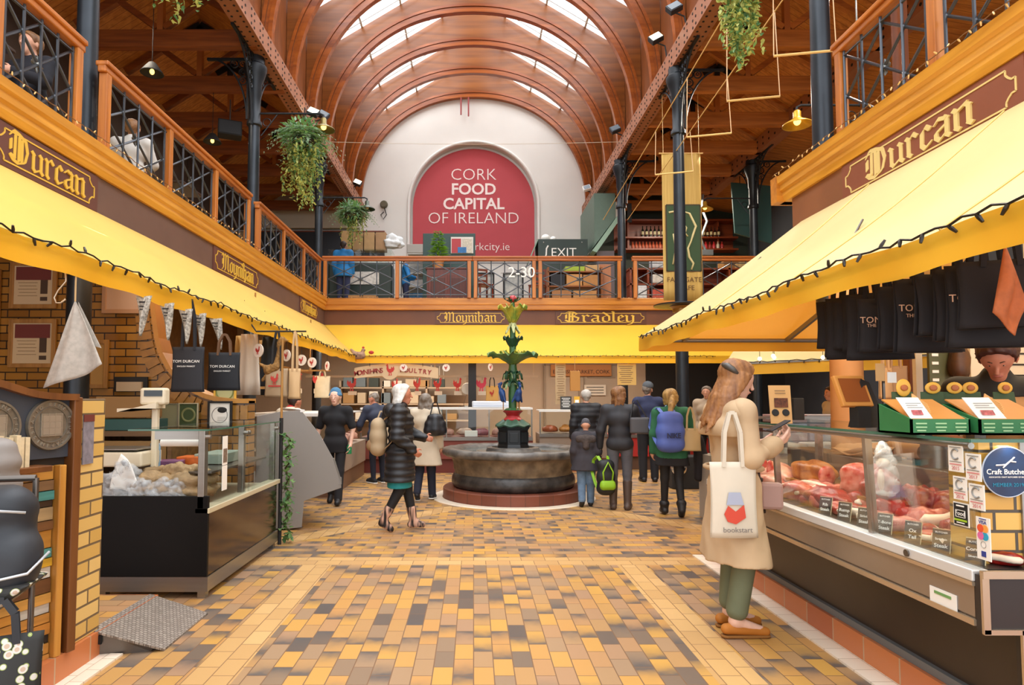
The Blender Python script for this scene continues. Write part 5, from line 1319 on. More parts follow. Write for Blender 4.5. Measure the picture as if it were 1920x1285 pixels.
def steak(c,rad,rz,label,mt,seed,fat=True,tilt=0.0):
 r=empty('meat_cut',c,rz,label,'meat','cuts of meat in the butcher counter')
 rr=random.Random(seed);ph=[rr.uniform(0,6)for _ in range(4)];n=22
 f=lambda t:1+.16*math.sin(2*t+ph[0])+.1*math.sin(3*t+ph[1])+.05*math.sin(5*t+ph[2])
 m=MB();m.lathe([(0,0),(.8,0),(1,.25),(1.02,.55),(.92,.9),(.6,1.05),(0,1.0)],n=n,fn=lambda q,z,t:(q*f(t),z+.12*math.sin(3*t+ph[3])*q))
 m.v=[(v[0]*rad[0],v[1]*rad[1],v[2]*rad[2]+tilt*v[0]*rad[0])for v in m.v];m.build('flesh',mt,r,smooth=180)
 if fat:
  m=MB();m.tube([(rad[0]*.98*f(t)*math.cos(t),rad[1]*.98*f(t)*math.sin(t),rad[2]*.62+tilt*rad[0]*math.cos(t))for t in np.linspace(ph[0],ph[0]+2.8,12)],[.004]+[rad[2]*.3]*10+[.004],6);m.build('fat_rim',bonew,r,smooth=180)
 return r
rr=random.Random(9)
pos_words=['nearest the glass end','second from the glass end','third from the glass end','fourth from the glass end','fifth from the glass end','sixth from the glass end','seventh from the glass end','eighth from the glass end','ninth from the glass end','tenth from the glass end','eleventh from the glass end','twelfth from the glass end','farthest along the row']
for k in range(13):
 y=2.78+.125*k
 steak((2.25+.02*math.sin(k*2),y,.801),(.085,.07,.05+.012*(k%3)),rr.uniform(0,3),'pale marbled steak in the front row behind the tags, '+pos_words[k],beef_m if k%4 else beef,100+k)
for k in range(10):
 y=2.95+.16*k
 steak((2.44+.03*math.cos(k*3),y,.801),(.10,.085,.09+.02*(k%2)),rr.uniform(0,3),'dark red beef cut in the middle row of the counter, '+pos_words[k],beef if k%3 else beef_m,130+k,fat=bool(k%3==0))
for k in range(6):
 y=3.0+.17*k
 steak((2.63,y,.801),(.10,.09,.17),rr.uniform(0,3),'deep red beef cut heaped at the back of the counter, '+pos_words[k],beef,150+k,fat=False)
r=empty('rib_joint',(2.52,3.0,.90),.2,'square red rib joint standing behind the black notice','meat')
m=MB()
for k in range(5):m.ell((-.07+.035*k,0,.06),(.022,.08,.06),10,7)
m.build('flesh',beef_m,r,smooth=180);m=MB();m.ell((0,.06,.06),(.11,.03,.07));m.build('fat_cap',bonew,r,smooth=180)
r=empty('meat_stand',(2.55,4.35,.80),0,'wooden display step carrying joints in the meat counter','stand')
m=MB();m.box((0,0,.09),(.34,1.15,.02));m.box((0,-.5,.04),(.3,.04,.08));m.box((0,.5,.04),(.3,.04,.08));m.build('step',wood_mat('step_wood','#b07a3a','#8f5f28','Y'),r)
def joint(c,rad,label,mt,seed,rz=0,extra=None):
 r=empty('meat_joint',c,rz,label,'meat','large joints in the butcher counter')
 o=lump('flesh',(0,0,rad[2]*.55),rad,None,None,mt,seed,.14,2.6,n=30,k=18);o.parent=r
 if extra:
  for(dx,dy,dz,sx,sy,sz,mm)in extra:
   m=MB();m.ell((dx,dy,dz),(sx,sy,sz));m.build('fat_seam',mm,r,smooth=180)
 return r
joint((2.52,4.78,.901),(.11,.26,.10),'golden roast-coloured joint with a scored crust on the wooden step',fatm,71,0,[(-.05,-.27,.06,.06,.03,.07,beef_m)])
joint((2.5,4.12,.901),(.12,.15,.13),'big red rib of beef stacked on the step with white fat',beef_m,72,.4,[(-.07,-.08,.1,.02,.05,.06,bonew),(.0,-.12,.2,.05,.03,.03,bonew)])
joint((2.44,3.86,.901),(.10,.12,.11),'red beef joint with a white bone leaning beside the stacked rib',beef,73,-.3,[(-.03,-.1,.12,.018,.02,.07,bonew)])
joint((2.44,4.52,.801),(.09,.28,.08),'long pink pork loin lying below the golden joint',pork,74,0,[(-.05,0,.1,.02,.2,.02,bonew)])
joint((2.28,4.55,.801),(.10,.2,.08),'pinkish-red beef joint at the front behind the Rib tag',beef_m,75,.1,[(-.07,0,.06,.02,.14,.04,bonew)])
joint((2.28,4.15,.801),(.10,.17,.085),'bright red minced-looking joint left of the Rump tag',beef,76,.2)
joint((2.46,5.25,.801),(.12,.26,.12),'pale rack of pork ribs at the far end behind the walker girl',pork,77,0,[(-.09,-.1,.12,.03,.02,.09,beef_m),(-.09,0,.12,.03,.02,.09,beef_m),(-.09,.1,.12,.03,.02,.09,beef_m)])
joint((2.28,5.0,.801),(.10,.22,.08),'pink joint hidden partly by the trench coat',pork,78,0)
kr=mat('kraft_roll','#c4976a',.7)
r=empty('paper_roll',(2.84,3.45,1.145),0,'roll of brown wrapping paper on the rear counter shelf','paper roll')
m=MB();m.lathe([(.014,-.19),(.045,-.19),(.045,.19),(.014,.19)],n=24,M=Matrix.Rotation(PI/2,4,'X')@Matrix.Rotation(0,4,'Z'));m.build('paper',kr,r,smooth=40)
m=MB();m.lathe([(.0,-.192),(.013,-.192)],n=16,M=Matrix.Rotation(PI/2,4,'X'));m.lathe([(.0,.192),(.013,.192)],n=16,M=Matrix.Rotation(PI/2,4,'X'));m.box((0,0,-.055),(.06,.05,.015));m.build('core',txt_k,r)
r=empty('steel_pot',(2.86,3.95,1.081),0,'round steel pot with a brass rim on the rear counter shelf','pot')
m=MB();m.lathe([(0,0),(.1,0),(.1,.14),(.092,.14),(.092,.01),(0,.01)],n=28);m.build('bowl',ss,r,smooth=40);m=MB();m.lathe([(.092,.135),(.104,.14),(.104,.15),(.09,.15)],n=28);m.build('rim',mat('brass','#b98c42',.3,.8),r,smooth=40)
r=empty('kraft_sheets',(2.84,4.6,1.081),.1,'crumpled stack of brown kraft sheets behind the golden joint','paper')
m=MB();m.grid(lambda u,v:((u-.5)*.2,(v-.5)*.6,.05+.03*math.sin(u*7+v*5)+.07*u*(1-v)),10,14);m.grid(lambda u,v:((u-.5)*.22,(v-.5)*.5+.05,.03+.02*math.sin(u*5+v*8)),10,14);m.build('sheets',kr,r,smooth=180,solid=.004)
r=empty('kraft_roll',(2.86,4.25,1.16),0,'second brown paper roll beside the crumpled kraft sheets','paper roll');m=MB();m.lathe([(.014,-.17),(.05,-.17),(.05,.17),(.014,.17)],n=24,M=Matrix.Rotation(PI/2,4,'X'));m.build('paper',kr,r,smooth=40);m=MB();m.box((0,.1,-.055),(.05,.02,.05));m.box((0,-.1,-.055),(.05,.02,.05));m.build('cradle',ss_d,r)
o=lump('hanging_plastic_bag',(2.33,3.66,1.06),(.045,.085,.17),'clear plastic bag with meat hanging inside the counter by the glass post','plastic bag',pb,81,.15,2.5,n=50,k=36);crumple(o,.018,40)
gbox=mat('green_card_box','#2f7a45',.5,var=.1)
dgreen=mat('dark_green_card','#2f4a2a',.55)
orange_c=mat('kraft_orange','#cf8a3c',.6,var=.1,vscale=5)
def display_box(x0,x1,y,label,inner):
 r=empty('card_display_box',((x0+x1)/2,y,1.335),0,label,'display box','green display boxes on the counter top')
 w=x1-x0
 m=MB();m.box((0,-.11,.036),(w,.01,.072));m.box((0,.12,.07),(w,.01,.14))
 for q in(-1,1):
  m.add([(q*w/2,-.115,0),(q*w/2,.125,0),(q*w/2,.125,.14),(q*w/2,-.115,.072),(q*(w/2-.008),-.115,0),(q*(w/2-.008),.125,0),(q*(w/2-.008),.125,.14),(q*(w/2-.008),-.115,.072)],[(0,1,2,3),(4,5,6,7),(0,3,7,4),(3,2,6,7),(2,1,5,6)])
 m.box((0,0,.005),(w,.23,.01));m.build('tray',gbox,r)
 m=MB();k=max(2,int(w/.075))
 for i in range(k):
  for zz,ww in((.052,.05),(.035,.05),(.02,.04)):m.box((-w/2+w*(i+.5)/k,-.117,zz),(ww,.003,.006))
 m.build('pale_print',mat('pale_green_print','#a9cf9c',.6),r)
 m=MB();m.add([(-w/2+.01,-.1,.07),(w/2-.01,-.1,.07),(w/2-.01,.11,.16),(-w/2+.01,.11,.16)],[(0,1,2,3)]);m.build('card_slope',orange_c,r,solid=.006)
 n=7
 for i in range(n):
  x=-w*.1+i*w*.055
  m=MB();m.add([(x,-.09+.022*i,.08+.008*i),(x+.004,-.09+.022*i,.08+.008*i),(x-.04,-.03+.022*i,.165+.004*i),(x-.044,-.03+.022*i,.165+.004*i)],[(0,1,2,3)]);m.build('divider_card',mat('edge_card','#e0b070',.6),r,solid=.004)
 m=MB();m.add([(-w*.46,-.095,.074),(-w*.08,-.095,.074),(-w*.16,-.03,.17),(-w*.54,-.03,.17)],[(0,1,2,3)]);m.build('front_card',white_p,r,solid=.003)
 m=MB();Fc=frame((-w*.3,-.07,.118),(1,0,0),(-.1,.55,.83))
 for i in range(3):m.add([(-w*.14,.028-i*.012,.002),(w*.13-.02*(i%2),.028-i*.012,.002),(w*.13-.02*(i%2),.032-i*.012,.002),(-w*.14,.032-i*.012,.002)],[(0,1,2,3)],Fc)
 m.build('printed_lines',mat('grey_ink','#9a9d9b'),r)
 m=MB();m.add([(-w*.1,-.035,.003),(w*.08,-.035,.003),(w*.08,-.008,.003),(-w*.1,-.008,.003)],[(0,1,2,3)],Fc);m.build('berry_picture',mat('berry_print','#c9696a',.6,var=.5,vscale=60),r)
 return r
display_box(2.00,2.27,3.05,'green card display box left of the other, on the glass shelf',0)
display_box(2.29,2.62,3.02,'green card display box right above the brick pier',1)
for i,(x,y,z,rz,lb)in enumerate(((2.17,3.22,1.335,-.1,'tall dark green header card with a yellow oval, left of the row'),(2.33,3.24,1.335,-.25,'dark green header card with a tilted yellow oval, second in the row'),(2.44,3.24,1.335,-.25,'dark green header card with a tilted yellow oval, third in the row'),(2.52,3.24,1.335,-.25,'dark green header card with a tilted yellow oval, fourth in the row'),(2.70,3.24,1.335,-.1,'dark green header card at the right photo edge'))):
 r=empty('header_card',(x,y,z),rz,lb,'card','green header cards behind the display boxes')
 m=MB();m.add([(-.06,0,0),(.06,0,0),(.05,.03,.2),(-.05,.03,.2)],[(0,1,2,3)]);m.build('card',dgreen,r,solid=.004)
 m=MB();m.ell((0,.015,.22),(.036,.006,.045 if i==0 else .03),18,8,Matrix.Rotation(0 if i==0 else .0,4,'Y'));m.build('yellow_oval',mat('yellow_oval','#e2a93a',.5),r,smooth=180)
 m=MB();m.ell((0,.006,.22),(.018,.003,.016),10,6);m.build('oval_picture',mat('oval_pic','#b0602a',.5),r,smooth=180)
 m=MB()
 for k in range(3):m.box((0,-.004+.004*k,.06+.02*k),(.07,.004,.004))
 m.build('pale_print',mat('pale_green_print','#a9cf9c'),r)
r=empty('touch_screen',(2.19,3.62,1.335),.25,'tilted orange-brown touch screen on a stand on the counter','screen')
Ms=Matrix.Rotation(math.radians(-22),4,'X')@Matrix.Translation((0,0,.02))
m=MB();m.add([(x*.105,y*.014-.02,.1+.095*z)for x in(-1,1)for y in(-1,1)for z in(0,2)],[(0,1,3,2),(4,6,7,5),(0,4,5,1),(2,3,7,6),(0,2,6,4),(1,5,7,3)],Ms);m.build('bezel',orange_c,r,bevel=.006)
m=MB();m.add([(-.085,-.036,.125),(.085,-.036,.125),(.085,-.036,.27),(-.085,-.036,.27)],[(0,1,2,3)],Ms);m.build('display',mat('warm_display','#8f4d24',.2),r)
m=MB();m.add([(.04,.02,.0),(.24,.05,.0),(.13,.07,.26),(.06,.06,.28),(.04,.14,0),(.24,.14,0)],[(0,1,2,3),(0,3,4),(1,5,2),(3,2,5,4)]);m.box((0.03,.04,.06),(.09,.06,.12));m.build('stand',txt_k,r)
r=empty('menu_card',(1.905+.15,4.3,1.335),-.05,'tan card sign with a food picture and two dark discs on the counter','sign')
m=MB();m.add([(-.075,-.03,0),(.065,-.03,0),(.085,.04,.255),(-.06,.04,.255)],[(0,1,2,3)]);m.build('card',mat('tan_card','#cf9f63',.6),r,solid=.005)
Fm=frame((0,-.034,0),(1,0,0),(.05,.07,.255))
m=MB();m.add([(-.04,.11,.004),(.05,.11,.004),(.055,.175,.004),(-.035,.175,.004)],[(0,1,2,3)],Fm);m.build('food_picture',mat('food_photo','#6e3a20',.5,var=.6,vscale=50),r)
m=MB()
for q in(-.038,.03):m.lathe([(0,.003),(.022,.003),(.024,0)],n=20,M=Fm@Matrix.Translation((q,.075,.003)))
m.build('dark_discs',txt_k,r)
m=MB();
for k in range(2):m.add([(-.025,.205+.018*k,.004),(.045,.205+.018*k,.004),(.045,.211+.018*k,.004),(-.025,.211+.018*k,.004)],[(0,1,2,3)],Fm)
m.build('printed_lines',mat('sepia_ink','#8a6b48'),r)
m=MB();m.add([(.085,.04,.25),(.065,-.03,0),(.09,.12,0)],[(0,1,2)]);m.build('easel',txt_k,r,solid=.004)
box_thing('card_terminal',(2.52,5.0,1.335),(.09,.06,.17),.1,'tall dark terminal with a small lit card on the far counter top','terminal',txt_k)
r=empty('white_tag',(2.33,3.62,1.62),0,'two small price cards clipped above the touch screen','notice')
m=MB();m.box((-.03,0,.03),(.05,.004,.1));m.build('tan_card',mat('tan_card','#cf9f63'),r);m=MB();m.box((.03,-.01,.0),(.05,.004,.06));m.build('white_card',white_p,r)
m=MB();m.box((0,.02,-.1),(.012,.012,.36));m.build('clip_post',ss_d,r)
r=empty('hanging_rail',(2.40,3.4,2.27),0,'dark rail under the right awning carrying the black tote bags','rail')
m=MB();m.tube([(0,-1.2,0),(0,.95,0)],.012,8);m.build('bar',txt_k,r,smooth=60)
for y in(-1.0,.9):m=MB();m.tube([(0,y,0),(.25,y,.45)],.008,6);m.build('hanger',ss_d,r,smooth=60)
bagc=mat('black_cotton','#1a1517',.85,var=.3,vscale=5)
bx=[(4.12,-78),(4.05,-76),(3.98,-74),(3.91,-70),(3.84,-66),(3.76,-58),(3.66,-42),(3.52,-38),(3.36,-34),(3.2,-30),(3.08,-40),(2.97,-46),(2.87,-52)]
names=['folded edge-on at the far end of the rail','second along from the far end, edge-on','third from the far end, edge-on','fourth from the far end, edge-on','fifth from the far end, edge-on','sixth from the far end, turning to face out','lettered, low and rounded in the middle of the rail','just behind the lettered one facing the camera','facing the camera with its name in pale letters','right of the one facing the camera','third from the orange cloth','second from the orange cloth','right beside the orange cloth']
for i,((y,a),nm)in enumerate(zip(bx,names)):
 low=-.06 if i==6 else 0
 hgt=.36+.04*(i%3)
 rb=tote((2.40+.015*math.sin(i*2),y,2.13+low+.012*math.cos(i*3)),.34,hgt-.05,'black cotton tote bag, '+nm,bagc,[('TOM DURCAN',.42),('THE ENGLISH MARKET',.52)]if i in(6,8,11)else None,face=math.radians(a+30),handle=.14-low,tm=mat('faded_gold_print','#d8ab8c',.7),depth=.09 if i>5 else .05,group='black tote bags on the rail',ts=(.05,.026))
r=empty('leather_cloth',(2.30,2.74,2.27),math.radians(8),'orange-brown leathery cloth hanging by its corner at the right edge','cloth')
m=MB();P4=[Vector((0.0,0,-.1)),Vector((-.075,0,-.40)),Vector((.02,-.01,-.50)),Vector((.10,0,-.36))]
m.grid(lambda u,v:tuple((P4[0]*(1-u)+P4[1]*u)*(1-v)+(P4[3]*(1-u)+P4[2]*u)*v+Vector((0,-.025*math.sin(u*3)*math.sin(v*6),0))),14,14);m.build('cloth',mat('orange_leather','#b5602e',.7,var=.2,vscale=30),r,smooth=180,solid=.005)
m=MB();m.tube([(0,0,0.02),(0,0,-.11)],.004,5);m.build('string',twine if 'twine' in globals()else _M['twine'],r)
m=MB();m.b2((4.6,3.2,.148),(4.7,5.3,3.3));struct(m,'wall_stall_right',mat('warm_white_wall','#cdbfa6',.7))
r=empty('menu_board',(4.02,4.7,1.45),math.radians(4),'white wall board with rows of small print behind the butcher','menu board')
m=MB();m.box((0,0,.35),(.8,.03,.75));m.box((-.36,.0,-.65),(.05,.05,1.3));m.box((.36,0,-.65),(.05,.05,1.3));m.build('board',mat('board_white','#d9cdb6',.6),r)
m=MB()
for k in range(7):m.box((.02,-.018,.62-k*.08),(.34-.05*(k%3),.004,.012));
m.build('printed_lines',txt_k,r)
r=empty('meat_poster',(3.35,4.6,1.335),math.radians(6),'narrow olive banner with white script beside the hanging joint','banner')
m=MB();m.box((0,0,.42),(.17,.02,.62));m.box((0,0,-.5),(.05,.05,1.37));m.build('panel',mat('olive_panel','#55573a',.6),r)
m=MB();text_into(m,'FRESH',frame((0,-.012,.66),(1,0,0),(0,0,1)),.05,.002);text_into(m,'BEEF',frame((0,-.012,.58),(1,0,0),(0,0,1)),.05,.002);m.build('white_lettering',txt_w,r);m=MB()
for k in range(5):m.box((-.04,-.012,.48-.06*k),(.05,.003,.02))
m.build('white_print',txt_w,r)
r=empty('white_partition',(3.36,4.82,.148),0,'white framed partition edge beside the olive banner','partition')
m=MB();m.box((.17,.02,.3),(.3,.02,.6));m.build('lower_panel',white_p,r)
for x_ in(0,.34):m=MB();m.box((x_,.02,.95),(.05,.04,1.9));m.build('upright',white_p,r)
r=empty('hanging_joint',(3.46,4.55,2.0),0,'dark cured joint hanging beside the olive banner','meat')
o=lump('flesh',(0,0,-.25),(.07,.06,.17),None,None,mat('cured_brown','#5d3a20',.5,var=.4,vscale=12),91,.12,3);o.parent=r
m=MB();m.tube([(0,0,.9),(0,0,-.1)],.005,5);m.build('string',_M['twine'],r)
r=empty('far_counter',(4.2,7.9,0),0,'low glass counter with white trays beyond the butcher counter','display case')
m=MB();m.box((0,0,.4),(2.6,.8,.8));m.build('base',mat('pale_steel','#b9b3aa',.4,.3),r)
m=MB();m.box((0,-.38,1.05),(2.6,.01,.45));m.box((0,.0,1.28),(2.6,.7,.012));m.build('panes',glass,r)
m=MB();m.box((0,-.39,.83),(2.6,.03,.06));m.box((0,-.39,1.28),(2.6,.02,.03))
for x in(-1.29,0,1.29):m.box((x,-.38,1.05),(.03,.03,.46))
m.build('frame',ss,r)
for i,(x,c,lb)in enumerate(((3.2,'#f0eee8','white plastic tray in the far counter, left end'),(3.75,'#dcd2c0','pale chicken pieces heap tray in the far counter'),(4.3,'#f2f0ea','white plastic tray in the far counter, middle'),(4.9,'#e2dccf','off-white tray in the far counter, right end'))):
 box_thing('tray',(x,7.85,.8),(.42,.5,.16),.1*(i-1),lb,'tray',mat('tray_'+c[1:],c,.5),.02)
shirt_stripe=mat('striped_shirt','#c9cbd6',.8,color2='#6d4650',vscale=3,stretch=(.1,.1,9))
for k in range(4):
 for j in range(3):
  r_=box_thing('packed_trays',(4.55+.5*k,9.4,.9+.13*j),(.46,.4,.11),0,'stacked striped food packs in the dim far stall, column %s row %s'%(['one','two','three','four'][k],['bottom','middle','top'][j]),'packs',mat('pack_%d'%((k+j)%3),['#b7a9a4','#9aa3b5','#a97f78'][(k+j)%3],.5),group='stacked food packs in the dim far stall')
box_thing('far_table',(5.3,9.4,0),(2.2,.6,.89),0,'dark table under the stacked food packs','table',mat('dark_table','#2a2522',.6))
for i,(x,y,z,w,c,lb)in enumerate(((4.62,7.0,1.86,.26,'#c9a27a','tan paper bag hanging right of the peach column'),(4.25,6.6,1.82,.14,'#d8b48a','small tan card bag hanging above the screen'))):
 rb=tote((x,y,z),w,.32,lb,mat('tan_bag_%d'%i,c,.7),None,handle=.25,depth=.06,name='paper_bag',group='tan bags hanging right of the column');m=MB();m.tube([(0,0,.24),(0,0,(3.0 if i==0 else 3.26)-z)],.004,4);m.build('cord',txt_k,rb)
for i,(x,y,z)in enumerate(((4.3,9.6,2.1),(4.55,9.7,2.15),(5.25,9.6,2.12),(6.1,9.6,2.14),(4.8,10.2,2.16))):
 o=MB();o.ell((0,0,0),(.028,.028,.03),10,6);ob=o.build('spot_bulb',mat('lit_bulb','#ffe2b0',.3,emit=9),smooth=180);ob.location=(x,y,z);tag(ob,'tiny lit bulb in the dim stall under the small awning, %s from the left'%['first','second','fourth','fifth','third'][i],'light bulb','lit bulbs in the dim far stall')
 o=MB();o.tube([(0,0,.03),(0,0,.5)],.004,4);o.build('wire',txt_k,ob)
 # ================================================================ FOUNTAIN
stone=mat('fountain_stone','#77716a',.4,color2='#45423f',vscale=6,detail=6,bump=.25,bscale=18)
stone_t=mat('fountain_tan_stone','#8c7a61',.55,color2='#5f5140',vscale=6,detail=6,bump=.2,bscale=18)
stone_d=mat('fountain_dark_stone','#4b4744',.35,color2='#2a2827',vscale=7,detail=6,bump=.2,bscale=18)
iron_k=mat('fountain_black','#1b1d1f',.35,.3)
fgreen=mat('fountain_green','#35683a',.4,var=.25,vscale=9)
fdark=mat('fountain_dark_green','#1f4a33',.4,var=.25,vscale=9)
fyel=mat('fountain_yellow','#c7b53c',.4,color2='#6f9038',vscale=7)
fred=mat('fountain_red','#a3282b',.35)
fblue=mat('fountain_blue','#25508f',.45,color2='#1b3566',vscale=12)
r=empty('fountain',(FX,FY,0),0,'round stone market fountain with a painted iron plant column','fountain')
m=MB();m.lathe([(1.08,0),(1.08,.15),(1.06,.165),(.86,.165),(.86,.0)],n=72);m.build('brick_plinth',brick_mat('plinth_brick',[(0,'#6c3a29'),(1,'#854a36')],'#553a2e',.2,.4,'XZ',.004,.5),r,smooth=35)
m=MB();m.lathe([(.88,.16),(.93,.19),(.95,.25),(.94,.32),(.92,.36),(.90,.38)],n=72);m.build('lower_ring',stone_d,r,smooth=60)
m=MB();m.lathe([(.90,.37),(.905,.42),(.92,.44),(.92,.5),(.93,.55),(.95,.60),(.99,.635)],n=72);m.build('basin_wall',stone_t,r,smooth=60)
m=MB();m.lathe([(.97,.625),(1.04,.635),(1.085,.66),(1.095,.70),(1.08,.74),(1.04,.755),(.98,.757),(.92,.745),(.86,.72),(.84,.68),(.84,.6),(0,.6)],n=72,fn=lambda q,z,t:(q,z+.004*math.sin(t*9)+.003*math.sin(t*23)));m.build('basin_rim',stone,r,smooth=60)
m=MB();m.lathe([(0,.70),(.86,.70)],n=64);m.build('water',mat('fountain_water','#5c6460',.06,spec=.8),r)
m=MB();m.lathe([(.42,.70),(.40,.75),(.33,.76),(.3,.70)],n=40);m.build('inner_kerb',stone,r,smooth=50)
oc=lambda q,z,t:(q*(1/max(math.cos(((t+PI/8)%(PI/4))-PI/8),.1)),z)
m=MB();m.lathe([(.22,.69),(.24,.74),(.235,.78),(.225,.80),(.225,1.02),(.245,1.05),(.25,1.075),(.2,1.08),(0,1.08)],n=64,fn=oc);m.build('octagonal_pedestal',iron_k,r,smooth=25)
for k in range(8):
 t=PI/4*k;m=MB();m.box((0,0,.91),(.02,.13,.15),M=Matrix.Rotation(t,4,'Z')@Matrix.Translation((.226,0,0)));m.build('panel',mat('panel_black','#26292b',.4,.3),r,bevel=.005)
m=MB();m.lathe([(.26,1.07),(.27,1.09),(.25,1.11),(.2,1.14),(.16,1.17),(.13,1.18)],n=48,fn=lambda q,z,t:(q*(1+.05*abs(math.sin(t*4))),z+.012*math.sin(t*8)));m.build('leaf_dome',mat('dome_green','#355a45',.4,var=.3,vscale=9),r,smooth=60)
m=MB();m.lathe([(.15,1.165),(.155,1.18),(.12,1.21),(.10,1.24),(.115,1.27),(.15,1.30),(.155,1.315),(.1,1.32)],n=40);m.build('red_spool',fred,r,smooth=60)
m=MB();m.lathe([(.12,1.31),(.13,1.325),(.10,1.35),(.06,1.36),(.065,1.55),(.06,1.8),(.075,1.9),(.06,1.98),(.05,2.1),(.05,2.3),(.042,2.5),(.042,2.75),(.035,2.9),(.028,3.02)],n=28,fn=lambda q,z,t:(q*(1+.07*math.cos(6*t)),z));m.build('stem',fgreen,r,smooth=60)
def acanthus(mb,base_z,r0,L,up,droop,w,n,ph=0.0,curl=.05,tilt=1.0):
 for k in range(n):
  t0=2*PI*k/n+ph;d=Vector((math.cos(t0),math.sin(t0),0));s=Vector((-d.y,d.x,0))
  def fn(u,v):
   a=u;lob=1+.16*math.sin(a*PI*5.5)
   wd=w*(math.sin(min(1,a*1.25+.12)*PI*.86)**.7)*lob
   x=r0+L*(a-.08*a*a);z=up*math.sin(a*PI*.5*tilt)-droop*a**3
   y=(v-.5)*wd
   return tuple(d*x+s*y+Vector((0,0,base_z+z+abs(v-.5)*curl*2*(.4+a)+.012*math.sin(a*PI*5.5)*abs(v-.5)*2)))
  mb.grid(fn,14,6)
m=MB();acanthus(m,2.02,.04,.40,.17,.05,.24,6,.3,.05);m.build('large_leaves',mat('leaf_paint','#6f8a3f',.45,color2='#3f6a45',vscale=6),r,smooth=180,solid=.008)
m=MB();acanthus(m,2.08,.05,.17,.13,.0,.10,6,.8,.03);m.build('inner_leaves',fyel,r,smooth=180,solid=.008)
m=MB();acanthus(m,2.28,.03,.14,.17,.04,.14,5,.1,.04);m.build('middle_leaves',fdark,r,smooth=180,solid=.008)
m=MB();acanthus(m,2.66,.03,.22,.30,.07,.17,6,.2,.05,.9);m.build('top_flower',fyel,r,smooth=180,solid=.008)
m=MB();acanthus(m,2.70,.03,.10,-.16,.03,.06,6,.6,.02);m.build('hanging_petals',mat('pale_petals','#b9c08a',.45),r,smooth=180,solid=.006)
m=MB();acanthus(m,1.90,.05,.12,.03,.14,.08,7,.3,.02);acanthus(m,1.74,.05,.12,.05,.12,.08,7,.7,.02);m.build('drooping_leaves',fdark,r,smooth=180,solid=.007)
m=MB();acanthus(m,1.70,.05,.13,.04,.10,.07,5,.2,.02);acanthus(m,1.86,.05,.11,.04,.10,.07,5,.9,.02);m.build('pale_leaves',mat('pale_leaves','#8fa873',.45),r,smooth=180,solid=.006)
m=MB();acanthus(m,3.0,.02,.13,.04,-.03,.05,5,.4,.01);m.build('bud_leaves',fdark,r,smooth=180,solid=.006)
m=MB();m.lathe([(0,3.0),(.05,3.01),(.07,3.05),(.06,3.09),(.03,3.115),(0,3.12)],n=20);m.build('red_bud',fred,r,smooth=60)
for k in range(3):
 t=-PI/2+2*PI*k/3+.5;c=v3(.15*math.cos(t),.15*math.sin(t),1.33);o_=v3(math.cos(t),math.sin(t),0);sd=v3(-o_[1],o_[0],0)
 P=[(c+v3(0,0,.16),c+v3(0,0,.27)+o_*.02,.045,.05),(c+v3(0,0,.27)+o_*.02,c+v3(0,0,.36)+o_*.06,.03,.018),(c+v3(0,0,.36)+o_*.06,c+v3(0,0,.41)+o_*.03,.018,.02),(c+v3(0,0,.41)+o_*.03,c+v3(0,0,.395)+o_*.11,.016,.004),(c+v3(0,0,.24)+sd*.03,c+v3(0,0,.12)+sd*.09-o_*.03,.03,.012),(c+v3(0,0,.24)-sd*.03,c+v3(0,0,.12)-sd*.09-o_*.03,.03,.012)]
 b=sdf_mesh('heron',P,fblue,r,.009,.02)
 m=MB();m.tube([c+sd*.02+v3(0,0,.17),c+sd*.025],.008,5);m.tube([c-sd*.02+v3(0,0,.17),c-sd*.025],.008,5);m.build('legs',mat('heron_leg','#a8763a',.5),b,smooth=60)
 # ================================================================ BACK STALLS
def counter(name,x0,x1,y0,y1,label,base_m,z_deck=.72,z_top=1.3,kick_m=None,rail_m=None,posts=3):
 r=empty(name,((x0+x1)/2,(y0+y1)/2,0),0,label,'display case','glass counters of the back stalls');w,d=x1-x0,y1-y0
 m=MB();m.box((0,.02,.14),(w-.04,d-.08,.28));m.build('kickboard',kick_m or terra,r)
 m=MB();m.box((0,0,(z_deck+.28)/2),(w,d,z_deck-.28));m.build('front_panel',base_m,r,bevel=.006)
 m=MB();m.box((0,-d/2-.01,z_deck-.03),(w,.03,.07));m.build('price_rail',rail_m or ss,r)
 m=MB();m.box((0,-d/2+.02,(z_top+z_deck)/2),(w,.008,z_top-z_deck));m.build('front_pane',glass,r)
 m=MB();m.box((0,0,z_top+.01),(w,d*.7,.02));m.box((0,-d/2+.03,z_top),(w,.04,.04));m.build('top_shelf',mat('white_rail','#e3e0da'),r)
 for k in range(posts+1):
  m=MB();m.box((-w/2+.02+(w-.04)*k/posts,-d/2+.03,(z_top+z_deck)/2),(.025,.025,z_top-z_deck));m.build('post',ss,r)
 return r
counter('stall_counter',-2.3,1.2,13.0,13.9,'long glass poultry counter behind the fountain with a red base',mat('red_brown_panel','#7a3a30',.5),.72,1.3,mat('dark_red_kick','#6a2c24',.5),posts=4)
counter('stall_counter',1.35,2.75,13.2,14.0,'glass meat counter to the right of the fountain below the chalk board',mat('grey_brown_panel','#8b7a6a',.5),.78,1.25,posts=2)
counter('stall_counter',2.85,5.2,13.6,14.3,'red-fronted counter behind the man in the flat cap',mat('bright_red_panel','#b02a26',.5),.74,1.2,mat('brown_kick','#5d4334',.5),posts=2)
r=counter('stall_counter',-3.6,-2.15,9.75,12.8,'left poultry counter with pink trays behind the people at the grey counter',mat('beige_panel','#a89684',.5),.7,1.25,mat('brown_kick2','#7a5a44',.5),posts=3)
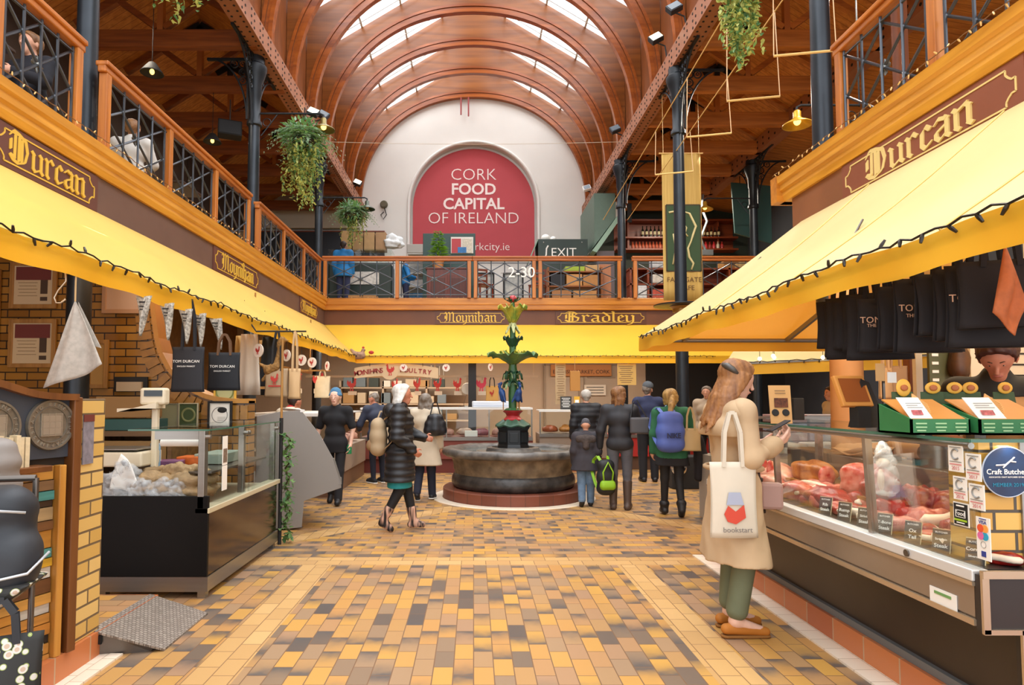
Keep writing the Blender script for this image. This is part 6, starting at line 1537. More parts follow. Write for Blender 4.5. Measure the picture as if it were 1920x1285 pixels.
for k in range(9):
 lump('poultry_cut',(-2.0+.36*k,13.3+.1*(k%2),.80),(.15,.13,.1),'pink and purple-toned meat heap in the poultry counter behind the fountain, %s from the left'%'first second third fourth fifth sixth seventh eighth ninth'.split()[k],'meat',mat('mauve_meat_%d'%(k%3),['#a86a72','#c99482','#d8b6a0'][k%3],.4,var=.3,vscale=12),200+k,.18,3,'meat heaps behind the fountain',n=14,k=8)
for k in range(4):
 lump('meat_heap',(1.6+.32*k,13.45,.86),(.14,.12,.09),'reddish meat heap in the counter right of the fountain, %s from the left'%'first second third fourth'.split()[k],'meat',mat('orange_meat_%d'%(k%2),['#b5603c','#d08a44'][k%2],.4,var=.3,vscale=12),220+k,.18,3,'meat heaps right of the fountain',n=14,k=8)
for k in range(6):
 lump('poultry_cut',(-2.33,10.0+.45*k,.79),(.12,.17,.09),'pale pink poultry in the left counter behind the shoppers, %s from the near end'%'first second third fourth fifth sixth'.split()[k],'poultry',meat_p,240+k,.16,3,'poultry in the left counter',n=14,k=8)
stripe=mat('blue_striped_cloth','#e6e8ec',.7,color2='#9aa6bb',vscale=2.0,stretch=(.2,.2,16))
for i,(x,y,z,w,lb)in enumerate(((.35,13.5,1.32,.75,'pile of folded striped paper on the counter left of the fountain stem'),)):
 box_thing('paper_pile',(x,y,z),(w,.4,.13),.05,lb,'paper',stripe,.02)
box_thing('white_box',(-.05,13.1,.73),(.26,.1,.12),0,'small white price card standing on the counter left of the pedestal','card',white_p)
m=MB();m.b2((-.12,14.6,0),(.06,14.75,2.46));struct(m,'trim_21',mat('black_post','#1e1a17',.6))
shelf_m=mat('pale_shelf','#b8a48c',.6)
r=empty('wall_shelf',(-1.9,17.9,0),0,'long pale shelf unit on the back wall of the poultry stall','shelf')
m=MB()
for z in(.9,1.35,1.8):m.box((0,0,z),(3.6,.5,.04))
m.build('boards',shelf_m,r);
for x in(-1.78,-.6,.6,1.78):m=MB();m.box((x,0,1.0),(.05,.5,2.0));m.build('upright',shelf_m,r)
clr=['#4c5a58','#c7b59a','#8f3a33','#dcd6c8','#35403c','#b08a5a','#6f7d86','#e3ded2']
rr=random.Random(21);wl=['lower','middle','top']
for j,z in enumerate((.925,1.375,1.825)):
 x=-3.6
 for k in range(8):
  w=rr.uniform(.22,.36);hh=rr.uniform(.16,.34);c=rr.choice(clr)
  box_thing('shelf_box',(x+w/2,17.8,z),(w,.3,hh),0,'%s container number %s on the %s shelf of the poultry stall'%({'#4c5a58':'grey-green','#c7b59a':'beige','#8f3a33':'red','#dcd6c8':'cream','#35403c':'dark','#b08a5a':'tan','#6f7d86':'slate','#e3ded2':'white'}[c],'one two three four five six seven eight'.split()[k],wl[j]),'container',mat('tub_'+c[1:],c,.5),.01,group='containers on the poultry stall shelves')
  x+=w+.1
r=empty('name_board',(-1.75,14.47,2.15),0,'arched cream name board lettered in red with a rooster, under the back awning','sign')
cream_b=mat('cream_board','#d9b98f',.6)
m=MB();top=lambda x:.145-.10*(x/.95)**2;bot=lambda x:-.13-.06*(x/.95)**2
m.prism([(x,top(x))for x in np.linspace(-.95,.95,17)]+[(x,bot(x))for x in np.linspace(.95,-.95,17)],frame((0,0,0),(1,0,0),(0,0,1)),-.02);m.lathe([(0,.006),(.2,.006),(.2,-.02)],n=28,M=Matrix.Translation((-.15,-.002,-.02))@Matrix.Rotation(PI/2,4,'X'));m.build('board',cream_b,r)
for x in(-.6,.6):m=MB();m.tube([(x,.0,.08),(x,.0,.29)],.006,4);m.build('hanger',txt_k,r)
m=MB()
def arc_text(mb,s,x0,size,dx):
 for i,ch in enumerate(s):
  x=x0+dx*i;sl=math.atan(-.16*x/.9)
  text_into(mb,ch,frame((x,-.012,-.005-.085*(x/.95)**2),(math.cos(sl),0,math.sin(sl)),(-math.sin(sl),0,math.cos(sl))),size,.003,.02)
arc_text(m,'MOYNIHANS',-.90,.15,.071);arc_text(m,'POULTRY',.12,.14,.105);m.build('red_lettering',mat('sign_red','#9a2e2a',.6),r)
m=MB();m.prism(rooster_poly(.22),frame((-.15,-.014,0),(-1,0,0),(0,0,1)),.004);m.build('rooster_emblem',mat('rooster_red','#c2332b',.55),r)
tok=mat('token_cream','#ecdccb',.6)
tk=[(-2.68,7.95,2.10,'nearest, left of the wooden pole'),(-2.68,9.15,2.12,'second along the left awning, partly shaded'),(-2.68,9.95,2.10,'third along the left awning'),(-2.68,10.6,2.10,'fourth along the left awning'),(-2.68,11.7,2.10,'last along the left awning near the corner'),(-1.58,14.43,2.2,'over the name board before the word POULTRY'),(-.62,14.43,2.2,'in the middle of the back awning'),(.38,14.43,2.21,'by the fountain stem under the back awning')]
for i,(x,y,z,nm)in enumerate(tk):
 r=empty('rooster_token',(x,y,z),[-.5,-.6,-.3,-.35,-.9,0,0,.9][i],'round cream token with a red rooster, '+nm,'token','rooster tokens below the awnings')
 m=MB();m.lathe([(0,.006),(.085,.006),(.085,-.006),(0,-.006)],n=24,M=Matrix.Rotation(PI/2,4,'X'));m.build('disc',tok,r);m=MB();m.prism(rooster_poly(.085),frame((0,-.007,0),(1,0,0),(0,0,1)),.003);m.build('rooster_print',txt_r,r)
 m=MB();m.tube([(0,0,.08),(0,0,2.43-z)],.004,4);m.build('string',txt_k,r)
r=empty('display_rail',(-1.8,14.9,2.02),0,'pale rail across the poultry stall carrying red rooster signs','rail');m=MB();m.box((.6,0,0),(5.4,.05,.05));m.build('bar',shelf_m,r)
for x in(-2.0,.9,3.2):m=MB();m.box((x,0,.22),(.02,.02,.44));m.build('hanger',shelf_m,r)
rs=[(-3.4,12.3,1.85),(-3.02,12.5,1.85),(-2.82,14.9,1.83),(-1.82,14.9,1.81),(-1.3,14.9,1.83),(-.82,14.9,1.83),(-.36,14.9,1.83),(.2,14.9,1.83)]
nmr=['leftmost, over the stooping stallholder','second from the left, beside the pale bags','third from the left, above the blue beanie','behind the white-haired woman','in front of the knife strip','fourth from the right end','beside the round hanging scale','pink-red and largest, by the dark post']
for i,((x,y,z),nm)in enumerate(zip(rs,nmr)):
 r=empty('rooster_sign',(x,y,z),[.2,.5,.1,1.0,.8,.6,.5,.1][i],'red rooster cut-out, '+nm,'sign','red rooster cut-outs')
 m=MB();m.prism(rooster_poly(.26 if i<7 else .3),frame((0,0,0),(1,0,0),(0,0,1)),-.012);m.build('rooster',mat('rooster_red2' if i<7 else 'rooster_pink','#c43a33' if i<7 else '#d6354e',.5),r)
 m=MB();m.box((0,0,-.2),(.2,.012,.09));m.build('price_plate',mat('plate_cream','#dcc9ae',.6),r)
 m=MB();m.tube([(0,0,.1),(0,0,.2)],.003,4);m.build('string',txt_k,r)
r=empty('display_rail',(-3.4,11.6,2.0),0,'wooden rail over the left poultry counter with signs and bags','rail');m=MB();m.box((0,0,0.05),(.05,3.6,.06));m.box((.3,.9,.05),(.6,.03,.03));m.build('bar',oak,r)
for y in(-1.7,1.7):m=MB();m.box((0,y,.6),(.02,.02,1.1));m.build('hanger',oak,r)
paleb=mat('pale_bag','#d8c6a4',.7,var=.1)
tote((-2.95,12.5,1.94),.30,.42,'pale sack of bags hanging over the stooping stallholder',paleb,None,handle=.115,depth=.2,name='paper_bag')
tote((-2.13,7.62,1.86),.14,.36,'narrow tan paper bag right of the brown rooster carrier',mat('tan_bag','#c9a678',.7),None,handle=.44,depth=.1,name='paper_bag')
rb=tote((.43,14.9,1.80),.30,.36,'mustard paper bag with a red rooster by the fountain stem',mat('mustard_paper','#d9a85a',.7),None,handle=.22,depth=.03,hm=txt_k,name='paper_bag')
m=MB();m.prism(rooster_poly(.12),frame((0,-.03,-.17),(1,0,0),(0,0,1)),.004);m.build('rooster_print',txt_r,rb)
r=empty('spring_scale',(-.15,14.9,1.73),0,'round hanging spring scale with a metal bowl in the poultry stall','scale')
m=MB();m.lathe([(0,.05),(.13,.05),(.14,.03),(.14,-.05),(0,-.05)],n=28,M=Matrix.Rotation(PI/2,4,'X'));m.build('dial',mat('scale_face','#c9bda8',.4),r,smooth=40)
m=MB();m.lathe([(0,-.52),(.12,-.5),(.18,-.42),(.19,-.40)],n=24);m.build('bowl',ss,r,smooth=180,solid=.004)
m=MB()
for t in(0,2.1,4.2):m.tube([(.18*math.cos(t),.18*math.sin(t),-.4),(.03*math.cos(t),.03*math.sin(t),-.13)],.005,4)
m.tube([(0,0,.13),(0,0,.3)],.008,5);m.build('chain',ss_d,r)
r=empty('knife_strip',(-1.35,18.585,2.25),0,'strip of hanging utensils on the back wall of the poultry stall','utensils');m=MB();m.box((0,0,.2),(1.1,.02,.04));m.build('strip',ss_d,r)
for k in range(9):m=MB();m.box((-.48+.12*k,-.02,.02),(.022+.01*(k%2),.01,.30+.05*(k%3)));m.build('utensil',mat('utensil_pale','#cfc9bb',.4,.3),r)
r=empty('wicker_rooster',(-2.38,7.62,1.78),0,'twiggy straw rooster figure perched by the wooden pole under the awning','ornament')
straw=mat('straw','#9a7038',.8,var=.4,vscale=30,bump=.6,bscale=60)
o=sdf_mesh('body',[((-.06,0,.06),(.03,0,.1),.06,.055),((.03,0,.1),(.07,0,.36),.035,.025),((.07,0,.36),(.09,0,.42),.04,.045),((.12,0,.42),(.18,0,.41),.014,.006),((-.06,0,.06),(-.17,0,.14),.04,.012),((-.05,0,.03),(-.13,0,-.06),.03,.02)],straw,r,.01,.025,disp=wob(.006,90))
m=MB();m.tube([(0,.01,.02),(0,.01,-.14)],.008,5);m.tube([(.02,-.01,.02),(.03,-.01,-.14)],.008,5);m.box((0,0,-.15),(.3,.06,.03));m.build('perch',oak,r)
r=empty('rooster_figurine',(-2.58,14.35,2.5),0,'small feathered hen figure at the awning corner by the name board','ornament')
o=sdf_mesh('body',[((-.08,0,-.03),(.07,0,-.03),.09,.08),((.07,0,0),(.1,0,.1),.05,.035),((.1,0,.1),(.15,0,.09),.025,.01),((-.08,0,0),(-.17,0,.1),.05,.03)],mat('hen_feathers','#b08a72',.8,var=.5,vscale=18),r,.012,.03);m=MB();m.ell((.1,0,.15),(.03,.012,.025));m.ell((.28,0,.04),(.06,.03,.04));m.build('red_comb',txt_r,r)
for i,(x,y,c,lb)in enumerate(((-3.1,8.6,'#c0a060','striped mustard apron hanging behind the tote bags'),(-2.95,8.4,'#e4ddcf','white apron hanging behind the tote bags'),(-2.8,8.8,'#202428','dark apron hanging by the low brick pier'),(-3.05,9.3,'#8f6a30','brown wooden panel hanging behind the carrier bag'))):
 r=empty('hanging_apron',(x,y,2.35),.2*i,lb,'apron');m=MB();m.grid(lambda u,v:((u-.5)*.3*(.7+.3*v),.02*math.sin(u*12),-.8*v),10,4);m.build('cloth',mat('apron_%s'%c[1:],c,.8),r,smooth=180,solid=.006)
 m=MB();m.tube([(0,0,0),(0,.0,.08+.895*(-2.65-x))],.004,4);m.build('cord',txt_k,r)
r=empty('name_board',(3.1,18.45,2.32),0,'long orange-brown board lettered ENGLISH MARKET CORK over the back door','sign');m=MB();m.box((0,0,0),(1.75,.05,.34));m.build('board',mat('market_board','#b5763a',.5),r,bevel=.01)
m=MB();text_into(m,'ENGLISH MARKET, CORK',frame((0,-.027,-.05),(1,0,0),(0,0,1)),.145,.003,.01);m.build('dark_lettering',mat('dark_brown_ink','#4b2c16',.6),r)
r=empty('menu_board',(3.46,14.45,2.05),0,'yellowish hanging menu board under the back awning, right of the fountain','menu board');m=MB();m.box((0,0,0),(.42,.02,.48));m.build('board',mat('menu_yellow','#d0a55a',.6),r)
m=MB()
for k in range(9):m.box((-.02,-.012,.18-.045*k),(.32-.05*(k%3),.003,.012))
m.tube([(-.15,0,.24),(-.15,0,.42)],.004,4);m.tube([(.15,0,.24),(.15,0,.42)],.004,4);m.build('print',mat('sepia_ink','#8a6b48'),r)
r=empty('price_scroll',(1.97,14.5,1.9),.15,'long narrow pale price scroll hanging beside the fountain stem','menu board');m=MB();m.box((0,0,-.05),(.24,.015,.95));m.build('sheet',mat('scroll_tan','#bda27a',.7),r)
m=MB()
for k in range(16):m.box((0,-.01,.36-.052*k),(.18-.03*(k%3),.003,.01))
m.tube([(0,0,.42),(0,0,.62)],.004,4);m.build('print',mat('sepia_ink','#8a6b48'),r)
r=empty('hanging_box',(2.28,14.4,1.9),0,'orange-tan card box hanging right of the price scroll','box');m=MB();m.box((0,0,0),(.22,.1,.45));m.build('box',mat('ochre_card','#b9803a',.6),r,bevel=.006);m=MB();m.tube([(0,0,.22),(0,0,.58)],.004,4);m.build('string',_M['twine'],r)
r=empty('chalk_board',(1.98,13.75,1.27),0,'small chalk board with white writing on the counter right of the fountain','sign');m=MB();m.box((0,0,.14),(.24,.02,.28));m.build('board',tagm,r)
m=MB()
for k in range(6):m.box((0,-.012,.24-.036*k),(.18-.04*(k%2),.003,.012))
m.build('chalk_lines',txt_w,r)
r=empty('yellow_sign',(2.22,13.78,1.27),0,'small yellow card sign next to the chalk board','sign');m=MB();m.box((0,0,.14),(.12,.02,.28));m.build('card',mat('yellow_card','#dba52c',.6),r);m=MB();m.box((0,-.012,.17),(.08,.003,.07));m.build('print',txt_w,r)
r=empty('paper_notice',(3.5,18.46,1.75),0,'white notice with three dark lines on the grey door','notice');m=MB();m.box((0,0,0),(.62,.01,.3));m.build('sheet',mat('notice_white','#d8d0c4',.7),r)
m=MB();[m.box((0,-.008,.08-.08*k),(.5,.003,.02))for k in range(3)];m.build('print',txt_k,r)
r=empty('wall_lamp',(4.25,17.6,2.45),0,'small yellow-lit lamp on the pale wall right of the menu board','lamp');m=MB();m.lathe([(.03,.1),(.09,.02),(.11,0)],n=18);m.build('shade',mat('brass','#b98c42'),r,smooth=180,solid=.004);m=MB();m.tube([(0,0,.1),(0,.1,.2),(0,.95,.2)],.012,6);m.build('arm',ss_d,r);m=MB();m.ell((0,0,.01),(.04,.04,.04));m.build('bulb',mat('lamp_glow','#ffd070',.4,emit=4),r,smooth=180)
for i,(x,c,w)in enumerate(((3.2,'#b12a28',.5),(3.9,'#c9c2b4',.4),(4.6,'#8f3030',.5))):
 box_thing('produce_tray',(x,13.9,.745),(w,.4,.1),0,['red','pale','dark red'][i]+' tray of goods in the red-fronted counter','tray',mat('goods_%d'%i,c,.5,var=.3,vscale=10),.01)
r=empty('litter_bin',(3.50,10.9,0),0,'squat black bin with a shiny chrome mouth at the foot of the right column','bin');m=MB();m.box((0.05,0,.27),(.5,.4,.54));m.build('body',txt_k,r,bevel=.02)
m=MB();m.lathe([(.12,.0),(.13,.03),(.10,.05)],n=24,a0=PI,a1=2*PI,M=Matrix.Translation((-.1,-.205,.36))@Matrix.Rotation(PI/2,4,'X'));m.box((-.1,-.21,.36),(.26,.03,.03));m.build('chrome_mouth',mat('chrome','#d8d8da',.12,.95),r,smooth=40)
r=empty('round_tray',(3.72,11.4,3.13),0,'round dark metal tray fixed round the free-standing column','tray');m=MB();m.lathe([(.115,.03),(.38,.02),(.48,.03),(.48,.05),(.38,.045),(.115,.05)],n=40);m.build('tray_plate',mat('dark_tray','#2f3336',.3,.6),r,smooth=40)
m=MB();m.lathe([(.115,-.1),(.15,-.08),(.15,-.02),(.2,.02)],n=24);m.build('collar',mat('brass_collar','#a57a3c',.4,.5),r,smooth=40)
# ================================================================ UPPER LEVEL
red_b=mat('banner_red','#b5444a',.75,var=.06,vscale=1.5)
r=empty('wall_banner',(0,21.22,7.9),0,'large red arched banner lettered CORK FOOD CAPITAL OF IRELAND in the wall recess','banner')
m=MB();n=36;pts=[(2.04*math.cos(t),.0+2.03*math.sin(t))for t in np.linspace(0,PI,n+1)]
m.prism([(2.04,-1.72)]+pts+[(-2.04,-1.72)],frame((0,0,0),(1,0,0),(0,0,1)),.02);o=m.build('cloth',red_b,r)
m=MB();FB=lambda z:frame((0,-.025,z),(1,0,0),(0,0,1))
for s_,z,sz,bd in(('CORK',1.13,.56,-.012),('FOOD',.63,.53,.022),('CAPITAL',.13,.53,.022),('OF IRELAND',-.36,.55,-.012),('www.corkcity.ie',-1.32,.37,-.008)):
 m=MB();text_into(m,s_,FB(z),sz,.004,bd);m.build('lettering',mat('banner_white','#ead9d2',.7),r)
for i,(x,z0)in enumerate(((-.42,10.95),(-.17,10.9))):
 o=MB();o.cyl((0,0,0),(0,0,11.62-z0),.025,8);ob=o.build('fire_pipe',mat('pipe_red','#8e2a2a',.5),smooth=60);ob.location=(x,20.85,z0);tag(ob,'thin red pipe coming down from the arch crown, %s of two'%['left','right'][i],'pipe','red pipes')
o=MB();o.tube([(x,15.2,7.72-.06*math.sin(PI*(x+3.7)/7.4))for x in np.linspace(-3.7,3.7,20)],.006,4);tag(o.build('span_wire',mat('wire_pale','#b8a890',.5)),'thin pale wire stretched across the nave below the arches','wire')
r=empty('wall_fitting',(-2.98,20.93,7.95),0,'small round lamp fitting with a looped cable on the white wall left of the banner','lamp')
m=MB();m.lathe([(0,.06),(.1,.06),(.13,0),(.13,-.06),(0,-.06)],n=18,M=Matrix.Rotation(PI/2,4,'X'));m.build('housing',mat('olive_metal','#5a523c',.5),r,smooth=40);m=MB();m.tube([(.02,.02,-.13),(.09,.02,-.35),(-.02,.02,-.5),(-.1,.02,-.35),(0,.02,-.25)],.015,5);m.build('cable',txt_k,r)
for i,(x,y,z,lit,ry,lb)in enumerate(((-3.45,9.75,7.98,1,.5,'lit square flood lamp on the left beam near the top of the photo'),(-3.45,14.3,7.95,0,.5,'black flood lamp on the left beam above the second hanging plant'),(-3.45,13.4,7.6,1,.4,'small lit lamp clipped to the left beam beside the larger plant'),(-3.5,18.9,7.95,1,.4,'pair-like small lit lamp at the far end of the left beam'),(3.45,11.7,8.25,1,-.5,'bright white flood lamp on the right beam'),(3.45,10.6,8.15,0,-.5,'black flood lamp higher up on the right beam'),(3.45,15.2,8.0,0,-.4,'small dark lamp box on the right beam near the far column'),(3.5,19.4,7.95,0,-.3,'white dome fitting at the far foot of the right beam'))):
 r=empty('flood_lamp',(x,y,z),0,lb,'lamp','flood lamps on the beams')
 Mf=Matrix.Rotation(ry,4,'Y')@Matrix.Rotation(-.5,4,'X')
 m=MB();m.box((0,0,.04),(.24,.10,.18),M=Mf);m.build('housing',mat('lamp_black','#1d2126',.5)if i!=7 else white_p,r,bevel=.01)
 m=MB();m.box((0,-.053,.04),(.2,.008,.14),M=Mf);m.build('lens',mat('lamp_lit','#fff0c8',.3,emit=3.5)if lit else mat('lamp_dull','#4a545e',.2),r)
 m=MB();m.tube([(0,.02,-.05),(math.copysign(.16,x),.04,-.1),(math.copysign(.2,x),.04,min(7.87-z,-.12))],.015,5);m.build('yoke',txt_k,r)
def foliage(mb,rr,c,rad,nleaf,l,w,drop=.3,mi=(0,1,2)):
 for _ in range(nleaf):
  d=rdir(rr);q=rr.uniform(.55,1)
  p=Vector((c[0]+d.x*rad[0]*q,c[1]+d.y*rad[1]*q,c[2]+d.z*rad[2]*q))
  mb.mi=rr.choice(mi);leaf(mb,p,d+Vector((0,0,-drop))+rdir(rr)*.5,(0,0,1),rr.uniform(.7,1.3)*l,rr.uniform(.7,1.2)*w)
def frond(mb,rr,p,d,L,mi,n=10,w=.05):
 p=Vector(p);d=Vector(d).normalized();pts=[]
 for i in range(n+1):
  t=i/n;pts.append(p+d*L*t+Vector((0,0,-L*.75*t*t+.12*L*t)))
 for i in range(1,n+1):
  dd=(pts[i]-pts[i-1]).normalized();s=dd.cross(Vector((0,0,1)));
  if s.length<.05:s=Vector((1,0,0))
  s.normalize();wl=w*(1.3-.9*i/n)
  for q in(-1,1):
   mb.mi=mi;leaf(mb,pts[i],s*q+dd*.5,(0,0,1),wl*1.5,wl*.5)
def hanging_plant(loc,label,R_,trail,seed,fr=40,strands=26,ztop=0.55):
 rr=random.Random(seed);r=empty('hanging_plant',loc,0,label,'plant','hanging plants')
 m=MB();m.lathe([(0,-.14),(.12,-.12),(.2,0),(.21,.04),(.19,.04),(0,.0)],n=20);m.build('basket',mat('moss_basket','#3b3420',.9,var=.4,vscale=20),r,smooth=60)
 m=MB()
 for t in(0,2.1,4.2):m.tube([(.2*math.cos(t),.2*math.sin(t),.03),(0,0,ztop)],.005,4)
 m.tube([(0,0,ztop),(0,0,ztop+.1)],.01,5);m.build('chain',txt_k,r)
 m=MB();foliage(m,rr,(0,0,.08),(R_*.62,R_*.62,R_*.5),420,.10,.05,.3,(0,0,1,3))
 for k in range(fr):
  t=rr.uniform(0,6.28);frond(m,rr,(0,0,.08),(math.cos(t),math.sin(t),rr.uniform(.1,1.0)),R_*rr.uniform(.8,1.15),rr.choice((0,3,3)),10,.065)
 m.build('fern_foliage',[leafg,leafd,leafy,leafb],r)
 m=MB()
 for k in range(strands):
  t=rr.uniform(0,6.28);rad=R_*rr.uniform(.1,.6);L=trail*rr.uniform(.45,1.0)*(1-.35*(rad/R_));x,y=rad*math.cos(t),rad*math.sin(t);a=rr.uniform(0,6)
  for i in range(int(L/.028)):
   z=-.05-i*.028;m.mi=rr.choice((2,2,0,2,1));leaf(m,(x+.03*math.sin(a+z*7),y+.03*math.cos(a+z*6),z),rdir(rr)+Vector((0,0,-.6)),(0,0,1),rr.uniform(.05,.08),rr.uniform(.03,.045))
 m.build('trailing_foliage',[leafg,leafd,leafy,leafb],r)
 return r
def bracket_lamp(x,y,z,L,sgn,label,lit=True,shade='#7a6a3a'):
 r=empty('bracket_lamp',(x,y,z),0,label,'lamp','swan-neck bracket lamps')
 m=MB();m.tube([(0,0,0),(sgn*(L-.06),0,0),(sgn*L,0,-.03),(sgn*L,0,-.1)],.018,6);m.tube([(sgn*.02,0,-.4),(sgn*.3,0,-.02)],.01,5)
 m.tube([(sgn*(.12+.07*math.cos(a)),0,-.16+.07*math.sin(a))for a in np.linspace(0,6,14)],.008,4);m.build('arm',iron_d,r,smooth=60)
 m=MB();m.lathe([(.03,0),(.05,-.02),(.05,-.1),(.07,-.13),(.19,-.2),(.2,-.22)],(sgn*L,0,-.08),22);m.build('shade',mat('shade_'+shade[1:],shade,.35,.5),r,smooth=180,solid=.005)
 m=MB();m.ell((sgn*L,0,-.24),(.05,.05,.055),12,8);m.build('bulb',mat('bulb_amber','#ffd06a',.3,emit=2.5)if lit else mat('bulb_off','#e0c080',.3),r,smooth=180)
 return r
bracket_lamp(-3.76,11.03,6.52,1.12,1,'bracket lamp reaching out from the second left column over the larger plant')
bracket_lamp(-3.76,15.75,6.52,1.1,1,'bracket lamp on the far left corner column above the smaller plant',False,'#4d5246')
bracket_lamp(6.95,15.9,6.55,1.12,-1,'yellow-shaded bracket lamp on the slim far right column',True,'#c79a3a')
bracket_lamp(5.55,9.0,5.72,.9,-1,'yellow ring-shaded lamp hanging left of the nearest right column',True,'#c99a2c')
o=MB();o.tube([(0,0,0),(0,0,1.95)],.012,6);ob=o.build('lamp_post',iron_d);ob.location=(5.55,9.0,5.7);tag(ob,'thin dark drop rod holding the yellow ring-shaded lamp','rod')
hanging_plant((-2.98,11.03,5.98),'large fern and trailing plant hanging by the second left column',.66,1.3,31,70,44)
hanging_plant((-3.02,15.75,6.05),'smaller green fern hanging by the far left corner column',.60,.8,32,60,20,.42)
hanging_plant((-3.0,6.35,6.25),'plant whose trailing tips hang in at the top left edge of the photo',.45,1.0,33,20,20)
bracket_lamp(-3.76,6.35,6.95,1.1,1,'bracket arm on the nearest left column above the photo edge',False,'#4d5246')
rp_=hanging_plant((2.80,6.5,5.95),'variegated trailing plant hanging in at the top right of the photo',.34,1.05,34,10,44,.9)
m=MB();m.tube([(2.8,6.5,6.9),(2.8,6.5,7.0),(3.65,6.6,7.0)],.018,6);tag(m.build('plant_arm',iron_d),'iron arm holding the top right trailing plant','arm')
brass_r=mat('pale_timber_rod','#d8b06a',.5)
for i,x in enumerate((3.08,3.66)):
 o=MB();o.tube([(0,-6,.35),(0,5.5,-.35)],.008,6);ob=o.build('ceiling_rod',brass_r);ob.location=(x,9.5,6.1);tag(ob,'long pale rod running under the right aisle, %s of the pair holding trapeze bars'%['left','right'][i],'rod','pale rods')
for i,(y,z,nm)in enumerate(((9.0,5.28,'lowest and farthest'),(7.55,5.12,'middle one'),(6.35,5.02,'highest in view, by the trailing plant'),(10.6,5.3,'half hidden behind the cream banner'))):
 r=empty('trapeze_bar',(3.37,y,z),0,'pale trapeze bar in the right aisle, '+nm,'trapeze','trapeze bars')
 m=MB();m.tube([(-.31,0,-.03),(.33,0,.03)],.014,6);m.build('bar',brass_r,r,smooth=60)
 zz=lambda:6.1-(y-9.5)*.061-z
 m=MB();m.tube([(-.31,0,-.03),(-.29,0,zz())],.006,4);m.build('cord',mat('cord_pale','#d8b184',.7),r);m=MB();m.tube([(.33,0,.03),(.29,0,zz())],.006,4);m.build('cord',mat('cord_pale','#d8b184'),r)
r=empty('hanging_banner',(4.06,12.3,3.4),0,'tall cream banner with a green figure panel behind the free-standing column','banner')
cb=mat('banner_cream','#d9b667',.7,color2='#c9a254',vscale=2,stretch=(14,1,.6),trans=.15)
m=MB();m.grid(lambda u,v:((u-.5)*(.76),.02*math.sin(u*20)*.4,2.9*v),16,12);m.build('cloth',cb,r,smooth=180,solid=.006)
m=MB();m.tube([(-.43,0,2.9),(.43,0,2.9)],.014,6);m.tube([(-.35,0,2.9),(-.35,0,4.1)],.004,4);m.tube([(.35,0,2.9),(.35,0,4.1)],.004,4);m.build('top_rod',brass_r,r)
m=MB();m.box((.02,-.012,1.22),(.64,.006,1.28));m.build('green_panel',mat('banner_green','#31492a',.7),r)
m=MB();m.box((.02,-.011,1.87),(.66,.006,.03));m.box((.02,-.011,.575),(.66,.006,.03));m.box((-.31,-.011,1.22),(.03,.006,1.3));m.box((.35,-.011,1.22),(.03,.006,1.3));m.build('panel_border',mat('banner_brown','#3a2a18',.7),r)
m=MB()
m.tube([(.0,-.02,1.75),(.14,-.02,1.70),(.26,-.02,1.45),(.20,-.02,1.28),(.16,-.02,1.15),(.10,-.02,1.02),(.12,-.02,.85),(.20,-.02,.72),(.16,-.02,.60)],[.01,.022,.024,.022,.016,.02,.024,.022,.016],6)
m.tube([(-.26,-.02,1.72),(-.16,-.02,1.74),(-.05,-.02,1.68)],.02,6);m.tube([(.02,-.02,1.5),(.08,-.02,1.42),(.05,-.02,1.32),(.1,-.02,1.25)],.014,6);m.tube([(-.18,-.02,1.3),(-.14,-.02,1.0),(-.2,-.02,.7)],.016,6)
m.build('line_figure',mat('banner_line','#d8c890',.7),r,smooth=180)
for s_,x_,z in(('FARMGATE',.02,.40),('CAFE',.06,.24)):m=MB();text_into(m,s_,frame((x_,-.014,z),(1,0,0),(0,0,1)),.135,.003,-.004);m.build('lettering',mat('banner_ink','#6a4a26',.7),r)
dgk=mat('kiosk_green','#22332c',.5,var=.1)
r=empty('exit_kiosk',(2.56,18.6,GZ),0,'dark green kiosk panel lettered EXIT on the back gallery','kiosk')
m=MB();m.box((0,0,1.09),(1.42,.9,2.18));m.build('body',dgk,r,bevel=.01);m=MB();m.add([(-.71,-.45,2.18),(-.71,.45,2.18),(-1.0,.45,1.5),(-1.0,-.45,1.5)],[(0,1,2,3)]);m.build('side_flap',mat('flap_green','#7f9c86',.5),r,solid=.03)
m=MB();text_into(m,'EXIT',frame((.02,-.455,1.78),(1,0,0),(0,0,1)),.36,.004,-.004);m.tube([(-.42,-.46,1.98),(-.47,-.46,1.9),(-.48,-.46,1.72),(-.5,-.46,1.66)],.022,6);m.build('white_lettering',txt_w,r)
for x in(-.55,.55):
 m=MB();m.ell((x,-.455,2.08),(.02,.01,.02),8,5);m.build('screw',ss,r,smooth=180)
r=empty('dome_camera',(2.1,18.45,6.08),0,'white dome camera pair on top of the EXIT kiosk','camera');m=MB();m.ell((0,0,.1),(.13,.13,.11));m.ell((.22,0,.07),(.09,.09,.08));m.box((.1,0,.02),(.4,.2,.03));m.build('dome',white_p,r,smooth=60)
r=empty('poster_kiosk',(-.68,17.6,GZ),0,'dark green kiosk with a red and white poster left of the banner web address','kiosk')
m=MB();m.box((0,.3,1.10),(1.46,.6,2.2));m.build('body',mat('kiosk_teal','#23403a',.5),r,bevel=.01)
